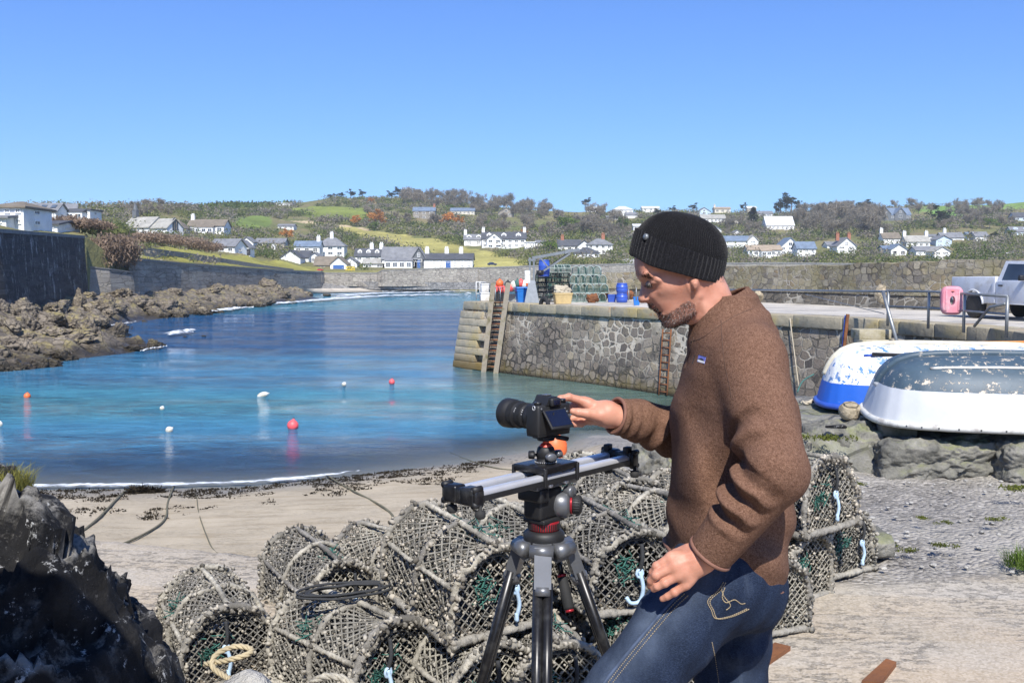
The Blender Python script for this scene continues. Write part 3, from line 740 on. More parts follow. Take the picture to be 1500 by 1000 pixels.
def house(px0,px1,yb,ye,yr,label,roof='side',wall='w_white',rmat='r_grey',storeys=1,nwin=3,depth=None,dist=None,yaw=0.0,chim=(),dorm=0,door=None,gwin='door',ext=0.0,porch=None,skylight=0):
 """a house whose front reads px0..px1, base row yb, eave row ye, ridge row yr"""
 RECTS.append((px0-2,px1+2,ye-1,yb+min(9,2.6+(yb-ye)*.45)))
 pc=(px0+px1)/2;d=dist or hill_row_to_depth(pc,yb)
 b=P(pc,yb,d);W=(px1-px0)/FPX*d;zb=b.z;ze=P(pc,ye,d).z-zb;zr=P(pc,yr,d).z-zb
 D=depth or(max(5.0,min(8.5,W*.7))if roof!='gable' else W*1.2)
 ca=abs(math.cos(yaw))+(abs(math.sin(yaw))*D/W if yaw else 0);W/=max(ca,.2);
 root=empty('house',(b.x,d+D/2,zb),yaw,label,'house','houses round the bay')
 F=-2.5
 hw,hd=W/2,D/2
 wm=M[wall];mb=MB()
 if roof in('side','hip','flat'):
  mb.prism([(-hw,-hd),(hw,-hd),(hw,hd),(-hw,hd)],F,ze)
  if roof=='side':
   for sx in(-1,1):
    x0=sx*hw;x1=sx*(hw-.25)
    vs=[(x,y,z)for x in(x0,x1)for y,z in((-hd,ze+.001),(hd,ze+.001),(0,zr-.12))]
    mb.add(vs,[(0,1,2),(5,4,3),(0,3,4,1),(1,4,5,2),(2,5,3,0)])
 else:
  vs=[(x,y,z)for y in(-hd,hd)for x,z in((-hw,F),(hw,F),(hw,ze),(0,zr-.12),(-hw,ze))]
  mb.add(vs,[(4,3,2,1,0),(5,6,7,8,9)]+[(i,(i+1)%5,5+(i+1)%5,5+i)for i in range(5)])
 mb.build('wall',wm,root)
 rb=MB();ov=.3;th=.16
 def slab(pts):
  a=[Vector(p)for p in pts];n=(a[1]-a[0]).cross(a[-1]-a[0]).normalized();lo=[p-n*th for p in a];m_=len(a)
  rb.add(a+lo,[tuple(range(m_)),tuple(range(2*m_-1,m_-1,-1))]+[(i,m_+i,m_+(i+1)%m_,(i+1)%m_)for i in range(m_)])
 if roof=='side':
  sl=(zr-ze)/hd
  slab([(-hw-ov,-hd-ov,ze-ov*sl+.14),(hw+ov,-hd-ov,ze-ov*sl+.14),(hw+ov,0,zr+.14),(-hw-ov,0,zr+.14)])
  slab([(hw+ov,hd+ov,ze-ov*sl+.14),(-hw-ov,hd+ov,ze-ov*sl+.14),(-hw-ov,.01,zr+.135),(hw+ov,.01,zr+.135)])
 elif roof=='gable':
  sl=(zr-ze)/hw
  slab([(-hw-ov,hd+ov,ze-ov*sl+.14),(-hw-ov,-hd-ov,ze-ov*sl+.14),(0,-hd-ov,zr+.14),(0,hd+ov,zr+.14)])
  slab([(hw+ov,-hd-ov,ze-ov*sl+.14),(hw+ov,hd+ov,ze-ov*sl+.14),(.01,hd+ov,zr+.135),(.01,-hd-ov,zr+.135)])
 elif roof=='hip':
  e=[(-hw-ov,-hd-ov,ze),(hw+ov,-hd-ov,ze),(hw+ov,hd+ov,ze),(-hw-ov,hd+ov,ze)];rl=max(hw-hd,.15)
  t=[(-rl,0,zr),(rl,0,zr)];lo=[(x,y,z-.15)for x,y,z in e]
  rb.add(e+t+lo,[(0,1,5,4),(1,2,5),(2,3,4,5),(3,0,4),(9,8,7,6),(0,6,7,1),(1,7,8,2),(2,8,9,3),(3,9,6,0)])
 else:
  rb.box((0,0,ze+.12),(W+.5,D+.5,.24))
 ro=rb.build('roof',M[rmat],root)
 for cx in chim:
  c=MB();zc=zr if roof!='flat' else ze;c.box((cx*hw,0,zc+.2),(.9,.7,1.9));c.box((cx*hw,0,zc+1.2),(1.02,.82,.14));c.cyl((cx*hw-.2,0,zc+1.27),(cx*hw-.2,0,zc+1.65),.12,n=8);c.cyl((cx*hw+.2,0,zc+1.27),(cx*hw+.2,0,zc+1.65),.12,n=8)
  c.build('chimney',M['brick']if hash(label)%3==0 else M[wall],ro)
 for q in range(dorm):
  cx=-hw+W*(q+.5)/dorm;zz=ze+(zr-ze)*.42;dw=min(1.6,W/dorm*.5);yy=-hd*.62
  c=MB();hgt=(zr-ze)*.5
  vs=[(cx+a*dw/2,y,z)for y in(yy,0)for a,z in((-1,zz-.5),(1,zz-.5),(1,zz+hgt*.5),(0,zz+hgt),(-1,zz+hgt*.5))]
  c.add(vs,[(4,3,2,1,0),(5,6,7,8,9)]+[(i,(i+1)%5,5+(i+1)%5,5+i)for i in range(5)]);dm=c.build('dormer',M[wall],ro)
  put_window(dm,cx,yy-.02,zz+.1+hgt*.12,dw*.7,min(1.0,hgt*.6))
 for q in range(skylight):
  cx=-hw+W*(q+.5)/skylight;sl=math.atan2(zr-ze,hd);c=MB();c.box((cx,-hd*.5,(ze+zr)/2+.2),(.9,1.1,.1),Euler((sl,0,0)));c.build('skylight',M['glass'],ro)
 sh=ze/storeys
 if nwin:
  for s in range(storeys):
   zz=sh*(s+.55)
   for q in range(nwin):
    cx=-hw+W*(q+.5)/nwin;ww=min(1.5,W/nwin*.55);hh=min(1.5,sh*.5)
    if door and s==0 and q==nwin//2:continue
    put_window(root,cx,-hd-.02,zz,ww,hh)
 if roof=='gable' and nwin and zr-ze>1.6:put_window(root,0,-hd-.02,ze+(zr-ze)*.28,min(1.2,W*.2),min(1.2,(zr-ze)*.38))
 if roof!='gable' and storeys>=1:
  for sx in(-1,1):
   for s in range(storeys):put_window(root,sx*(hw+.02),-hd*.1,sh*(s+.55),1.0,min(1.3,sh*.45),sx*math.pi/2)
 if door:
  c=MB();dw=min(1.1,W*.2)if not isinstance(door,tuple)else door[1];dm=door if not isinstance(door,tuple)else door[0];dh=min(2.1,ze*.8)
  cx=-hw+W*(nwin//2+.5)/max(nwin,1)if nwin else 0
  c.box((cx,-hd-.03,dh/2),(dw,.1,dh));do=c.build('door',M[dm],root)
  c=MB();c.box((cx+dw*.36,-hd-.1,dh*.48),(.06,.06,.16));c.build('handle',M['frame_white'],do)
 if porch:
  c=MB();pw=W*porch;c.prism([(-pw/2,-hd-1.8),(pw/2,-hd-1.8),(pw/2,-hd-.005),(-pw/2,-hd-.005)],F,min(2.4,ze*.8));po=c.build('porch',wm,root)
  c=MB();z0=min(2.4,ze*.8);c.add([(-pw/2-.15,-hd-2,z0),(pw/2+.15,-hd-2,z0),(pw/2+.15,-hd-.01,z0+.7),(-pw/2-.15,-hd-.01,z0+.7),(-pw/2-.15,-hd-.01,z0),(pw/2+.15,-hd-.01,z0)],[(0,1,2,3),(0,3,4),(1,5,2),(4,3,2,5),(1,0,4,5)]);c.build('porch_roof',M[rmat],po)
  for q in range(max(2,int(pw/1.5))):put_window(po,-pw/2+pw*(q+.5)/max(2,int(pw/1.5)),-hd-1.83,z0*.58,min(1.1,pw/max(2,int(pw/1.5))*.8),z0*.5)
 return root
H=house
# on the left-hand cliff
H(-12,35,333,302,292,'tall white house with hipped brown roof at the left edge above the harbour wall','hip',rmat='r_brown',storeys=2,nwin=3)
H(-16,9,331,319,314,'small white lean cottage in front of the tall hip roofed house','side',nwin=1,dist=80)
H(38,82,321,310,297,'long white house with grey roof, skylights and many windows on the left cliff','side',rmat='r_grey',nwin=7,skylight=3)
H(80,107,322,312,298,'white wing with big windows joined to the long grey roofed cliff house','side',rmat='r_grey',nwin=3,yaw=R(20))
H(98,132,325,308,306,'white flat roofed house with dark upper storey to the right of the long cliff house','flat',rmat='r_dark',storeys=2,nwin=3,porch=.7)
H(26,66,335,325,315,'tan stone cottage with brown roof just above the harbour wall','gable','w_stone','r_brown',nwin=2,dist=97,door='door_white')
H(66,84,336,329,323,'tiny white annex against the tan stone cottage','side',nwin=1,rmat='r_dark',dist=95)
def church():
 d=hill_row_to_depth(215,344);b=P(212,344,d);s=d/FPX
 root=empty('church',(b.x,d+4,b.z),R(-18),'white church with long pale slate roof, bell turret and arched east window','church')
 def body(name,x0,x1,y0,y1,ze,zr,mat,rmat):
  mb=MB();vs=[(x,y,z)for x in(x0,x1)for y,z in((y0,-2),(y1,-2),(y1,ze),((y0+y1)/2,zr),(y0,ze))]
  mb.add(vs,[(0,1,2,3,4),(9,8,7,6,5)]+[(i,5+i,5+(i+1)%5,(i+1)%5)for i in range(5)]);w_=mb.build(name,mat,root)
  rb=MB();ym=(y0+y1)/2;sl=(zr-ze)/(ym-y0)
  for sg,ya in((1,y0),(-1,y1)):
   a=[(x0-.2,ya-sg*.3,ze-.3*sl+.12),(x1+.2,ya-sg*.3,ze-.3*sl+.12),(x1+.2,ym,zr+.12),(x0-.2,ym,zr+.12)]
   lo=[(x,y,z-.14)for x,y,z in a];rb.add(a+lo,[(0,1,2,3),(7,6,5,4),(0,4,5,1),(1,5,6,2),(2,6,7,3),(3,7,4,0)])
  rb.build('roof',rmat,root);return w_
 L=74*s
 body('nave',-L*.45,L*.16,-3,3,12*s,27*s,M['w_white'],M['r_pale'])
 body('chancel',L*.165,L*.56,-2.6,2.6,11*s,24*s,M['w_white'],M['r_pale'])
 mb=MB();mb.box((-L*.38,0,27*s+.7),(.9,.9,1.6));mb.lathe([(.62,0),(.62,.1),(.0,2.0)],(-L*.38,0,27*s+1.5),4);mb.build('bell_turret',M['w_slate'],root)
 for i in range(3):put_window(root,-L*.36+i*L*.19,-3.02,7*s,.7,1.3)
 mb=MB();x=L*.56+.03
 arc=[(-.95,.9)]+[(-.95+1.9*t,2.6+.95*math.sin(math.pi*t))for t in np.linspace(0,1,9)]+[(.95,.9)]
 mb.add([(x,a,z)for a,z in arc]+[(x-.2,a,z)for a,z in arc],[tuple(range(len(arc))),tuple(range(2*len(arc)-1,len(arc)-1,-1))]+[(i,len(arc)+i,len(arc)+(i+1)%len(arc),(i+1)%len(arc))for i in range(len(arc))]);ew=mb.build('window',M['glass'],root)
 mb=MB();mb.box((x+.02,-.3,2.0),(.06,.08,2.4));mb.box((x+.02,.3,2.0),(.06,.08,2.4));mb.build('tracery',M['w_stone'],ew)
church()
H(244,268,345,334,321,'brown roofed house half hidden behind the church gable','hip','w_cream','r_brown',nwin=2)
H(275,328,343,331,321,'white bungalow with brown tiled roof alone on the slope right of the church','side',rmat='r_brown',nwin=4,porch=.5,chim=(-.9,))
H(306,352,371,361,350,'white house with long grey roof and a dark garage opening near the path','side',rmat='r_grey',nwin=3,yaw=R(-12))
H(344,366,374,362,352,'white gabled front with dark garage door beside the long grey roof','gable',rmat='r_grey',nwin=0,door=('door_dark',3.2))
H(352,371,364,354,347,'narrow white gabled upper storey peeping over the garage house','gable',rmat='r_grey',nwin=1)
H(374,416,362,356,349,'low grey slate cottage half sunk behind shrubs left of the white beach houses','side','w_cream','r_grey',nwin=3)
H(392,452,391,377,367,'white house with wide dark roof behind the leftmost beach gable','side',rmat='r_dark',nwin=4,chim=(-.85,),dist=232)
H(411,440,393,377,366.5,'white two storey front gable of the leftmost beach house','gable',rmat='r_dark',storeys=2,nwin=2,dist=222)
H(452,470,386,376,370,'small white gabled link between the beach houses','gable',rmat='r_grey',nwin=1)
H(431,468,373,361,353,'white house with dark blue roof behind the beach row','side',rmat='r_blue',nwin=3,storeys=1,chim=(.8,))
H(464,504,375,360,347.5,'square white house with pyramid slate roof and central chimney behind the beach row','hip',rmat='r_grey',storeys=2,nwin=3,chim=(0,))
H(461,498,396,388,376,'old boathouse with brown sagging roof and blue doors by the beach wall','side',rmat='r_brown',nwin=2,dist=226)
H(484,508,396.5,386,376,'gabled boathouse front with wide blue doors','gable',rmat='r_brown',nwin=0,door=('door_blue',2.4),dist=220)
H(503,523,394,384,376.5,'narrow white cottage with gable beside the blue doored boathouse','gable',rmat='r_grey',nwin=2,dist=225)
H(520,558,383,375,364,'white cottage with dark roof and three dormers in the beach row','side',rmat='r_dark',nwin=3,dorm=3,chim=(.2,.95))
H(532,564,394,386,379,'low white cottage with pale slate roof in front of the dormered cottage','side',rmat='r_pale',nwin=2,dist=226)
H(560,610,395,379,362,'big fish cellar with steep grey roof and white ground floor on the beach road','side',rmat='r_grey',nwin=4,dist=226,porch=.8)
H(603,624,394,378,362,'grey slate hung gable end of the big fish cellar with a loading hatch','gable','w_slate','r_grey',nwin=1,storeys=2,dist=226,door='door_blue')
H(621,692,393,380,371,'long white terrace with dark roof and brick chimneys ending the beach row','side',rmat='r_dark',storeys=2,nwin=7,chim=(-.92,-.1,.5),door='door_blue',dist=225)
# up the middle hill
H(605,637,322,309,303,'stone house with blue slate roof standing above the tan field','side','w_stone','r_blue',nwin=3,storeys=2,chim=(.9,))
H(660,695,314,309,304,'long low pale house with blue grey roof below the bare wood','side','w_cream','r_blue',nwin=6)
H(730,753,318,311,304,'grey stone gabled house among bare trees on the hill','gable','w_stone','r_grey',nwin=2,chim=(0,))
H(407,430,336,331,328,'small pale shed like bungalow at the edge of the stubble field','side','w_white','r_grey',nwin=3)
H(400,428,301,298,296,'long white caravan like cabin on the skyline left of the green field','flat','w_white','r_white',nwin=4)
H(680,708,361,351,343,'white cottage with two dormers at the left end of the big white hotel','side',rmat='r_grey',nwin=2,dorm=2,chim=(-.9,))
H(706,770,363,350,339.5,'big white hotel with long slate roof and a row of dormers on the hillside','side',rmat='r_dark',storeys=2,nwin=7,dorm=3,chim=(-.95,.95))
H(713,735,364,350,341,'white front gable in the middle of the big hotel','gable',rmat='r_grey',storeys=2,nwin=2,dist=hill_row_to_depth(738,363)-1.2)
H(769,784,366,355,353,'white conservatory block at the right end of the hotel','flat',rmat='r_white',storeys=2,nwin=3)
H(785,798,362,355,352,'tiny white house between the hotel and the green bush','side',rmat='r_grey',nwin=2)
H(818,850,368,360,351,'white house with dark roof and left gable above the quay crane','side',rmat='r_dark',nwin=3,dorm=0,chim=(-.6,))
H(846,866,369,360,352,'white gable wall between the dark roofed house and the square hip roofed villa','gable',rmat='r_dark',nwin=1)
H(861,897,372,358,349,'square white villa with hipped grey roof and chimney above the quay','hip',rmat='r_grey',storeys=2,nwin=4,chim=(.3,))
H(842,878,379,370,362,'white bungalow with dark hipped roof and bay window below the square villa','hip',rmat='r_dark',nwin=4,porch=.4)
H(860,886,309,303,301,'flat roofed white modern house on the skyline beside the lone round pine','flat',rmat='r_white',nwin=4)
H(898,927,316,307,301.5,'broad white hip roofed villa on the skyline left of the hat','hip',rmat='r_white',nwin=4)
H(941,966,309,305,302,'low white skyline house half hidden by dark trees','side',rmat='r_white',nwin=3)
H(889,906,323,319,316,'small white house beneath the skyline villas','side',rmat='r_grey',nwin=2)
H(917,934,320,315,311,'grey roofed cottage directly under the broad skyline villa','side','w_white','r_grey',nwin=2)
H(928,941,337,331,328,'tiny white arched summerhouse beside the hat front','side',rmat='r_white',nwin=3)
# right hill
H(1022,1041,315,310,304,'pale blue gabled house on the skyline right of the hat','gable','w_blue','r_grey',nwin=1)
H(1047,1070,312,306,303,'cream house with a tall white chimney on the skyline','side','w_cream','r_tan',nwin=3,chim=(-.9,))
H(1028,1063,326,320,314,'white house with pale roof and a strip of windows below the cream skyline house','side',rmat='r_pale',nwin=6)
H(1060,1086,328,322,318.5,'flat roofed grey building joined to the strip windowed white house','flat','w_cream','r_grey',nwin=4)
H(1095,1108,309,305,302,'small white roofed house on the skyline between dark trees','side','w_cream','r_white',nwin=2)
H(1111,1132,318,313,309,'white gabled house just left of the big dark pine','side',rmat='r_grey',nwin=2,porch=.4)
H(1123,1163,338,330,316.5,'large house with huge white sheet roof and glass balcony under the big pine','side','w_white','r_white',nwin=6)
H(1040,1057,343,337,331,'white gabled house close behind the hat','gable',rmat='r_grey',nwin=1)
H(1072,1088,346,342,337,'white front gable behind the dark roofed terrace','gable',rmat='r_grey',nwin=1)
H(1058,1098,361,353,345.5,'white terrace with dark blue roof right of the hat','side',rmat='r_blue',nwin=5,storeys=2)
H(1095,1111,362,352,344.5,'white gable at the right end of the dark blue roofed terrace','gable',rmat='r_pale',nwin=1,storeys=2)
H(1053,1074,366,360,357,'low white annex in front of the blue roofed terrace','flat',rmat='r_white',nwin=2)
H(1096,1145,376,366,359,'long white bungalow with tan roof left of the tall grey blue gable','side',rmat='r_tan',nwin=6,porch=.3)
H(1143,1172,373,361,348,'tall house with steep grey blue roof and lacy white gable','gable','w_white','r_blue',nwin=3,storeys=2)
H(1168,1195,377,364,354,'white house with small balcony right of the steep grey blue gable','side',rmat='r_blue',nwin=3,storeys=2)
H(1226,1254,371,360,348,'white gabled villa with two chimneys among shrubs','gable',rmat='r_grey',nwin=2,storeys=2,chim=(-.6,.6))
H(1212,1230,362,359,354,'grey roofed outbuilding left of the two chimneyed villa','side',rmat='r_grey',nwin=1)
H(1286,1334,322,314,304,'wide Victorian house with slate roof and white trim high on the right slope','side','w_slate','r_blue',nwin=7,chim=(-.4,.5),porch=.9)
H(1288,1305,322,313,304,'left twin gable of the wide Victorian house','gable','w_slate','r_blue',nwin=1,dist=hill_row_to_depth(1310,322)-2.2)
H(1311,1327,322,313,304,'right twin gable of the wide Victorian house','gable','w_slate','r_blue',nwin=1,dist=hill_row_to_depth(1310,322)-2.2)
H(1294,1319,359,349,340.5,'white two storey house with brown roof and a balcony on the right slope','side',rmat='r_brown',nwin=3,storeys=2,chim=(-.95,))
H(1328,1362,362,354,345,'white cottage with broad pale slate roof on the right slope','side',rmat='r_pale',nwin=4,chim=(-.95,.95))
H(1305,1328,376,365,357.5,'white house with rounded gable window low on the right slope','gable',rmat='r_blue',nwin=2)
H(1295,1309,375,365,360,'grey blue wing left of the rounded gable house','side',rmat='r_blue',nwin=2)
H(1342,1373,374,367,361,'low white house with grey roof and wide windows in the lowest row','side',rmat='r_grey',nwin=3)
H(1368,1392,379,368,361,'white gabled house at the right end of the lowest row','gable',rmat='r_pale',nwin=2,storeys=2)
H(1380,1412,353,348,340.5,'long white house with grey roof behind the pale blue gable','side',rmat='r_grey',nwin=4,chim=(-.5,))
H(1371,1394,361,351,345,'pale blue gabled house in the middle of the right village','gable','w_blue','r_grey',nwin=2,storeys=2)
H(1361,1376,350,346,343,'tiny white cottage left of the pale blue gable','side',rmat='r_grey',nwin=2)
H(1418,1431,350,344,340,'small bright blue chalet behind the dark wind bent tree','side','w_blue','r_blue',nwin=1)
H(1429,1448,352,346,339.5,'white cottage beside the blue chalet','side',rmat='r_grey',nwin=2)
H(1482,1512,346,339,332,'grey roofed house at the right edge halfway up the hill','side','w_blue','r_grey',nwin=4,dorm=2)
H(1486,1514,324,318,311,'dark roofed house at the right edge high on the hill','side','w_blue','r_dark',nwin=3)
H(1465,1480,363,361,358,'low white shed at the right edge of the village','flat',rmat='r_white',nwin=2)
H(1479,1493,377,373,370,'small pale blue hut just above the stone parapet','side','w_blue','r_white',nwin=1)
# vegetation
def leafmat(name,c,v=.45,tr=.15):
 k=NT(name);g=k.n('ShaderNodeNewGeometry');rnd=g.outputs['Random Per Island']
 lo=tuple(x*(1-v)for x in c);hi=tuple(x*(1+v)for x in c)
 oi=k.n('ShaderNodeObjectInfo');cc=k.ramp(rnd,[(0,lo),(1,hi)])
 cc=k.mix(.6,cc,k.ramp(oi.outputs['Random'],[(0,(.72,.74,.75)),(1,(1.25,1.2,1.15))]),'MULTIPLY')
 k.done(cc,.8,None,None,.2);tl=k.n('ShaderNodeBsdfTranslucent');k.l(cc,tl.inputs[0]);mx=k.n('ShaderNodeMixShader');mx.inputs[0].default_value=.4;k.l(k.b.outputs[0],mx.inputs[1]);k.l(tl.outputs[0],mx.inputs[2]);k.l(mx.outputs[0],k.out.inputs['Surface']);return k.m
M['bark']=simple('bark',(.14,.12,.10),.95,.3,3);M['twig']=leafmat('bare_twigs',(.29,.26,.205),.25);M['pine']=leafmat('pine_needles',(.035,.05,.026));M['ever']=leafmat('evergreen',(.10,.14,.045));M['rust']=leafmat('rust_buds',(.58,.28,.085));M['gorse']=leafmat('scrub_leaves',(.205,.225,.08),.3);M['bright']=leafmat('spring_leaves',(.14,.21,.04));M['brownhedge']=leafmat('dry_hedge',(.32,.235,.17),.3)
def leaf_cloud(rng,centres,radii,n,size,aspect=1.0,flat=1.0,up=0.0):
 """n random small quads spread through ellipsoidal clumps -> V,F"""
 k=len(centres);ci=rng.integers(0,k,n);c=np.asarray(centres)[ci];rad=np.asarray(radii)[ci]
 d=rng.normal(size=(n,3));d/=np.linalg.norm(d,axis=1)[:,None];rr=rng.random(n)**.45
 p=c+d*rr[:,None]*rad
 a=rng.normal(size=(n,3));a[:,2]+=up;a/=np.linalg.norm(a,axis=1)[:,None];b=np.cross(a,rng.normal(size=(n,3)));b/=np.linalg.norm(b,axis=1)[:,None]+1e-9
 s=(size*(.6+.8*rng.random(n)))[:,None]
 a=a*s*aspect;b=b*s/aspect*flat
 V=np.stack([p-a-b*.3,p+b,p+a-b*.2,p-b],1).reshape(-1,3);F=np.arange(4*n).reshape(n,4);return V,F
def trunk_mb(rng,h,r,n=7,spread=.35,z0=0):
 mb=MB();lean=rng.normal(size=2)*.05
 mb.tube([(0,0,z0-1.5),(lean[0]*h*.3,lean[1]*h*.3,h*.3),(lean[0]*h,lean[1]*h,h*.8)],[r*1.2,r,r*.35],6)
 tips=[]
 for i in range(n):
  t=rng.uniform(.25,.75);a=rng.uniform(0,6.28);L=h*spread*rng.uniform(.6,1.2);s=Vector((lean[0]*h*t,lean[1]*h*t,h*t*.95));e=s+Vector((math.cos(a)*L,math.sin(a)*L,L*rng.uniform(.4,1.1)))
  m_=(s+e)/2+Vector((0,0,-L*.08));mb.tube([s,m_,e],[r*.45,r*.3,r*.1],4,caps=False);tips.append(e);tips.append(m_*.4+e*.6)
 return mb,tips
def make_tree(name,seed,h,kind,label=None,cat='tree',group=None):
 rng=np.random.default_rng(seed)
 if kind=='bare':
  mb,tips=trunk_mb(rng,h,h*.022,12,.34);cs=[np.array(t)for t in tips]+[np.array((rng.normal()*h*.12,rng.normal()*h*.12,h*rng.uniform(.5,.95)))for _ in range(6)]
  V,F=leaf_cloud(rng,cs,[np.array((h*.13,h*.13,h*.13))]*len(cs),620,h*.042,3.2,.7,.6);mat=M['twig']
 elif kind=='pine':
  mb,tips=trunk_mb(rng,h,h*.03,9,.38);cs=[np.array(t)for t in tips]+[np.array((rng.normal()*h*.14,rng.normal()*h*.14,h*rng.uniform(.62,.92)))for _ in range(7)]
  V,F=leaf_cloud(rng,cs,[np.array((h*.17,h*.17,h*.085))*rng.uniform(.7,1.2)for _ in cs],1300,h*.028,1.3);mat=M['pine']
 elif kind=='cypress':
  mb,tips=trunk_mb(rng,h,h*.03,4,.15);cs=[np.array((rng.normal()*h*.05,rng.normal()*h*.05,z))for z in np.linspace(h*.15,h*.9,12)]
  V,F=leaf_cloud(rng,cs,[np.array((1,1,1))*h*.2*(1.1-.9*(c[2]/h))+h*.03 for c in cs],800,h*.035,1.3);mat=M['pine']
 elif kind in('ever','rust','bright'):
  mb,tips=trunk_mb(rng,h,h*.025,8,.36);cs=[np.array(t)for t in tips]+[np.array((rng.normal()*h*.2,rng.normal()*h*.2,h*rng.uniform(.3,.85)))for _ in range(8)]
  V,F=leaf_cloud(rng,cs,[np.array((1,1,.8))*h*.2*rng.uniform(.6,1.1)for _ in cs],1000,h*.032,1.2);mat=M[kind if kind!='ever' else 'ever']
 root=empty(name,(0,0,0),0,label,cat,group)
 mb.build('trunk',M['bark'],root);link('crown',mesh_np('crown',V,F,mat,smooth=False),root)
 return root
BARE=[make_tree('bare_tree',20+i,h,'bare')for i,h in enumerate((10,8.5,11.5,9))]
PINE=[make_tree('pine_tree',40+i,h,'pine')for i,h in enumerate((10,11))]
CYP=[make_tree('cypress_tree',45,10,'cypress')]
EVER=[make_tree('evergreen_tree',50+i,8,'ever')for i in range(2)]
RUST=[make_tree('orange_tree',55+i,8,'rust')for i in range(2)]
BRI=[make_tree('leafy_tree',58,7,'bright')]
_used=set()
CH={}
for c_ in bpy.data.objects:
 if c_.parent:CH.setdefault(c_.parent.name,[]).append(c_)
def plant(protos,px,row,hp,label,group=None,cat='tree',wide=1.0,kidx=None):
 p=protos[kidx if kidx is not None else r_.randrange(len(protos))]
 d=hill_row_to_depth(px,row);g=P(px,row,d);h0=max(v.co.z for v in CH[p.name][1].data.vertices)
 s=hp/FPX*d/h0
 if p.name not in _used:_used.add(p.name);o=p
 else:o=copy_tree(p,None,CH)
 o.location=g;o.scale=(s*wide,s*wide,s);o.rotation_euler=(0,0,r_.uniform(0,6.28))
 return tag(o,label,cat,group)
r_=random.Random(11)
PG='dark pines and cypresses standing out from the wood'
for px,row,hp,proto,wd,lab in((858,306,16,PINE,1.0,'lone round headed pine on the skyline left of the flat white house'),(1158,318,33,PINE,1.25,'biggest dark pine, a broad mass above the white sheet roof'),(1143,318,26,PINE,.9,'dark pine shouldering the left side of the biggest pine'),(1265,314,20,PINE,1.6,'wide flat topped pine left of the Victorian house'),(1290,300,0.1,PINE,1,''),(1216,318,20,CYP,1.2,'dark cypress left of the wide flat topped pine'),(1203,328,14,PINE,1.3,'low dark pine beside the cypress'),(1374,335,32,PINE,1.25,'spreading cedar like pine right of the Victorian house'),(1455,352,12,PINE,1.7,'wind bent dark tree by the blue chalet'),(1103,333,26,CYP,1.3,'dark pointed cypress below the skyline houses'),(1089,310,13,PINE,1,'small dark pine on the skyline between the houses'),(1015,310,12,PINE,1.4,'dark skyline tree directly behind the hat crown'),(985,312,10,PINE,1.6,'low dark skyline pine left of the hat crown'),(965,318,12,PINE,1.6,'spreading dark pine among the skyline houses'),(912,345,24,EVER,.9,'tall dark green evergreen beside the hat front'),(585,291,16,PINE,1.3,'dark pine crowning the hilltop'),(573,292,12,PINE,1.4,'left companion of the hilltop pine'),(612,290,13,PINE,1.4,'right companion of the hilltop pine'),(514,291,13,PINE,1.3,'dark pine on the skyline above the green field'),(485,292,8,PINE,2.0,'low dark wind clipped pine on the left of the hilltop'),(498,292,10,PINE,1.7,'wind clipped pine between two others on the hilltop'),(531,290,12,PINE,1.2,'small pine right of the pine above the green field'),(132,306,9,EVER,1.2,'round dark bush tree on the skyline right of the cliff houses'),(1010,345,14,CYP,1.2,'dark conifer hidden partly by the hat')):
 if hp>1:plant(proto,px,row,hp,lab,PG,wide=wd)
for px,row,hp,lab in((543,300,10,'small orange budded tree at the top of the green field'),(522,330,14,'rust orange shrub tree at the right corner of the green field'),(550,333,24,'tallest orange tree right of the green field'),(657,330,18,'broad orange tree below the stone house'),(672,331,14,'orange tree right of the broad one under the long low house'),(420,352,16,'mustard bush tree behind the grey cottage'),(768,345,9,'small orange bush tree behind the hotel')):
 plant(RUST,px,row,hp,lab,'orange budded trees',wide=1.3)
for px,row,hp,lab in((832,342,22,'bright green leafy tree in the middle of the bare wood'),(806,373,18,'bright green bush tree left of the crane'),(658,310,9,'bright green tree beside the stone house'),(548,336,10,'bright green tree under the tallest orange tree'),(176,340,12,'bright green shrub at the top of the brown hedge bank'),(1450,335,14,'bright green tree on the right slope'),(1480,348,10,'bright green bush near the right edge')):
 plant(BRI,px,row,hp,lab,'fresh green trees',wide=1.2)
def wood(n,poly,hp,group='bare trees of the hillside woods',lab='bare grey brown tree, one of many in the leafless hillside woods'):
 xs=[p[0]for p in poly];ys=[p[1]for p in poly];c=0
 while c<n:
  x,y=r_.uniform(min(xs),max(xs)),r_.uniform(min(ys),max(ys))
  if in_poly(np.array([x]),np.array([y]),poly)[0]and not any(a0<x<a1 and b0<y<b1 for a0,a1,b0,b1 in RECTS):plant(BARE,x,y,r_.uniform(*hp),lab,group,wide=r_.uniform(.9,1.3));c+=1
wood(62,[(590,292),(640,291),(700,302),(790,310),(812,313),(810,325),(700,316),(640,306),(590,300)],(12,22))
wood(26,[(690,325),(815,325),(880,335),(900,345),(800,350),(700,340)],(12,22))
wood(26,[(810,318),(905,316),(925,345),(905,362),(880,345),(820,340)],(12,24))
wood(30,[(190,308),(250,305),(270,312),(250,325),(180,322)],(7,15))
wood(40,[(1165,322),(1290,320),(1290,350),(1220,352),(1170,345)],(16,34))
wood(36,[(1165,308),(1400,304),(1470,302),(1470,312),(1390,322),(1330,318),(1170,316)],(8,18))
wood(22,[(1405,312),(1480,310),(1490,332),(1400,336),(1375,340)],(9,18))
wood(14,[(1060,330),(1120,330),(1120,350),(1060,350)],(8,18))
wood(10,[(540,318),(600,322),(640,332),(560,330)],(8,18))
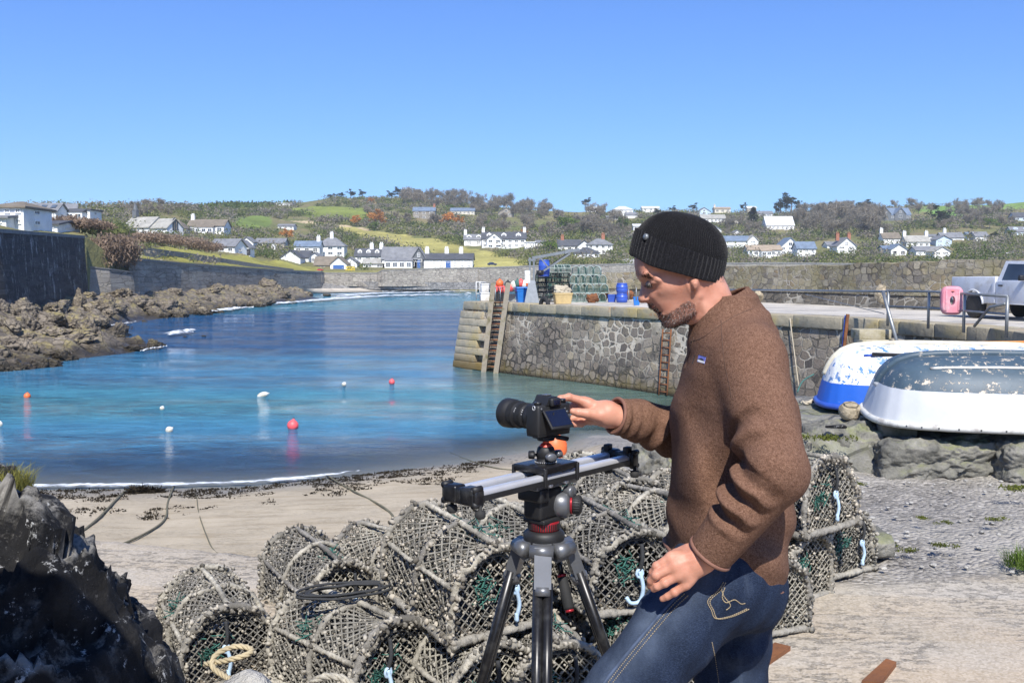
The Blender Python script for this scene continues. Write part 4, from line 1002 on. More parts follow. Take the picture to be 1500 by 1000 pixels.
def scrub(name,n,rowbias,mat,hmin,hmax,leaf,seed,region=None,avoid=True,per=22,squash=.7):
 rng=np.random.default_rng(seed);Vs=[];cnt=0
 while cnt<n:
  m=4000;px=rng.uniform(-60,1560,m);d0,y0,d1,yc=hill_params(px);g=rng.random(m)**rowbias;row=y0+(yc-y0)*g
  ok=np.ones(m,bool)
  if region is not None:ok&=in_poly(px,row,region)
  if avoid:
   for poly,c in FIELDS:ok&=~in_poly(px,row,poly)
   for a0,a1,b0,b1 in RECTS:ok&=~((px>a0)&(px<a1)&(row>b0)&(row<b1))
   ok&=(px>150)|(row<318)
   ok&=fbm(px*.02,row*.07,o=3)>-.45
  for x,r in zip(px[ok],row[ok]):
   if cnt>=n:break
   d=hill_row_to_depth(x,r);p=P(x,r,d);h=rng.uniform(hmin,hmax)*min(1,.25+d/260)
   cs=np.array(p)[None]+rng.normal(size=(4,3))*np.array((h*.8,h*.6,h*.12))+np.array((0,0,h*.3))
   V,F=leaf_cloud(rng,cs,[np.array((h*.75,h*.75,h*squash*.7))]*4,per,leaf*min(1.0,.12+d/420),1.3);Vs.append(V);cnt+=1
 V=np.concatenate(Vs);F=np.arange(len(V)).reshape(-1,4)
 return tag(link(name,mesh_np(name,V,F,mat,smooth=False)),kind='stuff')
scrub('hillside_scrub',2100,.75,M['gorse'],1.0,3.0,.26,5,per=100)
scrub('hillside_undergrowth',900,.8,M['ever'],1.2,3.2,.26,6,per=100)
scrub('hillside_thicket',1000,.75,M['twig'],1.6,3.8,.3,7,per=100)
scrub('skyline_hedge',160,1,M['ever'],1.5,3.0,.5,8,[(300,300),(380,299),(440,296),(380,306),(310,307)],False)
def hedge(name,pts,h,mat,label,seed,n=500,leaf=.2,up=0.0,dep=1.2):
 """pts (px,row,dist)"""
 rng=np.random.default_rng(seed);W_=[P(*p)for p in pts];cs=[]
 for i in range(len(W_)-1):
  for t in np.linspace(0,1,10):cs.append(np.array(W_[i].lerp(W_[i+1],t))+np.array((0,rng.normal()*dep*.3,h*rng.uniform(.25,.7))))
 V,F=leaf_cloud(rng,cs,[np.array((1.6,dep,h*.5))]*len(cs),n,leaf,1.8 if up else 1.2,1,up)
 root=empty(name,W_[0],0,label,'hedge');o=link('foliage',mesh_np('foliage',V-np.array(W_[0]),F,mat,smooth=False),root)
 st=MB()
 for c in cs[::3]:st.tube([Vector(c)-Vector((0,0,h*.7))-W_[0],Vector(c)+Vector((.1,0,h*.3))-W_[0]],[.05,.02],4)
 st.build('stem',M['bark'],root);return root
hedge('bank_hedge',[(132,388,96),(165,388,98),(192,386,100.5)],2.7,M['brownhedge'],'tall dry brown hedge filling the bank beside the dark harbour wall',3,7000,.12,1.5)
hedge('church_hedge',[(180,352,122),(235,357,130),(285,362,142),(318,368,152)],1.3,M['brownhedge'],'long brown hedge running down in front of the church',4,6000,.12,.5)
hedge('garden_hedge',[(70,331,99),(120,333,99),(150,338,101)],1.0,M['brownhedge'],'reddish brown garden hedge below the cliff houses',6,2400,.11,.3)
hedge('cliff_top_shrubs',[(135,345,100),(165,343,105),(180,345,110)],.9,M['gorse'],'olive shrubs at the corner of the cliff garden',7,500,.2)
def make_path():
 pts=[(186,358,119),(230,364.5,128),(280,371,140),(330,379,152),(385,388,172),(430,394,192)]
 line=[at(*p)[0]for p in pts];zt=[at(*p)[1]for p in pts];mb=wall_mesh(line,[z-1.5 for z in zt],zt,.5,.05)
 return tag(mb.build('path_wall',M['coping']),'low pale wall beside the footpath slanting down the grassy bank','wall')
make_path()
def small_car(px,row,d,wpx,mat,label,yaw=0):
 g=P(px,row,d);L=wpx/FPX*d;root=empty('parked_car',g,yaw,label,'car');s=L/4.2
 def prof(pts,hw,mat_,name,taper=.86):
  mb=MB();vs=[(x*s,sy*hw*(taper if z>1.0 else 1)*s,z*s)for sy in(-1,1)for x,z in pts];n=len(pts)
  mb.add(vs,[tuple(range(n)),tuple(range(2*n-1,n-1,-1))]+[(i,n+i,n+(i+1)%n,(i+1)%n)for i in range(n)]);return mb.build(name,mat_,root)
 prof([(-2.1,.3),(2.1,.3),(2.1,.75),(1.3,.95),(-1.95,1.0),(-2.1,.7)],.85,mat,'body');prof([(-1.75,.98),(1.05,.97),(.45,1.42),(-1.2,1.45)],.78,M['glass'],'windows');prof([(-1.2,1.44),(.45,1.41),(.35,1.5),(-1.1,1.52)],.72,mat,'roof',1)
 for x in(-1.3,1.3):
  for sy in(-1,1):
   mb=MB();mb.cyl((x*s,sy*.72*s,.32*s),(x*s,sy*.9*s,.32*s),.32*s,n=12);mb.build('wheel',M['door_dark'],root)
 return root
M['car_red']=simple('red_paint',(.55,.03,.04),.3,.03,2);M['car_dark']=simple('dark_blue_paint',(.02,.03,.06),.3,.05,2);M['car_yellow']=simple('yellow_paint',(.75,.55,.03),.4,.05,2);M['car_silver']=simple('pale_silver_paint',(.5,.52,.55),.3,.05,2)
small_car(469,396.5,215,9,M['car_red'],'red car parked by the blue doored boathouse')
small_car(721,389,215.5,14,M['car_dark'],'dark blue car on the coast road right of the white terrace')
small_car(790,365,hill_row_to_depth(790,366),12,M['car_dark'],'dark car parked below the tiny white house near the hotel',.3)
small_car(592,397,218,9,M['car_silver'],'silver car outside the big fish cellar')
def skip():
 g=P(513,397,216);root=empty('yellow_barrier',g,0,'yellow barrier fence on the road beside the narrow cottage','barrier');mb=MB()
 for x in np.linspace(-.9,.9,4):mb.box((x,0,.5),(.08,.08,1.0))
 mb.build('post',M['car_yellow'],root);mb=MB()
 for z in(.3,.65,.95):mb.box((0,-.06,z),(2.0,.04,.16))
 mb.build('rail',M['car_yellow'],root)
skip()
mb=MB();q=[]
for t in(0,1):
 q.append([tuple(P(x,388-t*np.interp(x,[1050,1085,1130,1145],[10,11,4,1]),hill_row_to_depth(x,388-t*np.interp(x,[1050,1085,1130,1145],[10,11,4,1]))-1.5))for x in np.linspace(1050,1150,24)])
mb.grid(q);tag(mb.build('pale_rubble_slope',M['pale_rock']),kind='structure')
mb=MB();mb.add([tuple(P(x,y,d))for x,y,d in((903,389,217),(940,389,217),(937,379,hill_row_to_depth(937,379)-1),(912,379,hill_row_to_depth(912,379)-1),(940,389,222),(937,379,hill_row_to_depth(937,379)+2))],[(0,1,2,3),(1,4,5,2)]);tag(mb.build('concrete_ramp',M['pale_rock']),kind='structure')
# the quay
QZ=2.8
M['quay_wall']=masonry('quay_wall',[(.095,.085,.076),(.22,.185,.15),(.15,.13,.112),(.28,.245,.20),(.18,.15,.12),(.33,.28,.205)],(.64,.575,.47),3.0,.092,(1,1,1.2),((.42,.37,.25),.3),None,.06,'World',(.26,.22,.10),(1.9,2.9),R(54),.5,(.7,1.7))
M['near_quay_wall']=masonry('near_quay_wall',[(.06,.055,.052),(.14,.125,.11),(.09,.08,.075),(.19,.17,.145)],(.46,.42,.35),2.5,.09,(1,1,1.1),((.30,.25,.13),.3),None,.06,rot=R(54))
M['parapet']=masonry('parapet_wall',[(.20,.175,.13),(.36,.31,.21),(.26,.235,.185),(.43,.385,.29),(.17,.155,.135),(.32,.25,.15)],(.56,.51,.42),3.1,.085,(1,1,1.45),((.20,.18,.11),.35),None,.06,'World',(.27,.24,.12),None,R(54))
M['parapet_base']=masonry('parapet_base',[(.09,.08,.065),(.17,.15,.12),(.12,.11,.09)],(.42,.39,.33),2.7,.10,(1,1,1.4),None,None,.06,rot=R(54))
def blockstone(name,c1,c2,sx,sz):
 k=NT(name);co=k.coord('World');n=k.noise(co,3.2,7,.7);n2=k.noise(co,.8,4,.7)
 c=k.ramp(n,[(.3,c1),(.7,c2)]);c=k.mix(k.ramp(n2,[(.5,(0,0,0)),(.68,(1,1,1))]),c,(.36,.29,.14));
 c=k.mix(k.ramp(k.noise(co,1.3,5,.7),[(.6,(0,0,0)),(.7,(.8,.8,.8))]),c,(.36,.15,.05))
 c=k.mix(k.ramp(k.noise(co,6,6,.75),[(.58,(0,0,0)),(.65,(.7,.7,.7))]),c,(.12,.11,.09))
 z=k.sep(co)[2];f=k.rng(k.math('ADD',z,k.math('MULTIPLY',n,-.8)),.35,-.2);c=k.mix(k.math('MULTIPLY',f,.85),c,(.13,.085,.02))
 return k.done(c,.9,None,k.bump(n,.8,.04),.25)
M['quoin']=blockstone('quoin_stone',(.25,.22,.16),(.47,.41,.30),1,1)
M['cope']=blockstone('quay_cope',(.25,.225,.165),(.42,.37,.27),1,1)
M['step']=simple('worn_steps',(.40,.36,.26),.9,.25,3,bump=.02,dirt=(.22,.19,.10))
def deck_mat():
 k=NT('quay_deck');co=k.coord('World');n=k.noise(co,.5,6,.7);c=k.ramp(n,[(.3,(.40,.37,.32)),(.7,(.58,.54,.47))])
 st=k.noise(k.coord('World',(.35,1.1,1),(0,0,R(-28))),1.2,4,.65);c=k.mix(k.ramp(st,[(.56,(0,0,0)),(.62,(.8,.8,.8))]),c,(.14,.135,.13));n3=k.noise(co,12,4,.7)
 c=k.mix(.4,c,k.ramp(n3,[(.3,(.6,.6,.6)),(.7,(1.3,1.3,1.3))]),'MULTIPLY');return k.done(c,.9,None,k.bump(n3,.4,.02))
M['deck']=deck_mat()
A0=Vector((-2.05,42.6));A1=Vector((5.2,33.0));A2=Vector((8.1,28.6));A3=Vector((9.85,25.2));A4=Vector((10.6,22.0));A5=Vector((10.35,19.6));A6=Vector((11.0,14.5))
EDGE=[A0,A1,A2,A3,A4,A5,A6]
HEAD=Vector((3.6,50.5))
def edge_pts(off):
 out=[]
 n=len(EDGE)
 for i,p in enumerate(EDGE):
  a=EDGE[max(i-1,0)];b=EDGE[min(i+1,n-1)];t=(b-a).normalized();nn=Vector((-t.y,t.x));out.append(p+nn*off)
 return out
def quay():
 root=empty('quay',(A1.x,A1.y,0),0,'stone quay with rubble harbour wall, pale cope and weathered paved deck','quay');inv=Vector((-A1.x,-A1.y,0))
 def add(name,mb,mat):
  o=mb.build(name,mat,root);o.location=inv;return o
 cope_h=.34
 top=edge_pts(.05);base=edge_pts(-.55);mb=MB();rows=[]
 for t in np.linspace(0,1,12):
  q=[]
  for i in range(len(top)-1):
   for s in np.linspace(0,1,24,endpoint=i==len(top)-2):
    p=(base[i].lerp(base[i+1],s)).lerp(top[i].lerp(top[i+1],s),t**.8);z=-1.6+(QZ-cope_h+1.6)*t
    dd=.035*float(fbm(p.x*2.1+p.y,z*2.2,o=2));q.append((p.x-dd*.8,p.y-dd*.6,z))
  rows.append(q)
 mb.grid(rows);add('harbour_face',mb,M['quay_wall'])
 rr=random.Random(5);mb=MB()
 for i in range(len(EDGE)-1):
  a,b=EDGE[i],EDGE[i+1];L=(b-a).length;t=(b-a).normalized();nn=Vector((-t.y,t.x));s=0
  while s<L-.05:
   l=min(rr.uniform(1.1,1.9),L-s)
   if L-s-l<.4:l=L-s
   c=a+t*(s+l/2)+nn*(.38+rr.uniform(-.015,.015));ang=math.atan2(t.y,t.x)
   mb.box((c.x,c.y,QZ-cope_h/2+rr.uniform(-.012,.012)-.002),(l-.015,.86,cope_h),Euler((0,0,ang)),bev=.025);s+=l
 add('cope',mb,M['cope'])
 def shear(nv,zc):m_=Matrix.Identity(4);m_[0][2]=-nv.x*.1375;m_[1][2]=-nv.y*.1375;m_[0][3]=nv.x*.1375*zc;m_[1][3]=nv.y*.1375*zc;return m_
 mb=MB();d=(HEAD-A0).normalized();n_out=Vector((-d.y,d.x));L=(HEAD-A0).length;hh=.30;z=-1.2;j=0
 while z<QZ-.01:
  h=min(hh,QZ-z);k=1-(z+1.2)/(QZ+1.2);off=n_out*(.55*k);s=-.28*k if j%2 else-.34*k;first=True
  while s<L:
   l=(.75 if j%2 else 1.25)if first else rr.uniform(.8,1.3);l=min(l,L-s+.01)
   if l<.1:break
   mb.M=shear(n_out,z+h/2);c=A0+d*(s+l/2)+off-n_out*(.5+rr.uniform(0,.02));mb.box((c.x,c.y,z+h/2),(l-.012,1.0,h-.012),Euler((0,0,math.atan2(d.y,d.x))),bev=.02);s+=l;first=False
  t=(A1-A0).normalized();nn=Vector((-t.y,t.x));l=(1.5 if j%2 else 2.1);c=A0+t*(l/2-.30*k)+nn*(.42-.55*k-.04);
  mb.M=shear(-nn,z+h/2)
  if z+h<QZ-.3:mb.box((c.x,c.y,z+h/2),(l,.9,h-.012),Euler((0,0,math.atan2(t.y,t.x))),bev=.02)
  z+=hh;j+=1
 add('pier_head',mb,M['quoin'])
 inner=edge_pts(.80);poly=[(p.x,p.y)for p in inner];far=[(40,16),(40,62),(14,62),(HEAD.x,HEAD.y)]
 mb=MB();pl=poly+far;mb.add([(x,y,QZ-.012)for x,y in pl],[tuple(range(len(pl)))]);add('deck',mb,M['deck'])
 mb=MB();mb.prism([(p.x,p.y)for p in edge_pts(1.2)][::1]+[(39,17),(39,61),(14.5,61),(HEAD.x+.6,HEAD.y-.2)],-1.5,QZ-.08);add('core',mb,M['quoin'])
 return root
quay()
def steps():
 root=empty('stone_steps',(G(1278,520,2.0).x,24.6,0),0,'worn stone steps running down the quay face beside the leaning pipe','steps')
 x0=P(1256,470,24.3).x;x1=P(1303,470,24.3).x;w_=x1-x0;cx=(x0+x1)/2-root.location.x
 ang=math.atan2((A3-A2).y,(A3-A2).x)
 for i in range(7):
  mb=MB();mb.box((cx-.05*i*0,-.15-.24*i,QZ-.17-.235*i-.12),(w_,.62,.24),bev=.02);mb.build('tread',M['step'],root)
 for sx,nm in((1,'cheek'),):
  mb=MB();mb.box((cx+sx*(w_/2+.14),-.75,.85),(.26,1.9,3.1),bev=.03);mb.build('cheek',M['near_quay_wall'],root)
 return root
steps()
mbw=wall_mesh([(11.02,14.3),(10.42,19.5),(10.75,22.0),(10.75,23.4)][::-1],[-.5]*4,[QZ-.46]*4,.5,.25)
# parapet on the sea side of the quay
def parapet():
 pts=[(786,437,50.5),(870,436.5,49),(1060,436.5,44),(1200,437,38.5),(1330,444,33.5),(1500,452,30),(1800,462,27)]
 tops=[407,400,390,389,384,377,368]
 root=empty('parapet_wall',(0,0,0),0,'long lichen covered rubble parapet wall along the seaward side of the quay','wall')
 line=[];zt=[]
 for(px,row,d),tp in zip(pts,tops):
  xy,z=at(px,tp,d);line.append(xy);zt.append(z)
 n=len(line);L2=[];
 fine_line=[];fz=[]
 for i in range(n-1):
  for s in np.linspace(0,1,26,endpoint=i==n-2):fine_line.append((line[i][0]*(1-s)+line[i+1][0]*s,line[i][1]*(1-s)+line[i+1][1]*s));fz.append(zt[i]*(1-s)+zt[i+1]*s+.05*float(vnoise(len(fz)*.31,2.0)))
 mb=wall_mesh(fine_line,[QZ+.45]*len(fine_line),fz,1.0,.05);mb.build('upper_wall',M['parapet'],root)
 base=[(x-.0,y-.0)for x,y in fine_line]
 mb=wall_mesh(base,[QZ-.3]*len(base),[QZ+.448]*len(base),.9,.30)
 o=mb.build('plinth',M['parapet_base'],root)
 return root
parapet()
# loose stones used as bollards
def stone(px,row,d,w,h,label,name='boulder',mat='block_rock',seed=1):
 g=P(px,row,d);o=link(name,mesh_np(name,*rock_geo(seed,(w/2,w/2,h/2),3,10,.1),mats=M[mat]));o.location=(g.x,g.y,g.z+h*.38);return tag(o,label,'stone')
M['tan_stone']=rock_mat('tan_stone',(.22,.18,.12),(.40,.34,.24),(.55,.48,.36),None,0,1.5)
stone(1110,440,40,.5,.5,'small pale stone lying on the quay deck beside the parapet',seed=31,mat='tan_stone')
stone(1290,443,33.5,.45,.75,'upright tan bollard stone behind the railing post','bollard','tan_stone',32)
# deck furniture
M['galv']=simple('galvanised',(.25,.265,.27),.45,.15,6,.55);M['blue_plastic']=simple('blue_plastic',(.02,.16,.52),.4,.12,5);M['blue2']=simple('royal_blue_plastic',(.035,.09,.42),.4,.12,5);M['yellow_box']=simple('ochre_box',(.50,.37,.17),.6,.15,4);M['white_box']=simple('white_polystyrene',(.66,.66,.64),.7,.1,4,dirt=(.45,.42,.36));M['buoy_o']=simple('orange_buoy',(.78,.16,.045),.5,.12,3);M['buoy_r']=simple('red_buoy',(.80,.11,.10),.5,.12,3);M['buoy_w']=simple('white_buoy',(.72,.70,.64),.6,.12,3,dirt=(.35,.31,.2));M['black']=simple('black_plastic',(.018,.018,.02),.5,.2,5);M['rubber']=simple('rubber',(.02,.02,.02),.8,.3,8);M['greenpot']=simple('green_netting',(.05,.14,.12),.8,.3,6);M['palenet']=simple('pale_pot_frame',(.30,.36,.33),.8,.25,6);M['rust']=simple('rusted_iron',(.22,.085,.03),.9,.4,6,bump=.01,dirt=(.08,.035,.02));M['wood_grey']=simple('weathered_wood',(.30,.26,.20),.9,.3,3,dirt=(.14,.12,.06));M['rope_pale']=simple('pale_rope',(.42,.37,.28),.9,.2,20);M['grey_plastic']=simple('grey_plastic',(.25,.26,.26),.6,.15,4);M['red_plastic']=simple('salmon_plastic',(.55,.14,.12),.5,.2,4)
def tub(name,px0,px1,yb,yt,d,mat,label,lid=False,taper=.86,lidmat=None,depth=None,rz=0.0,cat='box'):
 a=P(px0,yb,d);b=P(px1,yb,d);w_=(b-a).length;h=(yb-yt)/FPX*d;dp=depth or w_*.65
 root=empty(name,((a.x+b.x)/2,d+dp/2,QZ),rz,label,cat)
 mb=MB();rows=[]
 for z,s in((0,taper),(.02,taper),(h*.86,1.0),(h*.86,1.05),(h,1.05),(h,.95),(h*.15,.8)):
  hw,hd=w_/2*s,dp/2*s;c=min(hw,hd)*.18;q=[]
  for cx,cy,a0 in((hw-c,hd-c,0),(-hw+c,hd-c,90),(-hw+c,-hd+c,180),(hw-c,-hd+c,270)):
   for k_ in range(4):an=R(a0+k_*30);q.append((cx+c*math.cos(an),cy+c*math.sin(an),z))
  rows.append(q)
 mb.grid(rows,smooth=False,closed=True);n=16;mb.add(rows[0],[tuple(range(n-1,-1,-1))]);mb.add(rows[-1],[tuple(range(n))])
 mb.build('body',mat,root)
 if lid:
  lb=MB();lb.box((0,0,h+.05),(w_*1.08,dp*1.08,.09),bev=.03);lb.build('lid',lidmat or mat,root)
 for sx in(-1,1):
  hb=MB();hb.tube([(sx*w_*.5,-.08,h*.8),(sx*(w_*.5+.05),-.05,h*.74),(sx*(w_*.5+.05),.05,h*.74),(sx*w_*.5,.08,h*.8)],.014,5);hb.build('handle',M['black'],root)
 return root
tub('fish_box',756,779,438.5,419.5,41.0,M['blue_plastic'],'bright blue lidded fish box on the pier end beside the crane foot',True,.9,rz=R(12))
tub('fish_box',811,838,441,425,39.0,M['yellow_box'],'ochre yellow box heaped with pale net on the pier',False,.85,rz=R(10))
tub('fish_box',741,755,438,427,42.2,M['grey_plastic'],'grey fish box squeezed between the ladder top and the blue box',rz=R(5))
tub('plastic_tub',890,903,436,425,41.5,M['blue2'],'squat blue tub left of the two stacked blue drums',taper=.8,cat='tub')
def drum(px,d,r,z0,h,mat,label,lean=(0,0)):
 g=P(px,430,d);root=empty('plastic_drum',(g.x,d,z0),0,label,'drum');mb=MB()
 mb.lathe([(r*.9,0),(r*.94,.03),(r,h*.3),(r*1.02,h*.33),(r,h*.36),(r,h*.66),(r*1.02,h*.69),(r,h*.72),(r*.94,h*.96),(r*.86,h)],n=20);mb.build('body',mat,root)
 mb=MB();mb.lathe([(r*.88,h),(r*.9,h+.02),(r*.9,h+.06),(0.001,h+.065)],n=20);mb.build('lid',mat,root);root.rotation_euler=(lean[0],lean[1],0);return root
drum(911,41.0,.24,QZ,.32,M['blue2'],'lower of the two stacked blue drums by the parapet');drum(911,41.0,.24,QZ+.39,.34,M['blue2'],'upper of the two stacked blue drums by the parapet')
drum(797,41.2,.23,QZ+1.06,.62,M['blue2'],'tall blue drum standing high behind the crane post')
tub('plastic_bin',928,938,433,421,37.5,M['blue_plastic'],'narrow blue bin near the front of the face',taper=.8,cat='bin')
def whitebox(px0,px1,yb,yt,d,label,z0):
 a,b=P(px0,yb,d),P(px1,yb,d);h=(yb-yt)/FPX*d;root=empty('white_box',((a.x+b.x)/2,d+.3,z0),R(8),label,'box','white boxes on the pier corner');mb=MB();mb.box((0,0,h/2-.03),(b.x-a.x,.5,h-.06),bev=.015);mb.build('body',M['white_box'],root);mb=MB();mb.box((0,0,h-.026),((b.x-a.x)*1.04,.53,.05),bev=.012);mb.build('lid',M['white_box'],root);return h
h_=whitebox(703,716,438.5,426,42.9,'lower white box of the pair on the pier corner',QZ)
whitebox(704,715,426,413,42.9,'upper white box of the pair on the pier corner',QZ+h_+.002)
def buoy(loc,r,mat,label,name='buoy',group=None,sz=1.0,eye=True):
 root=empty(name,loc,r_.uniform(0,6),label,'buoy',group);mb=MB()
 prof=[(0.001,-r*sz),(r*.5,-r*.87*sz),(r*.86,-r*.5*sz),(r,0),(r*.86,r*.5*sz),(r*.5,r*.85*sz),(r*.2,r*1.0*sz),(r*.16,r*1.18*sz),(.001,r*1.2*sz)]
 mb.lathe(prof,n=20);mb.build('float',mat,root)
 if eye:
  mb=MB();mb.tube([(math.cos(a)*r*.13,0,r*1.22*sz+math.sin(a)*r*.13)for a in np.linspace(0,2*math.pi,9)[:-1]],r*.045,5,closed=True);mb.build('eye',M['black'],root)
 return root
for i,(px,row,mat,lab)in enumerate(((726,424,'buoy_r','red buoy at the left of the bunch behind the ladder'),(733,423,'buoy_r','pinkish red buoy in the middle of the bunch behind the ladder'),(737.5,425,'buoy_r','red buoy at the right of the bunch behind the ladder'),(732,415,'buoy_o','orange buoy on top of the bunch behind the ladder'))):
 g=P(px,row,42.4);buoy(g,.17,M[mat],lab,group='buoys heaped behind the ladder')
mb=MB();tub('black_bin',723,740,439,427,42.1,M['black'],'black bin under the red buoys behind the ladder',cat='bin')
for i,(px,row,mat,lab)in enumerate(((772,415,'buoy_o','orange float at the top of the heap on the blue box'),(776,417,'buoy_o','orange float leaning on the crane post above the blue box'),(752,418,'buoy_w','dirty white float in the heap left of the blue box'),(758,415.5,'greenpot','green float in the heap behind the blue box'),(763,415,'buoy_r','pink float in the heap behind the blue box'),(748,421,'buoy_r','red float low in the heap behind the grey box'),(768,417,'buoy_w','white float in the heap under the orange ones'),(744,417,'black','black float at the left end of the heap'))):
 g=P(px,row,41.9);buoy(g,.15,M[mat],lab,group='floats heaped on the pier',sz=1.15)
def crane():
 b=P(779,441,40.3);root=empty('quay_crane',(b.x,b.y,QZ),R(0),'grey steel davit crane with a long raised jib on the pier end','crane');k=40.3/FPX
 mb=MB();hw=.40;
 mb.add([(-.30,-.26,0),(.30,-.26,0),(.30,.26,0),(-.30,.26,0),(-.12,-.12,33*k),(.12,-.12,33*k),(.12,.12,33*k),(-.12,.12,33*k)],[(3,2,1,0),(0,1,5,4),(1,2,6,5),(2,3,7,6),(3,0,4,7),(4,5,6,7)]);mb.build('foot',M['galv'],root)
 mb=MB();H_=66*k
 for sx in(-1,1):mb.box((sx*.08,0,20*k+(H_-20*k)/2),(.07,.2,H_-20*k))
 mb.box((0,0,H_-.1),(.3,.22,.08));mb.box((0,0,30*k),(.3,.24,.1));mb.build('mast',M['galv'],root)
 mb=MB();T=(70*k,.3,(66+12)*k);mb.bar((.0,0,H_-.02),T,.09,.11);mb.bar((10*k,-.02,42*k),(56*k,.2,72*k),.06,.07);mb.bar((12*k,0,66*k),(24*k,.05,52*k),.045,.045);mb.bar((48*k,.2,73.5*k),(60*k,.25,77*k),.13,.13);mb.build('jib',M['galv'],root)
 mb=MB();mb.cyl((12*k,-.12,44*k),(12*k,.12,44*k),.12,n=12);mb.box((12*k,0,44*k),(.3,.2,.18));mb.build('winch',M['black'],root)
 mb=MB();mb.tube([(12*k,.05,45*k),(60*k,.26,77*k),(68*k,.3,77.5*k)],.012,4);mb.build('cable',M['black'],root)
 mb=MB();mb.box((-6.5*k,-.05,38*k),(.22,.2,.5));mb.build('control_box',M['white_box'],root)
crane()
def far_pot(loc,mat,rz,label,s=1.0,group='creels stacked on the pier'):
 root=empty('lobster_pot',loc,rz,label,'lobster pot',group);L,W_,H_=.72*s,.5*s,.42*s
 fb=MB();
 for x in(-L/2,0,L/2):
  fb.tube([(x,-W_/2,.02),(x,-W_/2,H_*.55)]+[(x,-W_/2*math.cos(a),H_*.55+H_*.45*math.sin(a))for a in np.linspace(.3,math.pi-.3,6)]+[(x,W_/2,H_*.55),(x,W_/2,.02)],.022,5)
 for y,z in((-W_/2,.02),(W_/2,.02),(0,H_),(-W_/2,H_*.55),(W_/2,H_*.55)):fb.bar((-L/2,y,z),(L/2,y,z),.036)
 for x in(-L/2,L/2):fb.bar((x,-W_/2,.02),(x,W_/2,.02),.036)
 fb.build('frame',mat,root)
 nb=MB()
 for i in range(9):
  x=-L/2+L*(i+.5)/9;nb.tube([(x,-W_/2,.02),(x,-W_/2,H_*.55),(x,-W_*.35,H_*.85),(x,0,H_),(x,W_*.35,H_*.85),(x,W_/2,H_*.55),(x,W_/2,.02)],.009,3,caps=False)
 for q in range(7):
  a=math.pi*(q+.5)/7;y,z=-W_/2*math.cos(a),H_*.3+H_*.7*math.sin(a);nb.bar((-L/2,y,z),(L/2,y,z),.016)
  for x in(-L/2,L/2):nb.bar((x,y,.03),(x,y,z),.012);nb.bar((x,-W_/2,H_*(q+1)/9),(x,W_/2,H_*(q+1)/9),.012)
 nb.build('netting',M['greenpot'],root);return root
fp=far_pot((0,0,-50),M['palenet'],0,'')
fpb=far_pot((0,0,-50),M['black'],0,'')
kk=0
CHF={}
for c_ in bpy.data.objects:
 if c_.parent:CHF.setdefault(c_.parent.name,[]).append(c_)
WHERE={0:'bottom',1:'second',2:'third',3:'top'}
for tier in range(4):
 n_=5 if tier<3 else 4
 for i in range(n_):
  px=840+i*10.5+(tier%2)*3+(0 if tier<3 else 0);d=41.6
  g=P(px,430,d);o=copy_tree(fp,None,CHF);o.location=(g.x,d+.1*(i%2),QZ+tier*.375);o.rotation_euler=(R(r_.uniform(-3,3)),0,math.pi/2+R(r_.uniform(-10,10)));o.scale=(.8,.62,.88)
  tag(o,f'pale framed green creel in the {WHERE[tier]} tier of the pier stack, {["leftmost of its row", "second from the left", "middle of its row", "fourth from the left", "rightmost of its row"][i]}')
for tier in range(3):
 for i in range(3):
  px=796+i*14;d=41.9+.1*tier;g=P(px,430,d);o=copy_tree(fpb,None,CHF);o.location=(g.x,d,QZ+tier*.40);o.rotation_euler=(R(r_.uniform(-3,3)),0,R(r_.uniform(-15,15)));o.scale=(.8,.9,.95)
  tag(o,f'black creel behind the crane, {["bottom", "middle", "top"][tier]} tier, {["left", "centre", "right"][i]} of three')
for i in range(2):
 px=812+i*12;g=P(px,430,41.8);o=copy_tree(fp,None,CHF);o.location=(g.x,41.9,QZ+1.22);o.rotation_euler=(0,0,R(20*i));o.scale=(.8,.8,.8);tag(o,['teal creel on top of the black creels, nearer the crane','teal creel on top of the black creels, further from the crane'][i])
for r0 in(fp,fpb):
 for c in CHF[r0.name]:bpy.data.objects.remove(c)
 bpy.data.objects.remove(r0)
def heap(px,row,d,w,h,mat,label,seed,cat,name):
 g=P(px,row,d);V,F=rock_geo(seed,(w/2,w*.35,h),4,4,.3);o=link(name,mesh_np(name,V,F,M[mat]));o.location=(g.x,d+.2,g.z);return tag(o,label,cat)
heap(824,426,39.1,.62,.22,'rope_pale','pale net heaped in the ochre yellow box',3,'net','net_heap')
heap(868,437,40.5,.5,.22,'rust','rusty chain heaped in front of the creel stack',4,'chain','chain_heap');heap(886,434,41.5,.4,.2,'rust','small rusty heap left of the blue tub',5,'chain','chain_heap');heap(921,432,41.3,.45,.2,'rust','rusty brown heap between the blue drums and the narrow bin',6,'chain','chain_heap')
def tyre(px,row,d,label):
 g=P(px,row,d);root=empty('tyre_fender',g,0,label,'tyre');mb=MB();nrm=Vector((-.8,-.6,0));q=nrm.to_track_quat('Z','Y').to_matrix();r0=.24
 mb.tube([q@Vector((math.cos(a)*r0,math.sin(a)*r0*1.3,0))for a in np.linspace(0,2*math.pi,25)[:-1]],.085,8,closed=True);mb.build('tyre',M['rubber'],root)
 mb=MB();mb.tube([(0,0,.25),(.05,.06,.5),(.2,.2,.62)],.02,5);mb.build('rope',M['black'],root)
tyre(797.5,449,38.55,'black tyre hung as a fender over the pier edge below the crane')
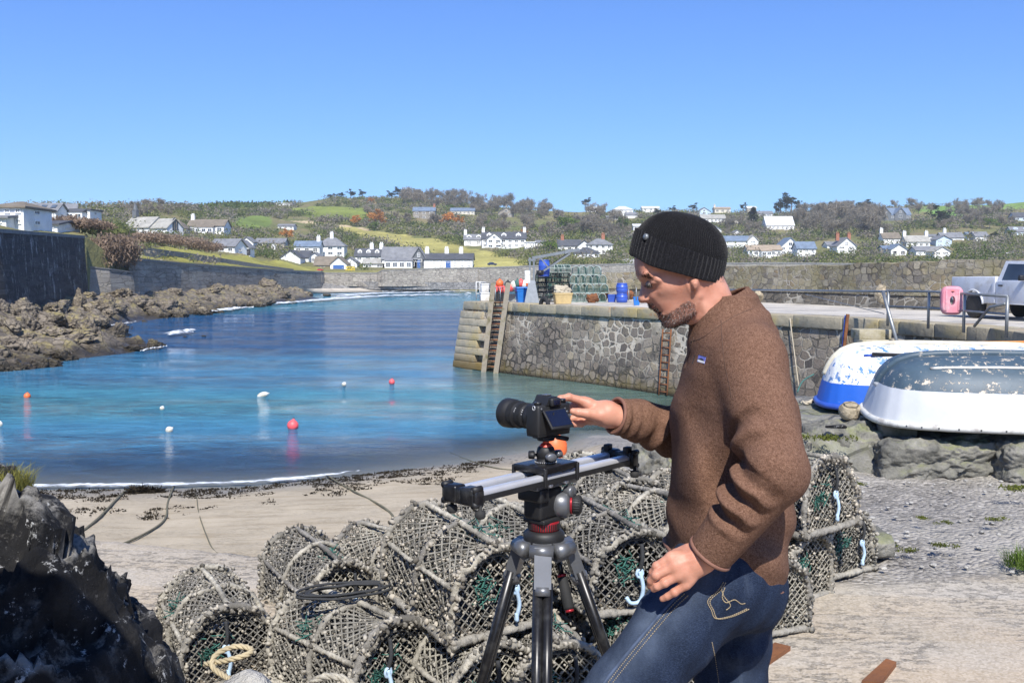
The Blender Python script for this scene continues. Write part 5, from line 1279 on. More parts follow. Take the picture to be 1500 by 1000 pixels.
def ladder_wood():
 d=(A1-A0).normalized();nn=Vector((d.y,-d.x))
 root=empty('wooden_ladder',(0,0,0),0,'tall weathered timber ladder with two posts fixed to the pier corner','ladder')
 def pt(px,row,off):
  for dd in np.arange(39,46,.02):
   p=P(px,row,dd);
   k=max(0,min(1,1-(p.z+1.6)/(QZ+1.6)));s=(Vector((p.x,p.y))-A0).dot(nn)
   if s<=.05+.55*k+off:return p
  return P(px,row,42)
 for a,b in(((720,413),(709,540)),((741,414),(727,541))):
  mb=MB();p=pt(a[0],440,.12);q=pt(b[0],b[1],.12);tdir=(p-q).normalized();top=p+tdir*.72;mb.bar(q-tdir*.5,top,.26,.2);mb.build('post',M['wood_grey'],root)
 for t in np.linspace(.03,.97,13):
  a=pt(724-10.5*t,440+100*t,.10);b=pt(737-11*t,440+100*t,.10);mb=MB();mb.cyl(a,b,.03,n=6);mb.build('rung',M['rust'],root)
 for px in(726,733):
  mb=MB();mb.tube([pt(px,441,.14),pt(px,441,.14)+Vector((0,0,.55)),pt(px,441,.14)+Vector((.1,.5,.55)),pt(px,441,.14)+Vector((.1,.5,.05))],.025,6);mb.build('handrail',M['galv'],root)
ladder_wood()
def face_pt(px,row,off=.1):
 ed=[Vector((p.x,p.y))for p in EDGE]
 for dd in np.arange(16,46,.02):
  p=P(px,row,dd)
  for i in range(len(ed)-1):
   t=(ed[i+1]-ed[i]);L=t.length;t.normalize();s=(Vector((p.x,p.y))-ed[i]).dot(t)
   if-.1<=s<=L+.1:
    nn=Vector((-t.y,t.x));k=max(0,min(1,1-(p.z+1.6)/(QZ+1.6)));
    if(Vector((p.x,p.y))-ed[i]).dot(nn)>=.05-.6*k-off:return p
 return P(px,row,30)
def ladder_rust():
 root=empty('rusty_ladder',(0,0,0),0,'rust eaten iron ladder on the quay face just left of the man','ladder')
 for a,b in(((971,482),(965,578)),((983,482),(977,579))):
  mb=MB();pts=[face_pt(a[0]+(b[0]-a[0])*t,a[1]+(b[1]-a[1])*t,.1)for t in np.linspace(0,1,9)];mb.tube(pts,.028,6);mb.build('stile',M['rust'],root)
 for t in np.linspace(.06,.95,9):
  mb=MB();mb.cyl(face_pt(971-6*t,482+96*t,.1),face_pt(983-6*t,482+97*t,.1),.022,n=6);mb.build('rung',M['rust'],root)
ladder_rust()
def hang(px0,y0,px1,y1,r,mat,name,label,cat,n=14):
 mb=MB();mb.tube([face_pt(px0+(px1-px0)*t,y0+(y1-y0)*t,.09)for t in np.linspace(0,1,n)],r,6);return tag(mb.build(name,mat),label,cat)
hang(1157,466,1170,566,.018,M['rope_pale'],'mooring_rope','pale mooring rope hanging down the quay wall behind the man','rope')
hang(1242,460,1236,514,.05,M['rust'],'drain_pipe','rusty pipe with a blue streak beside the stone steps','pipe')
hang(1238.5,462,1234,512,.025,M['blue2'],'blue_rope','blue rope hanging beside the rusty pipe','rope')
def railing():
 root=empty('railing',(0,0,0),0,'galvanised pipe railing along the quay edge in front of the pickup','railing');
 posts=[(1301.5,426,463,24.6),(1361,427,466,23.4),(1413,430,473,21.8),(1476,434,482,20.2)]
 tops=[]
 for px,yt,yb,d in posts:
  a=P(px,yt,d);tops.append(a);mb=MB();mb.cyl((a.x,a.y,QZ-.1),a,.035,n=8);mb.build('post',M['galv'],root)
 mb=MB();mb.tube([P(1040,424,40)]+[P(1296,427,24.8)]+[t+Vector((0,0,0))for t in tops],.03,8);mb.build('top_rail',M['galv'],root)
 mb=MB();mb.tube([Vector((t.x,t.y,QZ+(t.z-QZ)*.5))for t in tops],.026,8);mb.build('mid_rail',M['galv'],root)
 mb=MB();mb.tube([tops[-1]-Vector((.05,0,.15)),P(1450,450,20.8),P(1427,478,21.2)],.03,8);mb.build('brace',M['galv'],root)
 mb=MB();mb.tube([P(1294,428,24.5),P(1297,440,24.3),P(1318,515,23.4)],.045,8);mb.build('leaning_pipe',M['galv'],root)
 mb=MB();mb.tube([P(932,421,36.5),P(932,440,36.5)],.02,6);mb.build('post',M['galv'],root);mb=MB();mb.tube([P(949-28,423,37.2),P(921,440,37.2)],.02,6);mb.build('post',M['galv'],root)
 mb=MB();mb.tube([P(1296,427,24.8)+Vector((0,0,-.55)),P(1180,431,32)],.012,6);mb.build('chain',M['galv'],root)
railing()
def head_rail():
 root=empty('corner_rail',(0,0,0),0,'thin white rail at the seaward corner of the pier','railing')
 for px in(697.5,703):mb=MB();mb.cyl(P(px,438.5,43.4),P(px,412,43.4),.02,n=6);mb.build('post',M['white_box'],root)
 for row in(413,430):mb=MB();mb.cyl(P(697,row,43.4),P(712,row,43.6),.018,n=6);mb.build('rail',M['white_box'],root)
head_rail()
def pinkfloat():
 g=P(1394,440,22.1);root=empty('pink_float',g,R(-14),'faded pink moulded pontoon float with a hole, tied to the railing','float');k=22.1/FPX;w_,h,t=31*k,42*k,15*k
 mb=MB();rows=[];n=28
 for y,s in((-t/2,.82),(-t*.38,.97),(-t*.15,1.0),(-t*.1,.95),(t*.1,.95),(t*.15,1.0),(t*.38,.97),(t/2,.82)):
  q=[]
  for j in range(n):
   a=2*math.pi*j/n;c,s_=math.cos(a),math.sin(a);e=4.0;rr=(abs(c)**e+abs(s_)**e)**(-1/e);q.append((c*rr*w_/2*s,y,s_*rr*h/2*s))
  rows.append(q)
 mb.grid(rows,closed=True);hole=[(math.cos(a)*w_*.12,-t/2+.0,math.sin(a)*h*.16)for a in np.linspace(0,2*math.pi,n+1)[:-1]]
 hb=[(x,t/2,z)for x,y,z in hole]
 mb.grid([rows[0],hole],closed=True);mb.grid([hole,hb],closed=True);mb.grid([hb,rows[-1]],closed=True);mb.build('shell',M['pink'],root)
 mb=MB()
 for x in(-.28,.28):mb.box((x*w_,-t*.5,0),(w_*.1,.03,h*.7),bev=.01)
 mb.build('rib',M['pink'],root)
 mb=MB();mb.tube([(-w_*.3,0,h*.3),(0,-t*.6,h*.33),(w_*.3,0,h*.3)],.015,5);mb.build('lashing',M['red_plastic'],root)
M['pink']=simple('faded_pink',(.68,.25,.30),.55,.12,3,dirt=(.66,.45,.46))
pinkfloat()
M['pickup']=simple('silver_white_paint',(.62,.64,.68),.28,.04,2,dirt=(.50,.50,.50));M['cladding']=simple('grey_cladding',(.10,.105,.11),.7,.2,4);M['tyre']=simple('tyre_rubber',(.035,.033,.03),.85,.3,6);M['alloy']=simple('alloy_rim',(.28,.28,.28),.4,.2,4,.6)
def pickup():
 d=27.6;k=d/FPX;rearx=P(1414,470,d).x;root=empty('pickup_truck',(rearx+.42,d+.3,QZ),R(-78),'pale silver pickup truck parked on the quay behind the railing, tail to the left','pickup truck')
 Wd=.88;wr=.36;x1=1.02;x2=4.25
 def side(pts,y0,y1,mat,name,bev=.03,parent=root):
  bm=bmesh.new();vs0=[bm.verts.new((x,y0,z))for x,z in pts];f=bm.faces.new(vs0);ex=bmesh.ops.extrude_face_region(bm,geom=[f]);bmesh.ops.translate(bm,verts=[e for e in ex['geom']if isinstance(e,bmesh.types.BMVert)],vec=(0,y1-y0,0))
  bmesh.ops.recalc_face_normals(bm,faces=bm.faces[:]);
  if bev:bmesh.ops.bevel(bm,geom=bm.edges[:],offset=bev,segments=2,affect='EDGES',profile=.6)
  me=bpy.data.meshes.new(name);bm.to_mesh(me);bm.free();me.materials.append(mat);me.polygons.foreach_set('use_smooth',[True]*len(me.polygons));me.update()
  return link(name,me,parent)
 def arch(cx,r,z0,n=9):return[(cx+r*math.cos(a),z0+r*math.sin(a))for a in np.linspace(math.pi-.15,.15,n)]
 sidep=[(0,1.22),(0,.58),(.08,.50)]+[(x1-.47,.48)]+arch(x1,.46,wr)+[(x1+.47,.46),(1.98,.46),(1.98,1.24)]
 for sy in(-1,1):side([(x,z)for x,z in sidep],sy*Wd,sy*(Wd-.12),M['pickup'],'bed_side',.025)
 side([(.02,1.18),(.02,.58),(.09,.58),(.09,1.18)],-Wd+.13,Wd-.13,M['pickup'],'tailgate',.02)
 mb=MB();mb.box((1.0,0,.72),(1.95,Wd*2-.26,.08));mb.build('bed_floor',M['cladding'],root)
 mb=MB();mb.box((-.06,0,.50),(.14,Wd*1.9,.16),bev=.03);mb.build('rear_bumper',M['cladding'],root)
 lower=[(2.0,1.10),(2.0,.44),(x2-.47,.44)]+arch(x2,.46,wr)+[(x2+.47,.44),(5.1,.5),(5.15,.8),(5.0,1.0),(3.75,1.12)]
 side(lower,-Wd,Wd,M['pickup'],'cab_body',.03)
 gh=[(2.03,1.10),(3.72,1.10),(3.05,1.66),(2.2,1.68)];mb=MB();vs=[(x,sy*(Wd-.03 if z<1.2 else Wd-.16),z)for sy in(-1,1)for x,z in gh];mb.add(vs,[(3,2,1,0),(4,5,6,7)]+[(i,(i+1)%4,4+(i+1)%4,4+i)for i in range(4)]);mb.build('roof',M['pickup'],root)
 for sy in(-1,1):
  def sp(x,z,off):w_=Wd-.03-(z-1.10)/.57*.13;return(x,sy*(w_+off),z)
  pts=[(2.22,1.14),(3.50,1.14),(3.02,1.58),(2.33,1.60)];mb=MB();a=[sp(x,z,.008)for x,z in pts];b=[sp(x,z,-.02)for x,z in pts];mb.add(a+b,[(0,1,2,3),(7,6,5,4)]+[(i,(i+1)%4,4+(i+1)%4,4+i)for i in range(4)]);mb.build('window',M['glass'],root)
  dr=side([(2.12,1.11),(2.12,.52),(3.35,.52),(3.45,1.11)],sy*(Wd+.012),sy*(Wd-.02),M['pickup'],'door',.012);mb=MB();mb.box((2.24,sy*(Wd+.035),.98),(.16,.04,.045),bev=.012);mb.build('handle',M['black'],dr);mb=MB();mb.box((3.22,sy*(Wd+.12),1.2),(.12,.2,.16),bev=.03);mb.build('mirror',M['black'],dr)
  for cx in(x1,x2):
   mb=MB();mb.tube([(x,sy*(Wd+.012),z)for x,z in arch(cx,.475,wr,14)],.03,6);mb.build('wheel_arch',M['pickup'],root)
   w_=empty('wheel',(cx,sy*(Wd-.11),wr));w_.parent=root;mb=MB();mb.lathe([(.2,-.11),(.33,-.115),(wr,-.09),(wr,.09),(.33,.115),(.2,.11)],n=28,axis=(0,sy,0));mb.build('tyre',M['tyre'],w_);mb=MB();mb.lathe([(.215,-.08),(.215,.09),(.19,.085),(.16,.05),(.06,.07),(.001,.075)],n=24,axis=(0,sy,0));mb.build('rim',M['alloy'],w_)
  mb=MB();mb.box((-.01,sy*(Wd-.08),.92),(.06,.12,.34),bev=.015);mb.build('tail_light',M['car_red'],root)
  mb=MB();mb.box((5.05,sy*(Wd-.2),.86),(.16,.3,.18),bev=.03);mb.build('headlight',M['glass'],root)
 root.scale=(.9,.9,.9);return root
pickup()
def floater(px,row,r,mat,label,sz=1.0,rot=(0,0,0)):
 g=G(px,row,0);o=buoy((g.x,g.y,r*.62),r,M[mat],label,'mooring_buoy','mooring buoys afloat in the cove',sz);o.rotation_euler=rot;return o
M['buoy_pink']=simple('pink_buoy',(.82,.11,.12),.45,.08,3)
for px,row,wpx,mat,lab,sz,rot in((429,628,17,'buoy_pink','largest pink red buoy, floating nearest the beach',1,(0,.15,0)),(574,562,9,'buoy_pink','pink red buoy floating farthest right near the pier end',1,(0,.1,0)),(40,583,10,'buoy_o','orange buoy floating at the far left of the cove',1,(0,.1,0)),(248,633,11,'buoy_w','white buoy with a dark end floating in the middle left of the cove',1,(0,1.0,.4)),(237.5,600,7,'buoy_w','smallest white buoy, just beyond the dark ended one',1,(0,.4,0)),(385,581,9,'buoy_w','sausage shaped white buoy lying flat on the water',1.9,(0,1.35,.5)),(504,565,7,'buoy_w','small white buoy with dark underside left of the far pink one',1,(0,.5,0)),(0,624,8,'buoy_w','white buoy cut by the left edge of the view',1.2,(0,.2,0))):
 g=G(px,row,0);floater(px,row,wpx/2/FPX*g.y,mat,lab,sz,rot)
g=G(812,668,float(.25));buoy((g.x,g.y,.42),.27,M['buoy_o'],'big orange buoy stranded on the sand behind the slider carriage','mooring_buoy',None,1.15).rotation_euler=(.3,.2,0)
# foreground stone: ledge blocks, outcrops
def place_rock(name,x0,x1,row_top,row_bot,d,dep,label,mat,seed,sub=5,cat='rock',cuts=16,rough=.1,cutmin=.6,zr=0.0):
 a,b=P(x0,row_bot,d),P(x1,row_bot,d);top=P((x0+x1)/2,row_top,d);w_=(b.x-a.x);h=top.z-a.z
 V,F=rock_geo(seed,(w_/2/.88,dep/2/.88,h/2/.86),sub,cuts,rough,cutmin);o=link(name,mesh_np(name,V,F,M[mat]));o.location=((a.x+b.x)/2,d+dep/2,(top.z+a.z)/2);o.rotation_euler=(0,0,zr);return tag(o,label,cat)
def squared_rock(name,x0,x1,row_top,row_bot,d,dep,label,mat,seed,cat='stone',nx=90,e=7.0,amp=.045):
 """a roughly squared quarry block: superellipsoid with broken faces"""
 a,b=P(x0,row_bot,d),P(x1,row_bot,d);top=P((x0+x1)/2,row_top,d);w_=(b.x-a.x);h=top.z-a.z
 V,F=ico(6);V=V.copy();l=(np.abs(V[:,0])**e+np.abs(V[:,1])**e+np.abs(V[:,2])**e)**(-1/e);V*=l[:,None]
 V*=np.array((w_/2,dep/2,h/2));N=V/np.array((w_/2,dep/2,h/2));N/=np.linalg.norm(N,axis=1)[:,None]
 o_=seed*7.7
 n1=fbm(V[:,0]*2.2+o_,V[:,1]*2.2,V[:,2]*2.2,3);n2=1-np.abs(fbm(V[:,0]*5+o_,V[:,1]*5,V[:,2]*7,4));n3=fbm(V[:,0]*18+o_,V[:,1]*18,V[:,2]*18,3)
 V+=N*(amp*1.5*n1+amp*1.3*(n2-.7)+amp*.5*n3)[:,None]
 o=link(name,mesh_np(name,V,F,M[mat],smooth=False));o.location=((a.x+b.x)/2,d+dep/2,(top.z+a.z)/2);return tag(o,label,cat)
squared_rock('stone_block',1292,1482,646,712,7.75,.75,'longest squared grey stone in the ledge under the white and dark boat','block_rock',3)
squared_rock('stone_block',1192,1296,634,696,8.1,.7,'squared grey stone left of the longest ledge stone, moss on its edge','block_rock',4)
squared_rock('stone_block',1128,1193,636,700,8.0,.8,'ledge stone at the left end with yellow green moss, beside the man','block_rock',5)
squared_rock('stone_block',1480,1600,652,715,7.5,.8,'ledge stone at the right edge of the view','block_rock',6)
def ledge():
 xs=np.arange(1.9,9.5,.06);ys=np.arange(7.95,11.4,.06);X,Y=np.meshgrid(xs,ys)
 Z=2.655+.02*fbm(X*1.3,Y*1.3,o=4)+.015*fbm(X*6,Y*6,o=3)-np.clip((8.15-Y)/.2,0,1)**2*.3-np.clip((Y-10.9)/.5,0,1)**2*.9-np.clip((2.15-X+.1*fbm(Y*2,X))/.25,0,1)**2*.9
 nx,ny=len(xs),len(ys);idx=np.arange(nx*ny).reshape(ny,nx);F=np.stack([idx[:-1,:-1],idx[:-1,1:],idx[1:,1:],idx[1:,:-1]],-1).reshape(-1,4)
 me=mesh_np('ledge',np.stack([X,Y,Z],-1).reshape(-1,3),F,M['ledge']);return tag(link('ledge_ground',me),kind='structure')
M['ledge']=rock_mat('ledge_top',(.13,.125,.11),(.22,.215,.195),(.36,.35,.32),(.25,.27,.08),.35,.9)
ledge()
place_rock('rock',938,1010,655,735,8.3,.9,'knobbly yellowish rock between the slider end and the man','block_rock',12,5,rough=.16)
place_rock('rock',985,1060,700,790,7.4,1.0,'rock low behind the man and the pots','block_rock',13,4)
squared_rock('stone_slab',1243,1318,790,822,5.55,.4,'dark flat slab lying half sunk beside the pots at the foot of the rubble bank','block_rock',8,'stone',e=5,amp=.012)
squared_rock('pale_boulder',1234,1264,590,617,8.55,.16,'pale rounded stone tied to the boat rope on the ledge','tan_stone',9,'stone',e=2.6,amp=.008)
squared_rock('dark_iron_bar',1208,1242,622,629,8.0,.05,'dark iron bar lying on the ledge','fore_rock',10,'bar',e=4,amp=.004)
M['moss']=leafmat('moss',(.13,.15,.03),.4)
def moss_at(px,row,d,w,label,seed,z=None,n=260):
 rng=np.random.default_rng(seed);g=P(px,row,d)if z is None else G(px,row,z);c=[np.array((rng.normal()*w*.3,rng.normal()*w*.2,0))for _ in range(5)]
 V,F=leaf_cloud(rng,c,[np.array((w*.3,w*.25,w*.10))]*5,n,w*.035,1.5,1,1.0);o=link('moss_clump',mesh_np('moss_clump',V,F,M['moss'],smooth=False));o.location=g;return tag(o,label,'moss','moss clumps on the rubble bank')
for i,(px,row,zz,w,lab)in enumerate(((1268,785,2.42,.14,'moss clump on top of the dark flat slab'),(1322,803,2.40,.14,'moss clump just right of the dark flat slab'),(1355,757,2.44,.10,'moss clump in the middle of the rubble bank'),(1383,766,2.44,.09,'moss clump with a rusty pebble on the rubble bank'),(1462,760,2.44,.12,'moss clump on the right of the rubble bank'),(1383,797,2.42,.12,'olive moss clump low on the rubble bank'),(1222,692,2.5,.16,'moss cushion under the joint of the ledge stones'),(1490,715,2.5,.2,'moss cushion below the right end of the longest ledge stone'),(1175,630,2.66,.22,'bright moss at the ledge edge nearest the man'),(1203,640,2.68,.26,'long mossy grass tuft on the ledge corner'),(1250,707,2.5,.12,'moss patch under the squared grey stone'))):
 moss_at(px,row,0,w,lab,60+i,z=zz+.01)
def grass_tuft(loc,n,h,spread,mat,label,seed):
 rng=np.random.default_rng(seed);V=[];
 for i in range(n):
  a=rng.uniform(0,6.28);r=spread*math.sqrt(rng.random());b=Vector((math.cos(a)*r,math.sin(a)*r,0));L=h*rng.uniform(.5,1.15);ln=Vector((rng.normal()*.45,rng.normal()*.45,1)).normalized();t=b+ln*L+Vector((rng.normal()*.02,rng.normal()*.02,-L*.1));s=Vector((math.cos(a+1.6),math.sin(a+1.6),0))*.0022*(h/.1)**.5
  m_=b.lerp(t,.55)+Vector((0,0,L*.12));V+=[b-s,b+s,m_+s*.7,m_-s*.7,m_-s*.7,m_+s*.7,t+s*.1,t-s*.1]
 V=np.array([tuple(v)for v in V]);o=link('grass_tuft',mesh_np('grass_tuft',V,np.arange(len(V)).reshape(-1,4),mat,smooth=False));o.location=loc;return tag(o,label,'grass')
M['grass']=leafmat('dry_grass',(.24,.23,.06),.5)
grass_tuft(G(1497,828,2.4),260,.12,.10,M['bright'],'green grass tuft at the right edge beside the slipway',3)
def outcrop(name,prof,d0,depth,label,seed,mat='fore_rock',amp=.09):
 """ridge whose crest follows the profile (px,row) at distance d0, falling to the ground towards and away from the viewer"""
 xs=np.linspace(prof[0][0],prof[-1][0],150);rows=np.interp(xs,[p[0]for p in prof],[p[1]for p in prof]);V=[];m=110
 us=np.linspace(-1,1,m)
 X=np.zeros((len(xs),m));Y=X.copy();Z=X.copy()
 for i,(x,r)in enumerate(zip(xs,rows)):
  c=P(x,r,d0);g0=2.0
  for j,u in enumerate(us):
   y=d0+u*depth*(1.0 if u>0 else 1.1);fall=abs(u)**(1.5 if u<0 else 1.9);X[i,j]=P(x,r,d0).x+(u*.12 if u<0 else u*.1);Y[i,j]=y;Z[i,j]=c.z*(1-fall)+g0*fall
 rng=np.random.default_rng(seed);Pn=np.stack([X,Y,Z],-1).reshape(-1,3);Pw=Pn+.05*np.stack([fbm(X*4+q,Y*4,Z*4,3).ravel()for q in(1,7,13)],1);gx=np.gradient(X,axis=0);gz=np.gradient(Z,axis=1);k=np.zeros(len(Pn))
 for nc,am,tl in((120,1.0,.55),(620,.45,.7),(2200,.16,.8)):
  C=Pn[rng.integers(0,len(Pn),nc)]+rng.normal(size=(nc,3))*.03;T=rng.normal(size=(nc,3))*tl;O=rng.normal(size=nc)*amp*.42*am;near=np.empty(len(Pn),int)
  for q in range(0,len(Pn),2000):near[q:q+2000]=((Pw[q:q+2000,None,:]-C[None])**2*np.array((1,1,1.7))).sum(-1).argmin(1)
  k+=O[near]+am*.5*((Pw-C[near])*T[near]).sum(1)
 k=np.clip(k.reshape(X.shape),-amp*1.6,amp*1.4)+amp*.25*fbm(X*18,Y*18+seed,Z*18,3)
 X=X*(1+.9*(np.maximum(Y,d0)/d0-1));side=np.sign(us)[None,:]*np.clip(np.abs(us)*2.2,0,1)[None,:];Z=Z+k*(1-.55*np.abs(side));Y=Y+k*side*.8;X=X+k*.25
 idx=np.arange(len(xs)*m).reshape(len(xs),m);F=np.stack([idx[:-1,:-1],idx[1:,:-1],idx[1:,1:],idx[:-1,1:]],-1).reshape(-1,4)
 o=link(name,mesh_np(name,np.stack([X,Y,Z],-1).reshape(-1,3),F,M[mat],smooth=False));return tag(o,label,'rock')
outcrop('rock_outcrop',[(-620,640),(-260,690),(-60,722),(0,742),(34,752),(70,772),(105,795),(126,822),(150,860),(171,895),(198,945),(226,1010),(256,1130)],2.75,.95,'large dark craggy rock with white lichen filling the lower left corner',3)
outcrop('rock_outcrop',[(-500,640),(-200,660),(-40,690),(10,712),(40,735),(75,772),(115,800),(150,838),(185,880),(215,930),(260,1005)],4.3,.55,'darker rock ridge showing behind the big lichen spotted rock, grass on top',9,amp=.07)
for i,(px,row)in enumerate(((-8,700),(6,703),(18,712),(-25,695))):
 pass
grass_tuft(P(2,722,4.28),900,.13,.13,M['grass'],'sunlit grass tuft on top of the dark rock at the left edge',5)
def cliff():  # unseen block of rock, added and sized to shade the outcrop
 V,F=ico(6);V=V.copy();l=(np.abs(V)**8).sum(1)**(-1/8);V*=l[:,None];N=V/np.linalg.norm(V,axis=1)[:,None];V*=np.array((1.3,2.9,1.75));V+=N*(.12*fbm(V[:,0]*1.3,V[:,1]*1.3,V[:,2]*1.3,5)+.10*(.6-np.abs(fbm(V[:,0]*3,V[:,1]*3,V[:,2]*3,3))))[:,None]
 o=link('shading_rock',mesh_np('shading_rock',V,F,M['fore_rock'],smooth=False));o.location=(-2.13,-1.72,3.3);tag(o,'unseen cliff rock added beyond the left edge of the view to shade the outcrop','rock')
cliff()
# upturned boats
def boat_paint(name,top,bottom,zline,chips,chipcol,under=None,scale=1.0):
 k=NT(name);co=k.coord('Object');z=k.sep(co)[2];n=k.noise(co,5,6,.75);nl=k.noise(co,22,4,.7)
 f=k.math('GREATER_THAN',k.math('ADD',z,k.math('MULTIPLY',k.math('SUBTRACT',nl,.5),.006)),zline)
 tn=k.mix(.7,top,k.ramp(n,[(.3,(.75,.75,.75)),(.7,(1.2,1.2,1.2))]),'MULTIPLY');bt=k.mix(.5,bottom,k.ramp(n,[(.3,(.85,.85,.85)),(.7,(1.1,1.1,1.1))]),'MULTIPLY')
 c=k.mix(f,bt,tn)
 big=k.noise(co,3.2,3,.6);cm=k.math('MULTIPLY',k.ramp(k.noise(co,13,8,.78),[(chips,(0,0,0)),(chips+.015,(1,1,1))]),k.ramp(big,[(.42,(0,0,0)),(.5,(1,1,1))]));
 if under=='top':cm=k.math('MULTIPLY',cm,f)
 c=k.mix(cm,c,chipcol)
 scr=k.noise(k.coord('Object',(2,9,14),(.2,.3,.2)),3,6,.75);c=k.mix(k.math('MULTIPLY',k.ramp(scr,[(.62,(0,0,0)),(.66,(1,1,1))]),.35),c,(.55,.55,.53))
 return k.done(c,.5,None,k.bump(k.math('ADD',k.math('MULTIPLY',cm,-.6),k.math('MULTIPLY',n,.4)),.5,.006),.4)
M['dinghy_dark']=boat_paint('dinghy_dark_white',(.06,.095,.125),(.54,.56,.58),.275,.565,(.55,.48,.38),'top')
M['dinghy_blue']=boat_paint('dinghy_white_blue',(.80,.80,.78),(.02,.12,.55),.215,.53,(.08,.22,.50),'top')
M['cream']=simple('cream_paint',(.62,.58,.46),.6,.15,5,dirt=(.42,.38,.30));M['gun_white']=simple('gunwale_white',(.60,.60,.56),.6,.12,8,dirt=(.35,.33,.3),dirtscale=9)
def dinghy(name,origin,yaw,L,beam,H_,mat,label,keelmat,rimmat,bluntness=.55,transom=True,tilt=0.0,flare=.8):
 root=empty(name,origin,yaw,label,'boat','upturned dinghies on the ledge');root.rotation_euler=(tilt,0,yaw)
 ns,nc=54,34;rows=[]
 def wl(s):
  return beam/2*(np.interp(s,[0,.006,.02,.05,.1,.18,.3,.5,.7,.85,.95,1.0],[.20,.42,.60,.74,.85,.93,.98,1.0,.90,.66,.36,.06]))
 def hl(s):return H_*np.interp(s,[0,.006,.02,.05,.1,.18,.3,.6,.85,1],[.42,.60,.74,.86,.94,.98,1.0,.99,.88,.62])
 for i in range(ns):
  s=(i/(ns-1))**1.9;x=L*s;w_=wl(s);h=hl(s);q=[]
  for j in range(nc):
   a=math.pi*j/(nc-1);c,sn=math.cos(a),math.sin(a);e=bluntness
   yy=w_*np.sign(c)*abs(c)**e;zz=h*sn**(e*1.05);fl=1-(1-flare)*(zz/max(h,.01))**1.2
   xx=x+.05*L*(zz/H_)*max(0,1-s/.2)**2
   q.append((xx,yy*fl,zz))
  rows.append(q)
 mb=MB();mb.grid(rows);c0=Vector((0,0,0));mb.add(rows[0],[tuple(range(nc))]);mb.build('hull',mat,root)
 mb=MB();rim=[(r[0][0],r[0][1],.0)for r in rows]+[(r[-1][0],r[-1][1],.0)for r in rows[::-1]];mb.tube(rim,.028,8,closed=True);g=mb.build('gunwale',rimmat,root)
 mb=MB()
 for r in rows[1:-4:3]:mb.blob((r[0][0],r[0][1]+.028,.0),.007,6);mb.blob((r[-1][0],r[-1][1]-.028,.0),.007,6)
 mb.build('rivet',M['black'],g)
 mb=MB();mid=nc//2;mb.tube([Vector(r[mid])+Vector((0,0,.012))for r in rows[1:-1]],[.03]*(ns-2),6,flat=.7);mb.build('keel',keelmat,root)
 for j in(9,nc-10):
  mb=MB();mb.tube([Vector(rows[i][j])+Vector((0,0,.004))for i in range(18,ns-4)],.012,6);mb.build('bilge_rail',rimmat,root)
 return root
g1=G(1272,612,2.72)
b1=dinghy('dinghy',(3.02,8.45,2.81),R(-9),3.1,1.34,.53,M['dinghy_dark'],'upturned dinghy with dark slate bottom and white sides at the right edge',M['dinghy_dark'],M['gun_white'],.48,tilt=R(2.5))
b2=dinghy('dinghy',(3.02,9.80,2.74),R(-12),2.9,1.2,.58,M['dinghy_blue'],'upturned dinghy with flaking white bottom and bright blue gunwale band, behind the darker one',M['cream'],M['blue2'],.5)
for i,(x,y,z0)in enumerate(((3.2,8.2,2.725),(4.6,8.05,2.715),(3.5,9.15,2.70))):
 mb=MB();mb.box((0,0,0),(.3,.1,.12),bev=.01);o=mb.build('timber_chock',M['wood_grey']);o.location=(x,y,z0-.012);tag(o,['short timber chock under the stern of the dark bottomed dinghy','timber chock under the middle of the dark bottomed dinghy','timber chock hidden between the two dinghies'][i],'timber')
mb=MB();mb.box((0,0,0),(.34,.02,.04),bev=.01);o=mb.build('slot',M['black'],b2);o.location=(.62,-.40,.50);o.rotation_euler=(.6,.02,0)
o.name='keel_slot'
V,F=rock_geo(77,(.62,.3,.16),4,5,.16);o=link('sail_bag',mesh_np('sail_bag',V,F,M['frame_white']));o.location=P(1424,524,11.0);o.location.z-=.04;tag(o,'crumpled white sail bag lying behind the dark bottomed dinghy','bag')
def crate():
 g=P(1484,523,11.0);root=empty('orange_crate',(g.x,g.y,g.z-.16),R(8),'orange crate showing over the dark bottomed dinghy at the right edge','crate');M['orange_crate']=simple('orange_crate',(.62,.26,.07),.6,.15,5);mb=MB()
 for z in(.04,.16,.28):
  for sy in(-1,1):mb.box((0,sy*.2,z),(.62,.03,.09),bev=.008);mb.box((sy*.31,0,z),(.03,.37,.09),bev=.008)
 mb.box((0,0,.01),(.6,.38,.02));mb.build('slats',M['orange_crate'],root);mb=MB()
 for sx in(-1,1):
  for sy in(-1,1):mb.box((sx*.28,sy*.17,.16),(.05,.05,.32))
 mb.build('corner_post',M['orange_crate'],root)
crate()
def twisted_rope(name,pts,r,mat,label,strands=3,pitch=None,n=10,seg=6,parent=None,cat='rope'):
 P_=smooth_path(pts,n);fr=frames(P_);mb=MB();pitch=pitch or r*7;s=0;acc=[0]
 for i in range(1,len(P_)):acc.append(acc[-1]+(P_[i]-P_[i-1]).length)
 N_=max(8,int(acc[-1]/(pitch/6)));ts=np.linspace(0,acc[-1],N_);path=[]
 for t in ts:
  i=min(max(int(np.searchsorted(acc,t))-1,0),len(P_)-2);f=(t-acc[i])/max(acc[i+1]-acc[i],1e-9);path.append(P_[i].lerp(P_[i+1],f))
 fr=frames(path)
 for q in range(strands):
  pp=[]
  for t,(p,N,B)in zip(ts,fr):
   a=2*math.pi*(t/pitch+q/strands);pp.append(p+(N*math.cos(a)+B*math.sin(a))*r*.52)
  mb.tube(pp,r*.56,seg)
 o=mb.build(name,mat,parent)
 return tag(o,label,cat)if label else o
zl=2.70
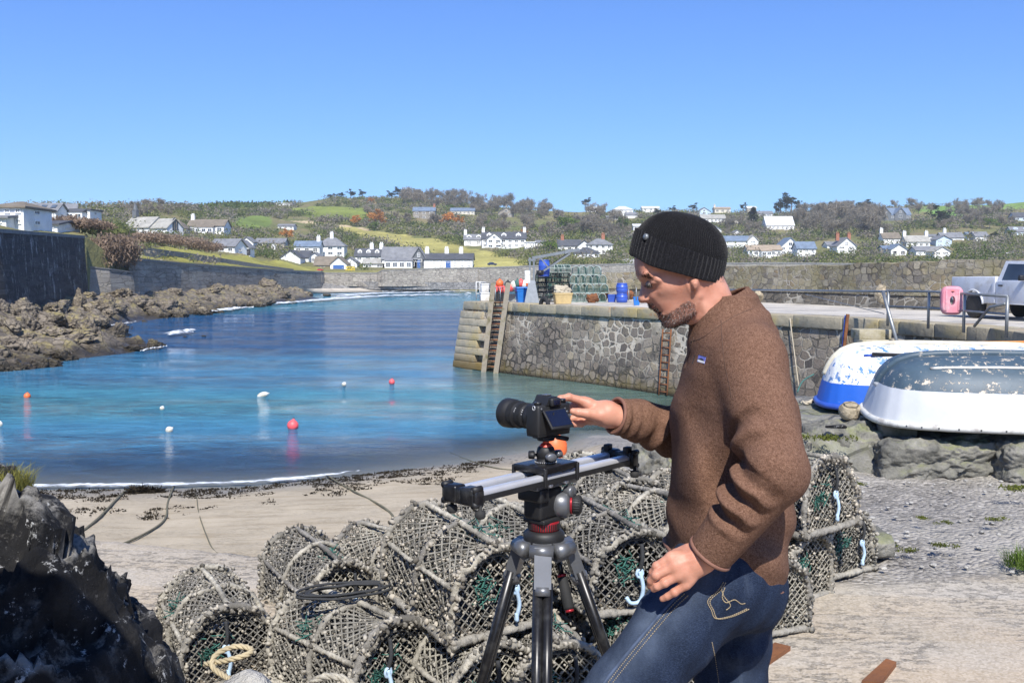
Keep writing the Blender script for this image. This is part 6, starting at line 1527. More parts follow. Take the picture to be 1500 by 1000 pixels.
twisted_rope('mooring_rope',[G(1172,588,zl),G(1184,590,zl),G(1200,583,zl+.03),G(1225,590,zl),G(1245,603,zl),G(1262,612,zl),G(1275,608,zl)],.022,M['rope_pale'],'thick pale twisted rope lying along the ledge from the blue dinghy to the pale stone')
mb=MB();mb.tube(smooth_path([P(1168,574,9.6),P(1176,558,9.7),P(1192,548,9.8)],6),.008,5);tag(mb.build('green_rope',M['greenpot']),'thin green rope looped over the end of the blue dinghy','rope')
# slipway fittings
def iron_plate(pts,label,zz=SLIP_Z):
 q=[G(a,b,zz)for a,b in pts];mb=MB();hi=[p+Vector((0,0,.022))for p in q];lo=[p-Vector((0,0,.05))for p in q];n=len(q);mb.add(hi+lo,[tuple(range(n))]+[(i,n+i,n+(i+1)%n,(i+1)%n)for i in range(n)])
 bm=bmesh.new();me=mb.mesh('iron_rail',M['rust']);bm.from_mesh(me);bmesh.ops.recalc_face_normals(bm,faces=bm.faces[:]);bm.to_mesh(me);bm.free();return tag(link('iron_rail',me),label,'iron rail','rusted iron rails set in the slip')
iron_plate([(1086,982),(1112,984),(1158,953),(1135,947)],'rusted iron rail end set in the slip just right of the jeans')
iron_plate([(1262,1004),(1290,1006),(1313,976),(1298,971)],'rusted iron rail end at the bottom of the view, right of the man')
PEB=[mesh_np('pebble',*rock_geo(200+i,(.05,.04,.025),2,6,.12),mats=M['block_rock'])for i in range(4)]
r_=random.Random(5)
V=[];Fs=[];off=0
for i in range(300):
 x=r_.uniform(2.0,5.6);y=r_.uniform(5.25,7.7);m_=PEB[i%4];v=np.array([q.co[:]for q in m_.vertices]);f=np.array([p.vertices[:]for p in m_.polygons]);s=r_.uniform(.15,.55)**1.3;a=r_.uniform(0,6.3);c,sn=math.cos(a),math.sin(a)
 v=v*s;v=np.stack([v[:,0]*c-v[:,1]*sn,v[:,0]*sn+v[:,1]*c,v[:,2]],1);z=float(near_z(x,y));v+=np.array((x,y,z+.028));V.append(v);Fs.append(f+off);off+=len(v)
tag(link('pebbles',mesh_np('pebbles',np.concatenate(V),np.concatenate(Fs),M['pale_rock'])),kind='stuff')
V=[];rng=np.random.default_rng(4);n=1500
xx=rng.uniform(-11,-.2,n);t=rng.random(n)**1.4;yy=waterline(xx)-.1-4.4*t*(.5+.8*np.abs(fbm(xx*.6,xx*0,o=2)));ok=fbm(xx*.8,yy*1.2,o=3)>-.25;xx,yy=xx[ok],yy[ok];zz=near_z(xx,yy)
cs=np.stack([xx,yy,zz+.012],1);V,F=leaf_cloud(rng,cs,np.tile(np.array([[.11,.06,.012]]),(len(cs),1)),8000,.017,1.7);M['weed']=leafmat('seaweed',(.045,.035,.022),.5);tag(link('seaweed',mesh_np('seaweed',V,F,M['weed'],smooth=False)),kind='stuff')
def weed_heap(px,row,w,label,seed):
 rng=np.random.default_rng(seed);g=G(px,row,.08);cs=[np.array((rng.normal()*w*.35,rng.normal()*w*.1,0))for _ in range(7)];V,F=leaf_cloud(rng,cs,[np.array((w*.22,w*.1,.06))]*7,500,.05,2.2);o=link('seaweed_heap',mesh_np('seaweed_heap',V,F,M['weed'],smooth=False));o.location=(g.x,g.y,float(near_z(g.x,g.y))+.02);tag(o,label,'seaweed')
weed_heap(205,721,.5,'dark heap of kelp just above the wave edge on the left',2)
def ground_z(x,y):return float(near_z(x,y))
def on_sand(px,row,lift=.015):
 z=.5
 for _ in range(25):
  g=G(px,row,z);z=.5*z+.5*(ground_z(g.x,g.y)+lift)
 return G(px,row,z)
M['rope_dark']=simple('weedy_rope',(.13,.12,.075),.9,.35,12);M['rope_tan']=simple('tan_rope',(.42,.35,.22),.9,.2,20)
for pts,r,lab in(([(186,716),(168,734),(145,758),(118,780),(104,790)],.020,'straight thick mooring rope running up the sand at the far left'),([(255,711),(246,735),(243,757),(228,772),(190,792),(150,806),(120,812)],.016,'curved mooring rope on the sand right of the straight one'),([(476,694),(505,712),(545,733),(565,745),(576,757),(572,768)],.018,'green weedy rope curving down the sand towards the pots'),([(660,663),(690,675),(730,686),(780,690)],.016,'rope from the water towards the stranded orange buoy'),([(288,724),(291,750),(303,785),(316,808),(345,818),(372,824)],.008,'thin rope wandering down the sand to the pots')):
 mb=MB();mb.tube(smooth_path([on_sand(a,b,r*.7)for a,b in pts],8),r,6);tag(mb.build('mooring_rope',M['rope_dark']),lab,'rope','ropes lying on the sand')
mb=MB();mb.tube(smooth_path([on_sand(378,828),on_sand(400,824),on_sand(372,822)],6),.014,5);tag(mb.build('red_line',M['rust']),'rusty orange line lying at the edge of the sand beside the pots','rope')
mb=MB();mb.tube([(-6.9,-1.5,2.2),(-4.2,1.3,6.1),(-1.57,4.1,9.9)],[.07,.06,.05],8);tag(mb.build('shadow_mast',M['wood_grey']),'unseen leaning mast added beyond the left edge of the view for its shadow','mast')  # unseen mast, put in for a thin shadow that misses the sand
# the heap of lobster pots
def netcord_mat(name,c):
 k=NT(name);co=k.coord('Object');n=k.noise(co,28,5,.75);c1=tuple(x*.45 for x in c);c2=tuple(min(1,x*1.5)for x in c)
 cc=k.ramp(n,[(.32,c1),(.5,c),(.68,c2)]);n2=k.noise(co,7,4,.7);cc=k.mix(k.ramp(n2,[(.50,(0,0,0)),(.66,(.75,.75,.75))]),cc,(.10,.095,.085))
 oi=k.n('ShaderNodeObjectInfo');cc=k.mix(1.0,cc,k.ramp(oi.outputs['Random'],[(0,(.62,.62,.64)),(1,(1.2,1.18,1.12))]),'MULTIPLY')
 cc=k.mix(k.ramp(k.noise(co,5,6,.8),[(.67,(0,0,0)),(.71,(.8,.8,.8))]),cc,(.42,.20,.07))
 return k.done(cc,.95,None,k.bump(k.noise(co,90,4,.75),1.0,.006),.15)
M['net']=netcord_mat('crusted_net',(.30,.287,.25));M['net_dark']=netcord_mat('dark_net',(.13,.13,.125));M['potrope']=netcord_mat('crusted_rope',(.36,.34,.295));M['barnacle']=leafmat('barnacle_crust',(.38,.355,.305),.8);M['teal']=simple('teal_twine',(.04,.15,.12),.8,.3,30);M['blueline']=simple('pale_blue_line',(.42,.56,.70),.7,.15,30);M['potwood']=netcord_mat('pot_wood',(.27,.24,.20));M['cord_black']=simple('black_cord',(.03,.032,.035),.8,.3,20)
PL,PW,PH=.58,.40,.36
def arch_pt(u,w=PW,h=PH):
 """u 0..1 round the D shaped section from one bottom edge over the top to the other"""
 side=h*.42;arc=math.pi*w/2*1.02;tot=2*side+arc;s=u*tot
 if s<side:return(-w/2,s)
 if s>side+arc:return(w/2,tot-s)
 a=math.pi*(s-side)/arc;return(-w/2*math.cos(a),side+(h-side)*math.sin(a))
def pot_parts(seed,openness=.5):
 rr=random.Random(seed);rng=np.random.default_rng(seed);parts={}
 def jit(s):return rr.uniform(-s,s)
 def wrapped(mb,pts,r,turns_per_m=42,closed=False,seg=8):
  Pp=smooth_path(pts,9,closed);L=sum((Pp[i+1]-Pp[i]).length for i in range(len(Pp)-1));n=max(16,int(L/.0085));acc=[0]
  for i in range(1,len(Pp)):acc.append(acc[-1]+(Pp[i]-Pp[i-1]).length)
  path=[];rad=[]
  for q in range(n+1):
   t=acc[-1]*q/n;i=min(max(int(np.searchsorted(acc,t))-1,0),len(Pp)-2);f=(t-acc[i])/max(acc[i+1]-acc[i],1e-9);path.append(Pp[i].lerp(Pp[i+1],f)+Vector((jit(.002),jit(.002),jit(.002))));rad.append(r*(.88+.10*math.sin(t*turns_per_m*2*math.pi*1.05)+.16*float(vnoise(t*21,seed))+.12*float(vnoise(t*80,seed+5))))
  mb.tube(path,rad,seg,closed=False)
 mb=MB();hx,hy=PL/2,PW/2
 wrapped(mb,[(-hx-.03,-hy,.02),(0,-hy,.018),(hx+.03,-hy,.02)],.020);wrapped(mb,[(-hx-.03,hy,.02),(0,hy,.018),(hx+.03,hy,.02)],.020)
 for x in(-hx,hx):wrapped(mb,[(x,-hy,.024),(x,0,.022),(x,hy,.024)],.019)
 parts['base_frame']=(mb,'potrope')
 for i,x in enumerate((-hx,0.0,hx)):
  mb=MB();wrapped(mb,[(x+jit(.008),*[c+jit(.008)for c in arch_pt(u)])for u in np.linspace(0,1,12)],.0175 if x else.0135);parts[f'hoop{i}']=(mb,'potrope')
 mb=MB();wrapped(mb,[(-hx,0,PH),(0,jit(.01),PH+.004),(hx,0,PH)],.013);
 for sgn in(.24,.76):y,z=arch_pt(sgn);wrapped(mb,[(-hx,y,z),(0,y,z+jit(.01)),(hx,y,z)],.011)
 parts['top_rail']=(mb,'potrope')
 def barrel(u,x,inset=0.0):
  y,z=arch_pt(min(max(u,0),1),PW-inset,PH-inset);sag=.018*(1-abs((abs(x)/hx*2)%2-1)**2)if True else 0
  k=1-sag/.2;b=.008*float(vnoise(x*14+seed,u*12));return Vector((x,y*k+b,z*k+b))
 nb=MB();per=1.06;cell=.034+.012*openness;m=int(per/cell);nl=int(PL/cell)
 for fam in(1,-1):
  for i in range(-nl,m+nl):
   pts=[];
   for q in range(nl*2+1):
    x=-hx+PL*q/(nl*2);u=(i+.5+fam*(q/2-nl/2))/m
    if 0<=u<=1:pts.append(barrel(u,x))
    elif pts:break
   if len(pts)>1:nb.tube(pts,[.0030+.0026*abs(float(vnoise(pp.x*22+pp.y*30,pp.z*26,seed)))for pp in pts],4,caps=False)
 parts['netting']=(nb,'net')
 lb_=MB();m2=int(per/.030);nl2=int(PL/.030)
 for fam in(1,-1):
  for i in range(-nl2,m2+nl2):
   pts=[]
   for q in range(nl2+1):
    x=-hx+.02+(PL-.04)*q/nl2;u=(i+.3+fam*(q/2-nl2/4))/m2
    if.02<=u<=.98:pts.append(barrel(u,x,.05))
    elif pts:break
   if len(pts)>1:lb_.tube(pts,.0062,3,caps=False)
 parts['shade_liner']=(lb_,'net_dark')  # second net layer, its dark colour stands in for interior shade
 for i,x in enumerate((-hx,hx)):
  eb=MB();c=.030+.010*openness;sx=1 if x>0 else-1
  def inside(y,z):
   if z<.015 or abs(y)>PW/2:return False
   side=PH*.42
   return z<=side or(y/(PW/2))**2+((z-side)/(PH-side))**2<=1.0
  for fam in(1,-1):
   for k_ in np.arange(-1.2,1.2,c*1.414):
    pts=[]
    for t in np.arange(-.7,.7,.016):
     y=t*.7071;z=PH*.5+fam*t*.7071+k_*.7071
     if inside(y,z):pts.append(Vector((x-sx*.02*(1-(2*y/PW)**2)*(1+.5*float(vnoise(y*9,z*9,seed))),y+.004*float(vnoise(z*30,y*30)),z)))
    if len(pts)>1:eb.tube(pts,[.0022+.0022*abs(float(vnoise(pp.z*26,pp.y*26,seed)))for pp in pts],4,caps=False)
  parts[f'end_net{i}']=(eb,'net')
 fb=MB()
 for ring in range(5):
  t=ring/4;rad=.12*(1-t)+.05*t;cx=hx-.02-.22*t;fb.tube([(cx,math.cos(a)*rad,.2+math.sin(a)*rad)for a in np.linspace(0,2*math.pi,15)[:-1]],.005,4,closed=True)
 for a in np.linspace(0,2*math.pi,15)[:-1]:fb.tube([(hx-.02,math.cos(a)*.12,.2+math.sin(a)*.12),(hx-.13,math.cos(a+.2)*.085,.2+math.sin(a+.2)*.085),(hx-.24,math.cos(a+.4)*.05,.2+math.sin(a+.4)*.05)],.004,4,caps=False)
 parts['funnel']=(fb,'net_dark')
 sb=MB()
 for y in np.linspace(-hy+.05,hy-.05,6):sb.box((0,y,.012),(PL-.03,.035,.014),bev=.004)
 parts['floor_slat']=(sb,'potwood')
 V,F=ico(1);Vs=[];Fs=[];off=0
 def lump(p,s):
  nonlocal off
  q=rng.normal(size=(3,3));v=V*(s*rng.uniform(.5,1.3,3))@np.linalg.qr(q)[0];v=v*(1+.25*rng.normal(size=(len(V),1)));Vs.append(v+np.array(p));Fs.append(F+off);off+=len(V)
 for i in range(620):
  x=rr.choice((-hx,-hx,0,hx,hx));u=rr.random();y,z=arch_pt(u);a=rr.uniform(0,6.3);lump((x+math.cos(a)*.021,y+math.sin(a)*.02,z+jit(.02)),rr.uniform(.004,.0125))
 for i in range(1900-int(500*openness)):
  b=barrel(rr.random(),rr.uniform(-hx,hx));lump(b+Vector((jit(.006),jit(.006),jit(.006))),rr.uniform(.0025,.0085))
 for i in range(420):
  x=rr.choice((-hx,hx));y=rr.uniform(-hy,hy);z=rr.uniform(.02,PH*.8);
  if inside(y,z):lump((x*.97,y,z),rr.uniform(.003,.008))
 for i in range(110):
  sy=rr.choice((-1,1));lump((rr.uniform(-hx,hx),sy*hy+jit(.02),.03+jit(.02)),rr.uniform(.005,.013))
 parts['crust']=((np.concatenate(Vs),np.concatenate(Fs)),'barnacle')
 tb=MB()
 uu=rr.uniform(.25,.75);xx=rr.uniform(-hx*.6,hx*.6)
 for i in range(26):
  p=barrel(uu+jit(.05),xx+jit(.05));tb.tube([p,p+Vector((jit(.03),jit(.03),jit(.03))),p+Vector((jit(.05),jit(.05),jit(.04)))],.0026,3,caps=False)
 parts['mending_twine0']=(tb,'teal');tb=MB()
 for i in range(22):
  p=Vector((hx*.98,-.06+jit(.04),PH*.55+jit(.05)));tb.tube([p,p+Vector((.004+jit(.01),jit(.03),jit(.03))),p+Vector((jit(.01),jit(.05),jit(.05)))],.0026,3,caps=False)
 parts['mending_twine1']=(tb,'teal')
 return parts
POTS=[]
for sd,op in((1,.2),(2,.55),(3,.9),(4,.4)):
 root=empty('lobster_pot',(0,0,-60));root['category']='lobster pot'
 for nm,(g,mt)in pot_parts(sd,op).items():
  nm=nm.rstrip('012')
  if isinstance(g,tuple):link(nm,mesh_np(nm,g[0],g[1],M[mt],smooth=False),root)
  else:g.build(nm,M[mt],root)
 POTS.append(root)
CHP={}
for c_ in bpy.data.objects:
 if c_.parent:CHP.setdefault(c_.parent.name,[]).append(c_)
_pu=set()
def pot(px,row,z0,d,yaw,kind,label,tilt=(0,0),s=1.0,tie=None):
 """px,row: where the middle of the base reads at distance d (z0 fixes the height)"""
 src=POTS[kind];o=copy_tree(src,None,CHP)if src.name in _pu else src;_pu.add(src.name)
 x=P(px,row,d).x;o.location=(x,d,z0);o.rotation_euler=(R(tilt[0]),R(tilt[1]),R(yaw));o.scale=(s*r_.uniform(.94,1.05),s*r_.uniform(.92,1.06),s*r_.uniform(.92,1.05));o.rotation_euler.x+=R(r_.uniform(-3.5,3.5));o.rotation_euler.y+=R(r_.uniform(-4,4));tag(o,label,'lobster pot','lobster pots heaped on the slip')
 if tie:
  hx=PL/2;y0,u=tie;mb=MB();p0=Vector((hx+.02,y0,PH*.86));p1=Vector((hx+.015,y0-.005,PH*.52));p2=Vector((hx+.02,y0+.0,PH*.2));mb.tube(smooth_path([p0,p0.lerp(p1,.5)+Vector((.01,.004,0)),p1],5),.009,5);mb.build('bait_cord',M['cord_black'],o)
  mb=MB();mb.tube(smooth_path([p1+Vector((.004,0,.01)),p1.lerp(p2,.5)+Vector((.008,.012,0)),p2,p2+Vector((.004,-.04*u,-.005)),p2+Vector((0,-.06*u,.02))],6),.0085,6);mb.tube([p1+Vector((.006,math.cos(a)*.014,math.sin(a)*.018))for a in np.linspace(0,2*math.pi,9)[:-1]],.006,5,closed=True);mb.build('blue_tie',M['blueline'],o)
 return o
Z1=SLIP_Z+.005;Z2=Z1+.335
pot(300,0,Z1-.01,4.15,-62,0,'leftmost lobster pot of the heap, half in the shade of the rock',(4,-3),.98,(-.02,0))
pot(455,0,Z1-.06,4.85,-58,1,'lobster pot at the back left of the heap, against the sand',(0,4),1.0,(.06,0))
pot(505,0,Z1,3.80,-48,0,'front left lobster pot with a coil of black cord on top and a blue tie',(0,-3),1.04,(-.06,.2))
pot(575,0,Z1-.03,5.0,-40,2,'dark netted lobster pot at the back, behind the front left pot',(0,3),1.0)
pot(668,0,Z1-.02,3.72,-60,1,'bottom tier lobster pot left of the tripod with slanting blue tie',(0,2),1.0,(0,.6))
pot(795,0,Z1-.02,3.72,-75,2,'bottom tier lobster pot directly behind the tripod legs, blue hooked tie',(0,0),1.0,(.05,1))
pot(640,0,Z1-.04,4.55,-52,3,'bottom tier lobster pot buried in the middle of the heap',(0,3),1.0)
pot(760,0,Z1-.03,4.5,-60,0,'bottom tier lobster pot buried behind the tripod',(0,0),1.0)
pot(880,0,Z1-.02,4.3,-70,1,'bottom tier lobster pot under the right hand upper pot',(0,0),1.0)
pot(945,0,Z1-.02,3.95,-80,3,'bottom tier lobster pot behind the bent knee',(0,0),1.0)
pot(1015,0,Z1-.02,4.5,-70,0,'bottom tier lobster pot hidden behind the man',(0,0),1.0)
pot(1090,0,Z1-.0,4.65,-60,1,'bottom tier lobster pot at the man\'s back',(0,0),1.0)
pot(1128,0,Z1-.0,5.15,-50,2,'low lobster pot on the slip just right of the man',(0,0),1.0)
pot(1193,0,Z1-.0,5.55,-55,3,'lobster pot at the right end of the heap with thick rope base',(0,0),1.02,(.08,0))
pot(668,0,Z2,3.80,-58,2,'upper lobster pot left of the tripod head with teal net and a blue tie',(0,3),1.0,(.08,0))
pot(668,0,Z2-.29,4.80,-50,1,'long netted lobster pot on top at the back, below the left slider end',(0,5),1.0)
pot(742,0,Z2-.08,4.40,-55,3,'upper lobster pot behind the fluid head',(0,2),1.0)
pot(895,0,Z2-.03,4.1,-72,2,'upper lobster pot right of the tripod with a blue hooked tie',(0,2),1.0,(.0,1))
pot(890,0,Z2+.04,4.85,-65,0,'topmost lobster pot at the back, under the right slider end',(0,0),.95,(.1,0))
pot(968,0,Z2-.02,4.35,-60,1,'upper lobster pot with teal twine close behind the man',(0,0),1.0)
pot(1045,0,Z2,4.7,-60,3,'upper lobster pot hidden behind the man',(0,0),1.0)
pot(1168,0,Z2+.0,5.15,-55,0,'upper lobster pot at the right of the man with white tie',(0,0),1.02,(.02,0))
def coil(c,r,n,mat,name,label,tr=.008,zs=.01,sx=1.0,yaw=0):
 rr=random.Random(3);pts=[]
 for i in range(n*14):
  a=2*math.pi*i/14;q=r*(1+.18*math.sin(a*.37)+rr.uniform(-.04,.04));pts.append(Vector((math.cos(a)*q*sx,math.sin(a)*q*.8,zs*i/14+rr.uniform(0,.006))))
 mb=MB();mb.tube(smooth_path(pts,3),tr,5);o=mb.build(name,mat);o.location=c;o.rotation_euler=(0,0,yaw);return tag(o,label,'rope')
coil((P(500,868,3.75).x,3.85,Z1+PH*1.04+.015),.085,4,M['cord_black'],'cord_coil','black cord coiled on the front left pot',.0055,.004,1.9,R(20))
zc=SLIP_Z+.02
twisted_rope('tan_rope',[P(300,972,3.62),P(330,967,3.55),P(362,958,3.55),P(368,950,3.6),P(345,946,3.62),P(318,957,3.6),P(311,975,3.55),P(330,990,3.5),P(352,1000,3.4),P(385,1008,3.4)],.011,M['rope_tan'],'loose tan rope looping in front of the leftmost pots')
twisted_rope('pale_rope',[P(455,1000,3.3),P(475,990,3.3),P(500,992,3.3),P(520,1004,3.3)],.013,M['potrope'],'pale rope end at the bottom of the view under the front left pot')
place_rock('rock',314,392,1004,1080,3.1,.16,'smooth grey stone top at the bottom edge below the tan rope','pale_rock',41,4,cutmin=.8,rough=.05)
# sea air
def haze():
 hm=bpy.data.materials.new('sea_haze');hm.use_nodes=True;t=hm.node_tree;t.nodes.remove(t.nodes['Principled BSDF']);v=t.nodes.new('ShaderNodeVolumePrincipled');v.inputs['Color'].default_value=(.90,.95,1.0,1);v.inputs['Density'].default_value=0.00030;v.inputs['Anisotropy'].default_value=.1;t.links.new(v.outputs[0],t.nodes['Material Output'].inputs['Volume'])
 mb=MB();mb.box((0,330,48),(1900,1440,106));return tag(mb.build('haze',hm),kind='stuff')
haze()
SC.cycles.volume_bounces=0
# signed distance sculpting
class Sculpt:
 def __init__(s,lo,hi,h):
  s.lo=np.array(lo,float);s.h=h;s.n=np.ceil((np.array(hi)-s.lo)/h).astype(int)+1;s.D=np.full(tuple(s.n),1.0,np.float32)
 def block(s,lo,hi):
  a=np.clip(np.floor((np.array(lo)-s.lo)/s.h).astype(int),0,s.n);b=np.clip(np.ceil((np.array(hi)-s.lo)/s.h).astype(int)+1,0,s.n)
  sl=tuple(slice(a[i],b[i])for i in range(3));g=np.meshgrid(*[(s.lo[i]+np.arange(a[i],b[i])*s.h).astype(np.float32)for i in range(3)],indexing='ij');return sl,g
 def put(s,sl,d,k,op='u'):
  c=s.D[sl]
  if op=='u':
   if k>0:hh=np.maximum(k-np.abs(c-d),0)/k;s.D[sl]=np.minimum(c,d)-hh*hh*k*.25
   else:s.D[sl]=np.minimum(c,d)
  else:
   d=-d
   if k>0:hh=np.maximum(k-np.abs(c-d),0)/k;s.D[sl]=np.maximum(c,d)+hh*hh*k*.25
   else:s.D[sl]=np.maximum(c,d)
 def cone(s,a,b,ra,rb,k=.01,op='u',fn=None,sq=1.0):
  """tapered capsule; fn(t, angle-ish coordinates) may add to the radius"""
  a=np.array(a,float);b=np.array(b,float);m=max(ra,rb)+k+.03;m=np.array((m,m*sq,m))
  sl,(X,Y,Z)=s.block(np.minimum(a,b)-m,np.maximum(a,b)+m)
  if X.size==0:return
  ab=b-a;L2=ab@ab;px,py,pz=X-a[0],Y-a[1],Z-a[2];t=np.clip((px*ab[0]+py*ab[1]+pz*ab[2])/L2,0,1)
  qx,qy,qz=px-t*ab[0],(py-t*ab[1])/sq,pz-t*ab[2];r=ra+(rb-ra)*t
  if fn is not None:r=r+fn(t,qx,qy,qz,X,Y,Z)
  s.put(sl,np.sqrt(qx*qx+qy*qy+qz*qz)-r,k,op)
 def ell(s,c,r,k=.01,op='u',rot=None):
  c=np.array(c,float);r=np.array(r,float);m=r.max()+k+.02;sl,(X,Y,Z)=s.block(c-m,c+m)
  if X.size==0:return
  p=np.stack([X-c[0],Y-c[1],Z-c[2]],-1)
  if rot is not None:p=p@np.array(rot)
  q=p/r;l=np.sqrt((q*q).sum(-1));l2=np.sqrt((q/r*q/r).sum(-1))if False else np.sqrt(((p/(r*r))**2).sum(-1))
  s.put(sl,l*(l-1)/np.maximum(l2,1e-6),k,op)
 def chain(s,pts,rs,k=.01,**kw):
  for i in range(len(pts)-1):s.cone(pts[i],pts[i+1],rs[i],rs[i+1],k,**kw)
 def mesh(s):
  F=s.D;nx,ny,nz=F.shape;I=F<0
  c=sum(I[i:nx-1+i,j:ny-1+j,k:nz-1+k].astype(np.int8)for i in(0,1)for j in(0,1)for k in(0,1))
  act=(c>0)&(c<8);ijk=np.argwhere(act);n=len(ijk);idx=np.full(act.shape,-1,np.int64);idx[act]=np.arange(n)
  cor=[(i,j,k)for i in(0,1)for j in(0,1)for k in(0,1)];val={q:F[ijk[:,0]+q[0],ijk[:,1]+q[1],ijk[:,2]+q[2]]for q in cor}
  acc=np.zeros((n,3));cnt=np.zeros(n)
  for q in cor:
   for ax in range(3):
    if q[ax]==0:
     q2=list(q);q2[ax]=1;q2=tuple(q2);a,b=val[q],val[q2];m=(a<0)!=(b<0);t=np.where(m,a/np.where(m,a-b,1),0)
     p=np.tile(np.array(q,float),(n,1));p[:,ax]+=t;acc+=p*m[:,None];cnt+=m
  V=s.lo+(ijk+acc/cnt[:,None])*s.h;Q=[]
  for ax in range(3):
   u,v=(ax+1)%3,(ax+2)%3;sl0=[slice(None)]*3;sl1=[slice(None)]*3;sl0[ax]=slice(0,-1);sl1[ax]=slice(1,None);A,B=I[tuple(sl0)],I[tuple(sl1)]
   for sgn,m in((1,A&~B),(-1,~A&B)):
    e=np.argwhere(m);e=e[(e[:,u]>0)&(e[:,v]>0)&(e[:,u]<F.shape[u]-1)&(e[:,v]<F.shape[v]-1)]
    if not len(e):continue
    def cell(du,dv):q=e.copy();q[:,u]+=du;q[:,v]+=dv;return idx[q[:,0],q[:,1],q[:,2]]
    f=np.stack([cell(-1,-1),cell(0,-1),cell(0,0),cell(-1,0)],1);Q.append(f if sgn==1 else f[:,::-1])
  return V,np.concatenate(Q)
def relax(V,F,it=2,lam=.5):
 """light Laplacian smoothing over quads"""
 n=len(V);e=np.concatenate([F[:,[0,1]],F[:,[1,2]],F[:,[2,3]],F[:,[3,0]]])
 e=np.concatenate([e,e[:,::-1]]);deg=np.bincount(e[:,0],minlength=n).astype(float);deg[deg==0]=1
 for _ in range(it):
  s=np.stack([np.bincount(e[:,0],weights=V[e[:,1],c],minlength=n)for c in range(3)],1);V=V+lam*(s/deg[:,None]-V)
 return V
def bvh_of(V,F):return BVHTree.FromPolygons([tuple(v)for v in V],[tuple(f)for f in F.tolist()])
CAMP=Vector((0,0,CAMZ))
def project(bvh,px,py,lift=0.0):
 d=ray(px,py).normalized();loc,n,i,dist=bvh.ray_cast(CAMP,d)
 if loc is None:return None
 return loc-d*lift,n
def to_px(V):
 rel=V-np.array((0,0,CAMZ));f=np.array((0,CP,SP));u=np.array((0,-SP,CP));dz=rel@f;return 750+FPX*rel[:,0]/dz,500-FPX*(rel@u)/dz
YB=2.32
def QB(x0,y0,x1,y1,d0,d1):
 c=[Q(x,y,d)for x in(x0,x1)for y in(y0,y1)for d in(d0,d1)];return np.min(c,0),np.max(c,0)
def Q(px,py,dy=0.0):return np.array(P(px,py,YB+dy))
# materials
def skin_mat():
 k=NT('skin');co=k.coord('World');n=k.noise(co,26,5,.6);n2=k.noise(co,9,3,.5)
 c=k.ramp(n2,[(.3,(.47,.21,.135)),(.7,(.58,.285,.195))]);c=k.mix(.45,c,k.ramp(n,[(.3,(.40,.145,.09)),(.7,(.64,.335,.235))]))
 st=k.attr('stubble').outputs['Fac'];dots=k.ramp(k.noise(co,420,2,.6),[(.4,(0,0,0)),(.6,(1,1,1))]);c=k.mix(k.math('MULTIPLY',st,k.rng(dots,0,1,.35,.8)),c,(.055,.050,.050))
 lp=k.attr('lip').outputs['Fac'];c=k.mix(k.math('MULTIPLY',lp,.7),c,(.34,.11,.09))
 nl=k.attr('nail').outputs['Fac'];c=k.mix(k.math('MULTIPLY',nl,.55),c,(.72,.48,.40))
 k.b.inputs['Subsurface Weight'].default_value=.12;k.b.inputs['Subsurface Radius'].default_value=(.012,.005,.003)
 pores=k.noise(co,300,3,.7);wr=k.noise(k.coord('World',(1,1,1)),55,4,.65)
 return k.done(c,.48,None,k.bump(k.math('ADD',k.math('MULTIPLY',pores,.35),wr),.55,.0016),.35)
def fleece_mat():
 k=NT('brown_fleece');co=k.coord('World');a=k.noise(co,420,2,.8);b=k.noise(co,160,4,.7);d=k.noise(co,14,3,.5)
 c=k.ramp(a,[(.30,(.052,.025,.015)),(.48,(.15,.080,.053)),(.62,(.21,.117,.080)),(.72,(.34,.215,.15))]);c=k.mix(.4,c,k.ramp(b,[(.35,(.08,.041,.027)),(.65,(.25,.145,.10))]));c=k.mix(.35,c,k.ramp(d,[(.3,(.8,.8,.8)),(.7,(1.15,1.13,1.1))]),'MULTIPLY')
 h=k.math('ADD',k.math('MULTIPLY',a,.6),k.math('ADD',k.math('MULTIPLY',b,.7),k.math('MULTIPLY',k.noise(co,24,4,.6),1.6)))
 return k.done(c,.95,None,k.bump(h,.7,.0035),.1)
def denim_mat():
 k=NT('denim');co=k.coord('World');a=k.noise(k.coord('World',(1,1,3),(0,R(38),0)),260,3,.7);b=k.noise(co,7,4,.6);tw=k.noise(k.coord('World',(2.2,1,.5),(0,R(-35),0)),9,4,.65)
 c=k.ramp(a,[(.32,(.005,.009,.021)),(.5,(.013,.022,.047)),(.7,(.036,.054,.095))]);f=k.attr('fade').outputs['Fac']
 c=k.mix(k.math('MULTIPLY',f,k.rng(k.noise(co,20,4,.65),.3,.7,.35,.95)),c,(.10,.13,.185));c=k.mix(.5,c,k.ramp(b,[(.3,(.65,.68,.72)),(.7,(1.35,1.3,1.25))]),'MULTIPLY')
 c=k.mix(k.ramp(tw,[(.56,(0,0,0)),(.70,(.3,.3,.3))]),c,(.08,.105,.155))
 return k.done(c,.85,None,k.bump(k.math('ADD',k.math('MULTIPLY',a,.4),k.math('ADD',tw,k.noise(co,18,4,.6))),.8,.005),.15)
M['skin']=skin_mat();M['fleece']=fleece_mat();M['denim']=denim_mat()
def wool_mat():
 k=NT('black_wool');co=k.coord('World');a=k.noise(co,330,3,.75);c=k.ramp(a,[(.35,(.004,.004,.005)),(.6,(.013,.013,.016)),(.75,(.042,.043,.048))]);k.b.inputs['Sheen Weight'].default_value=.15
 return k.done(c,.95,None,k.bump(a,.8,.002),.08)
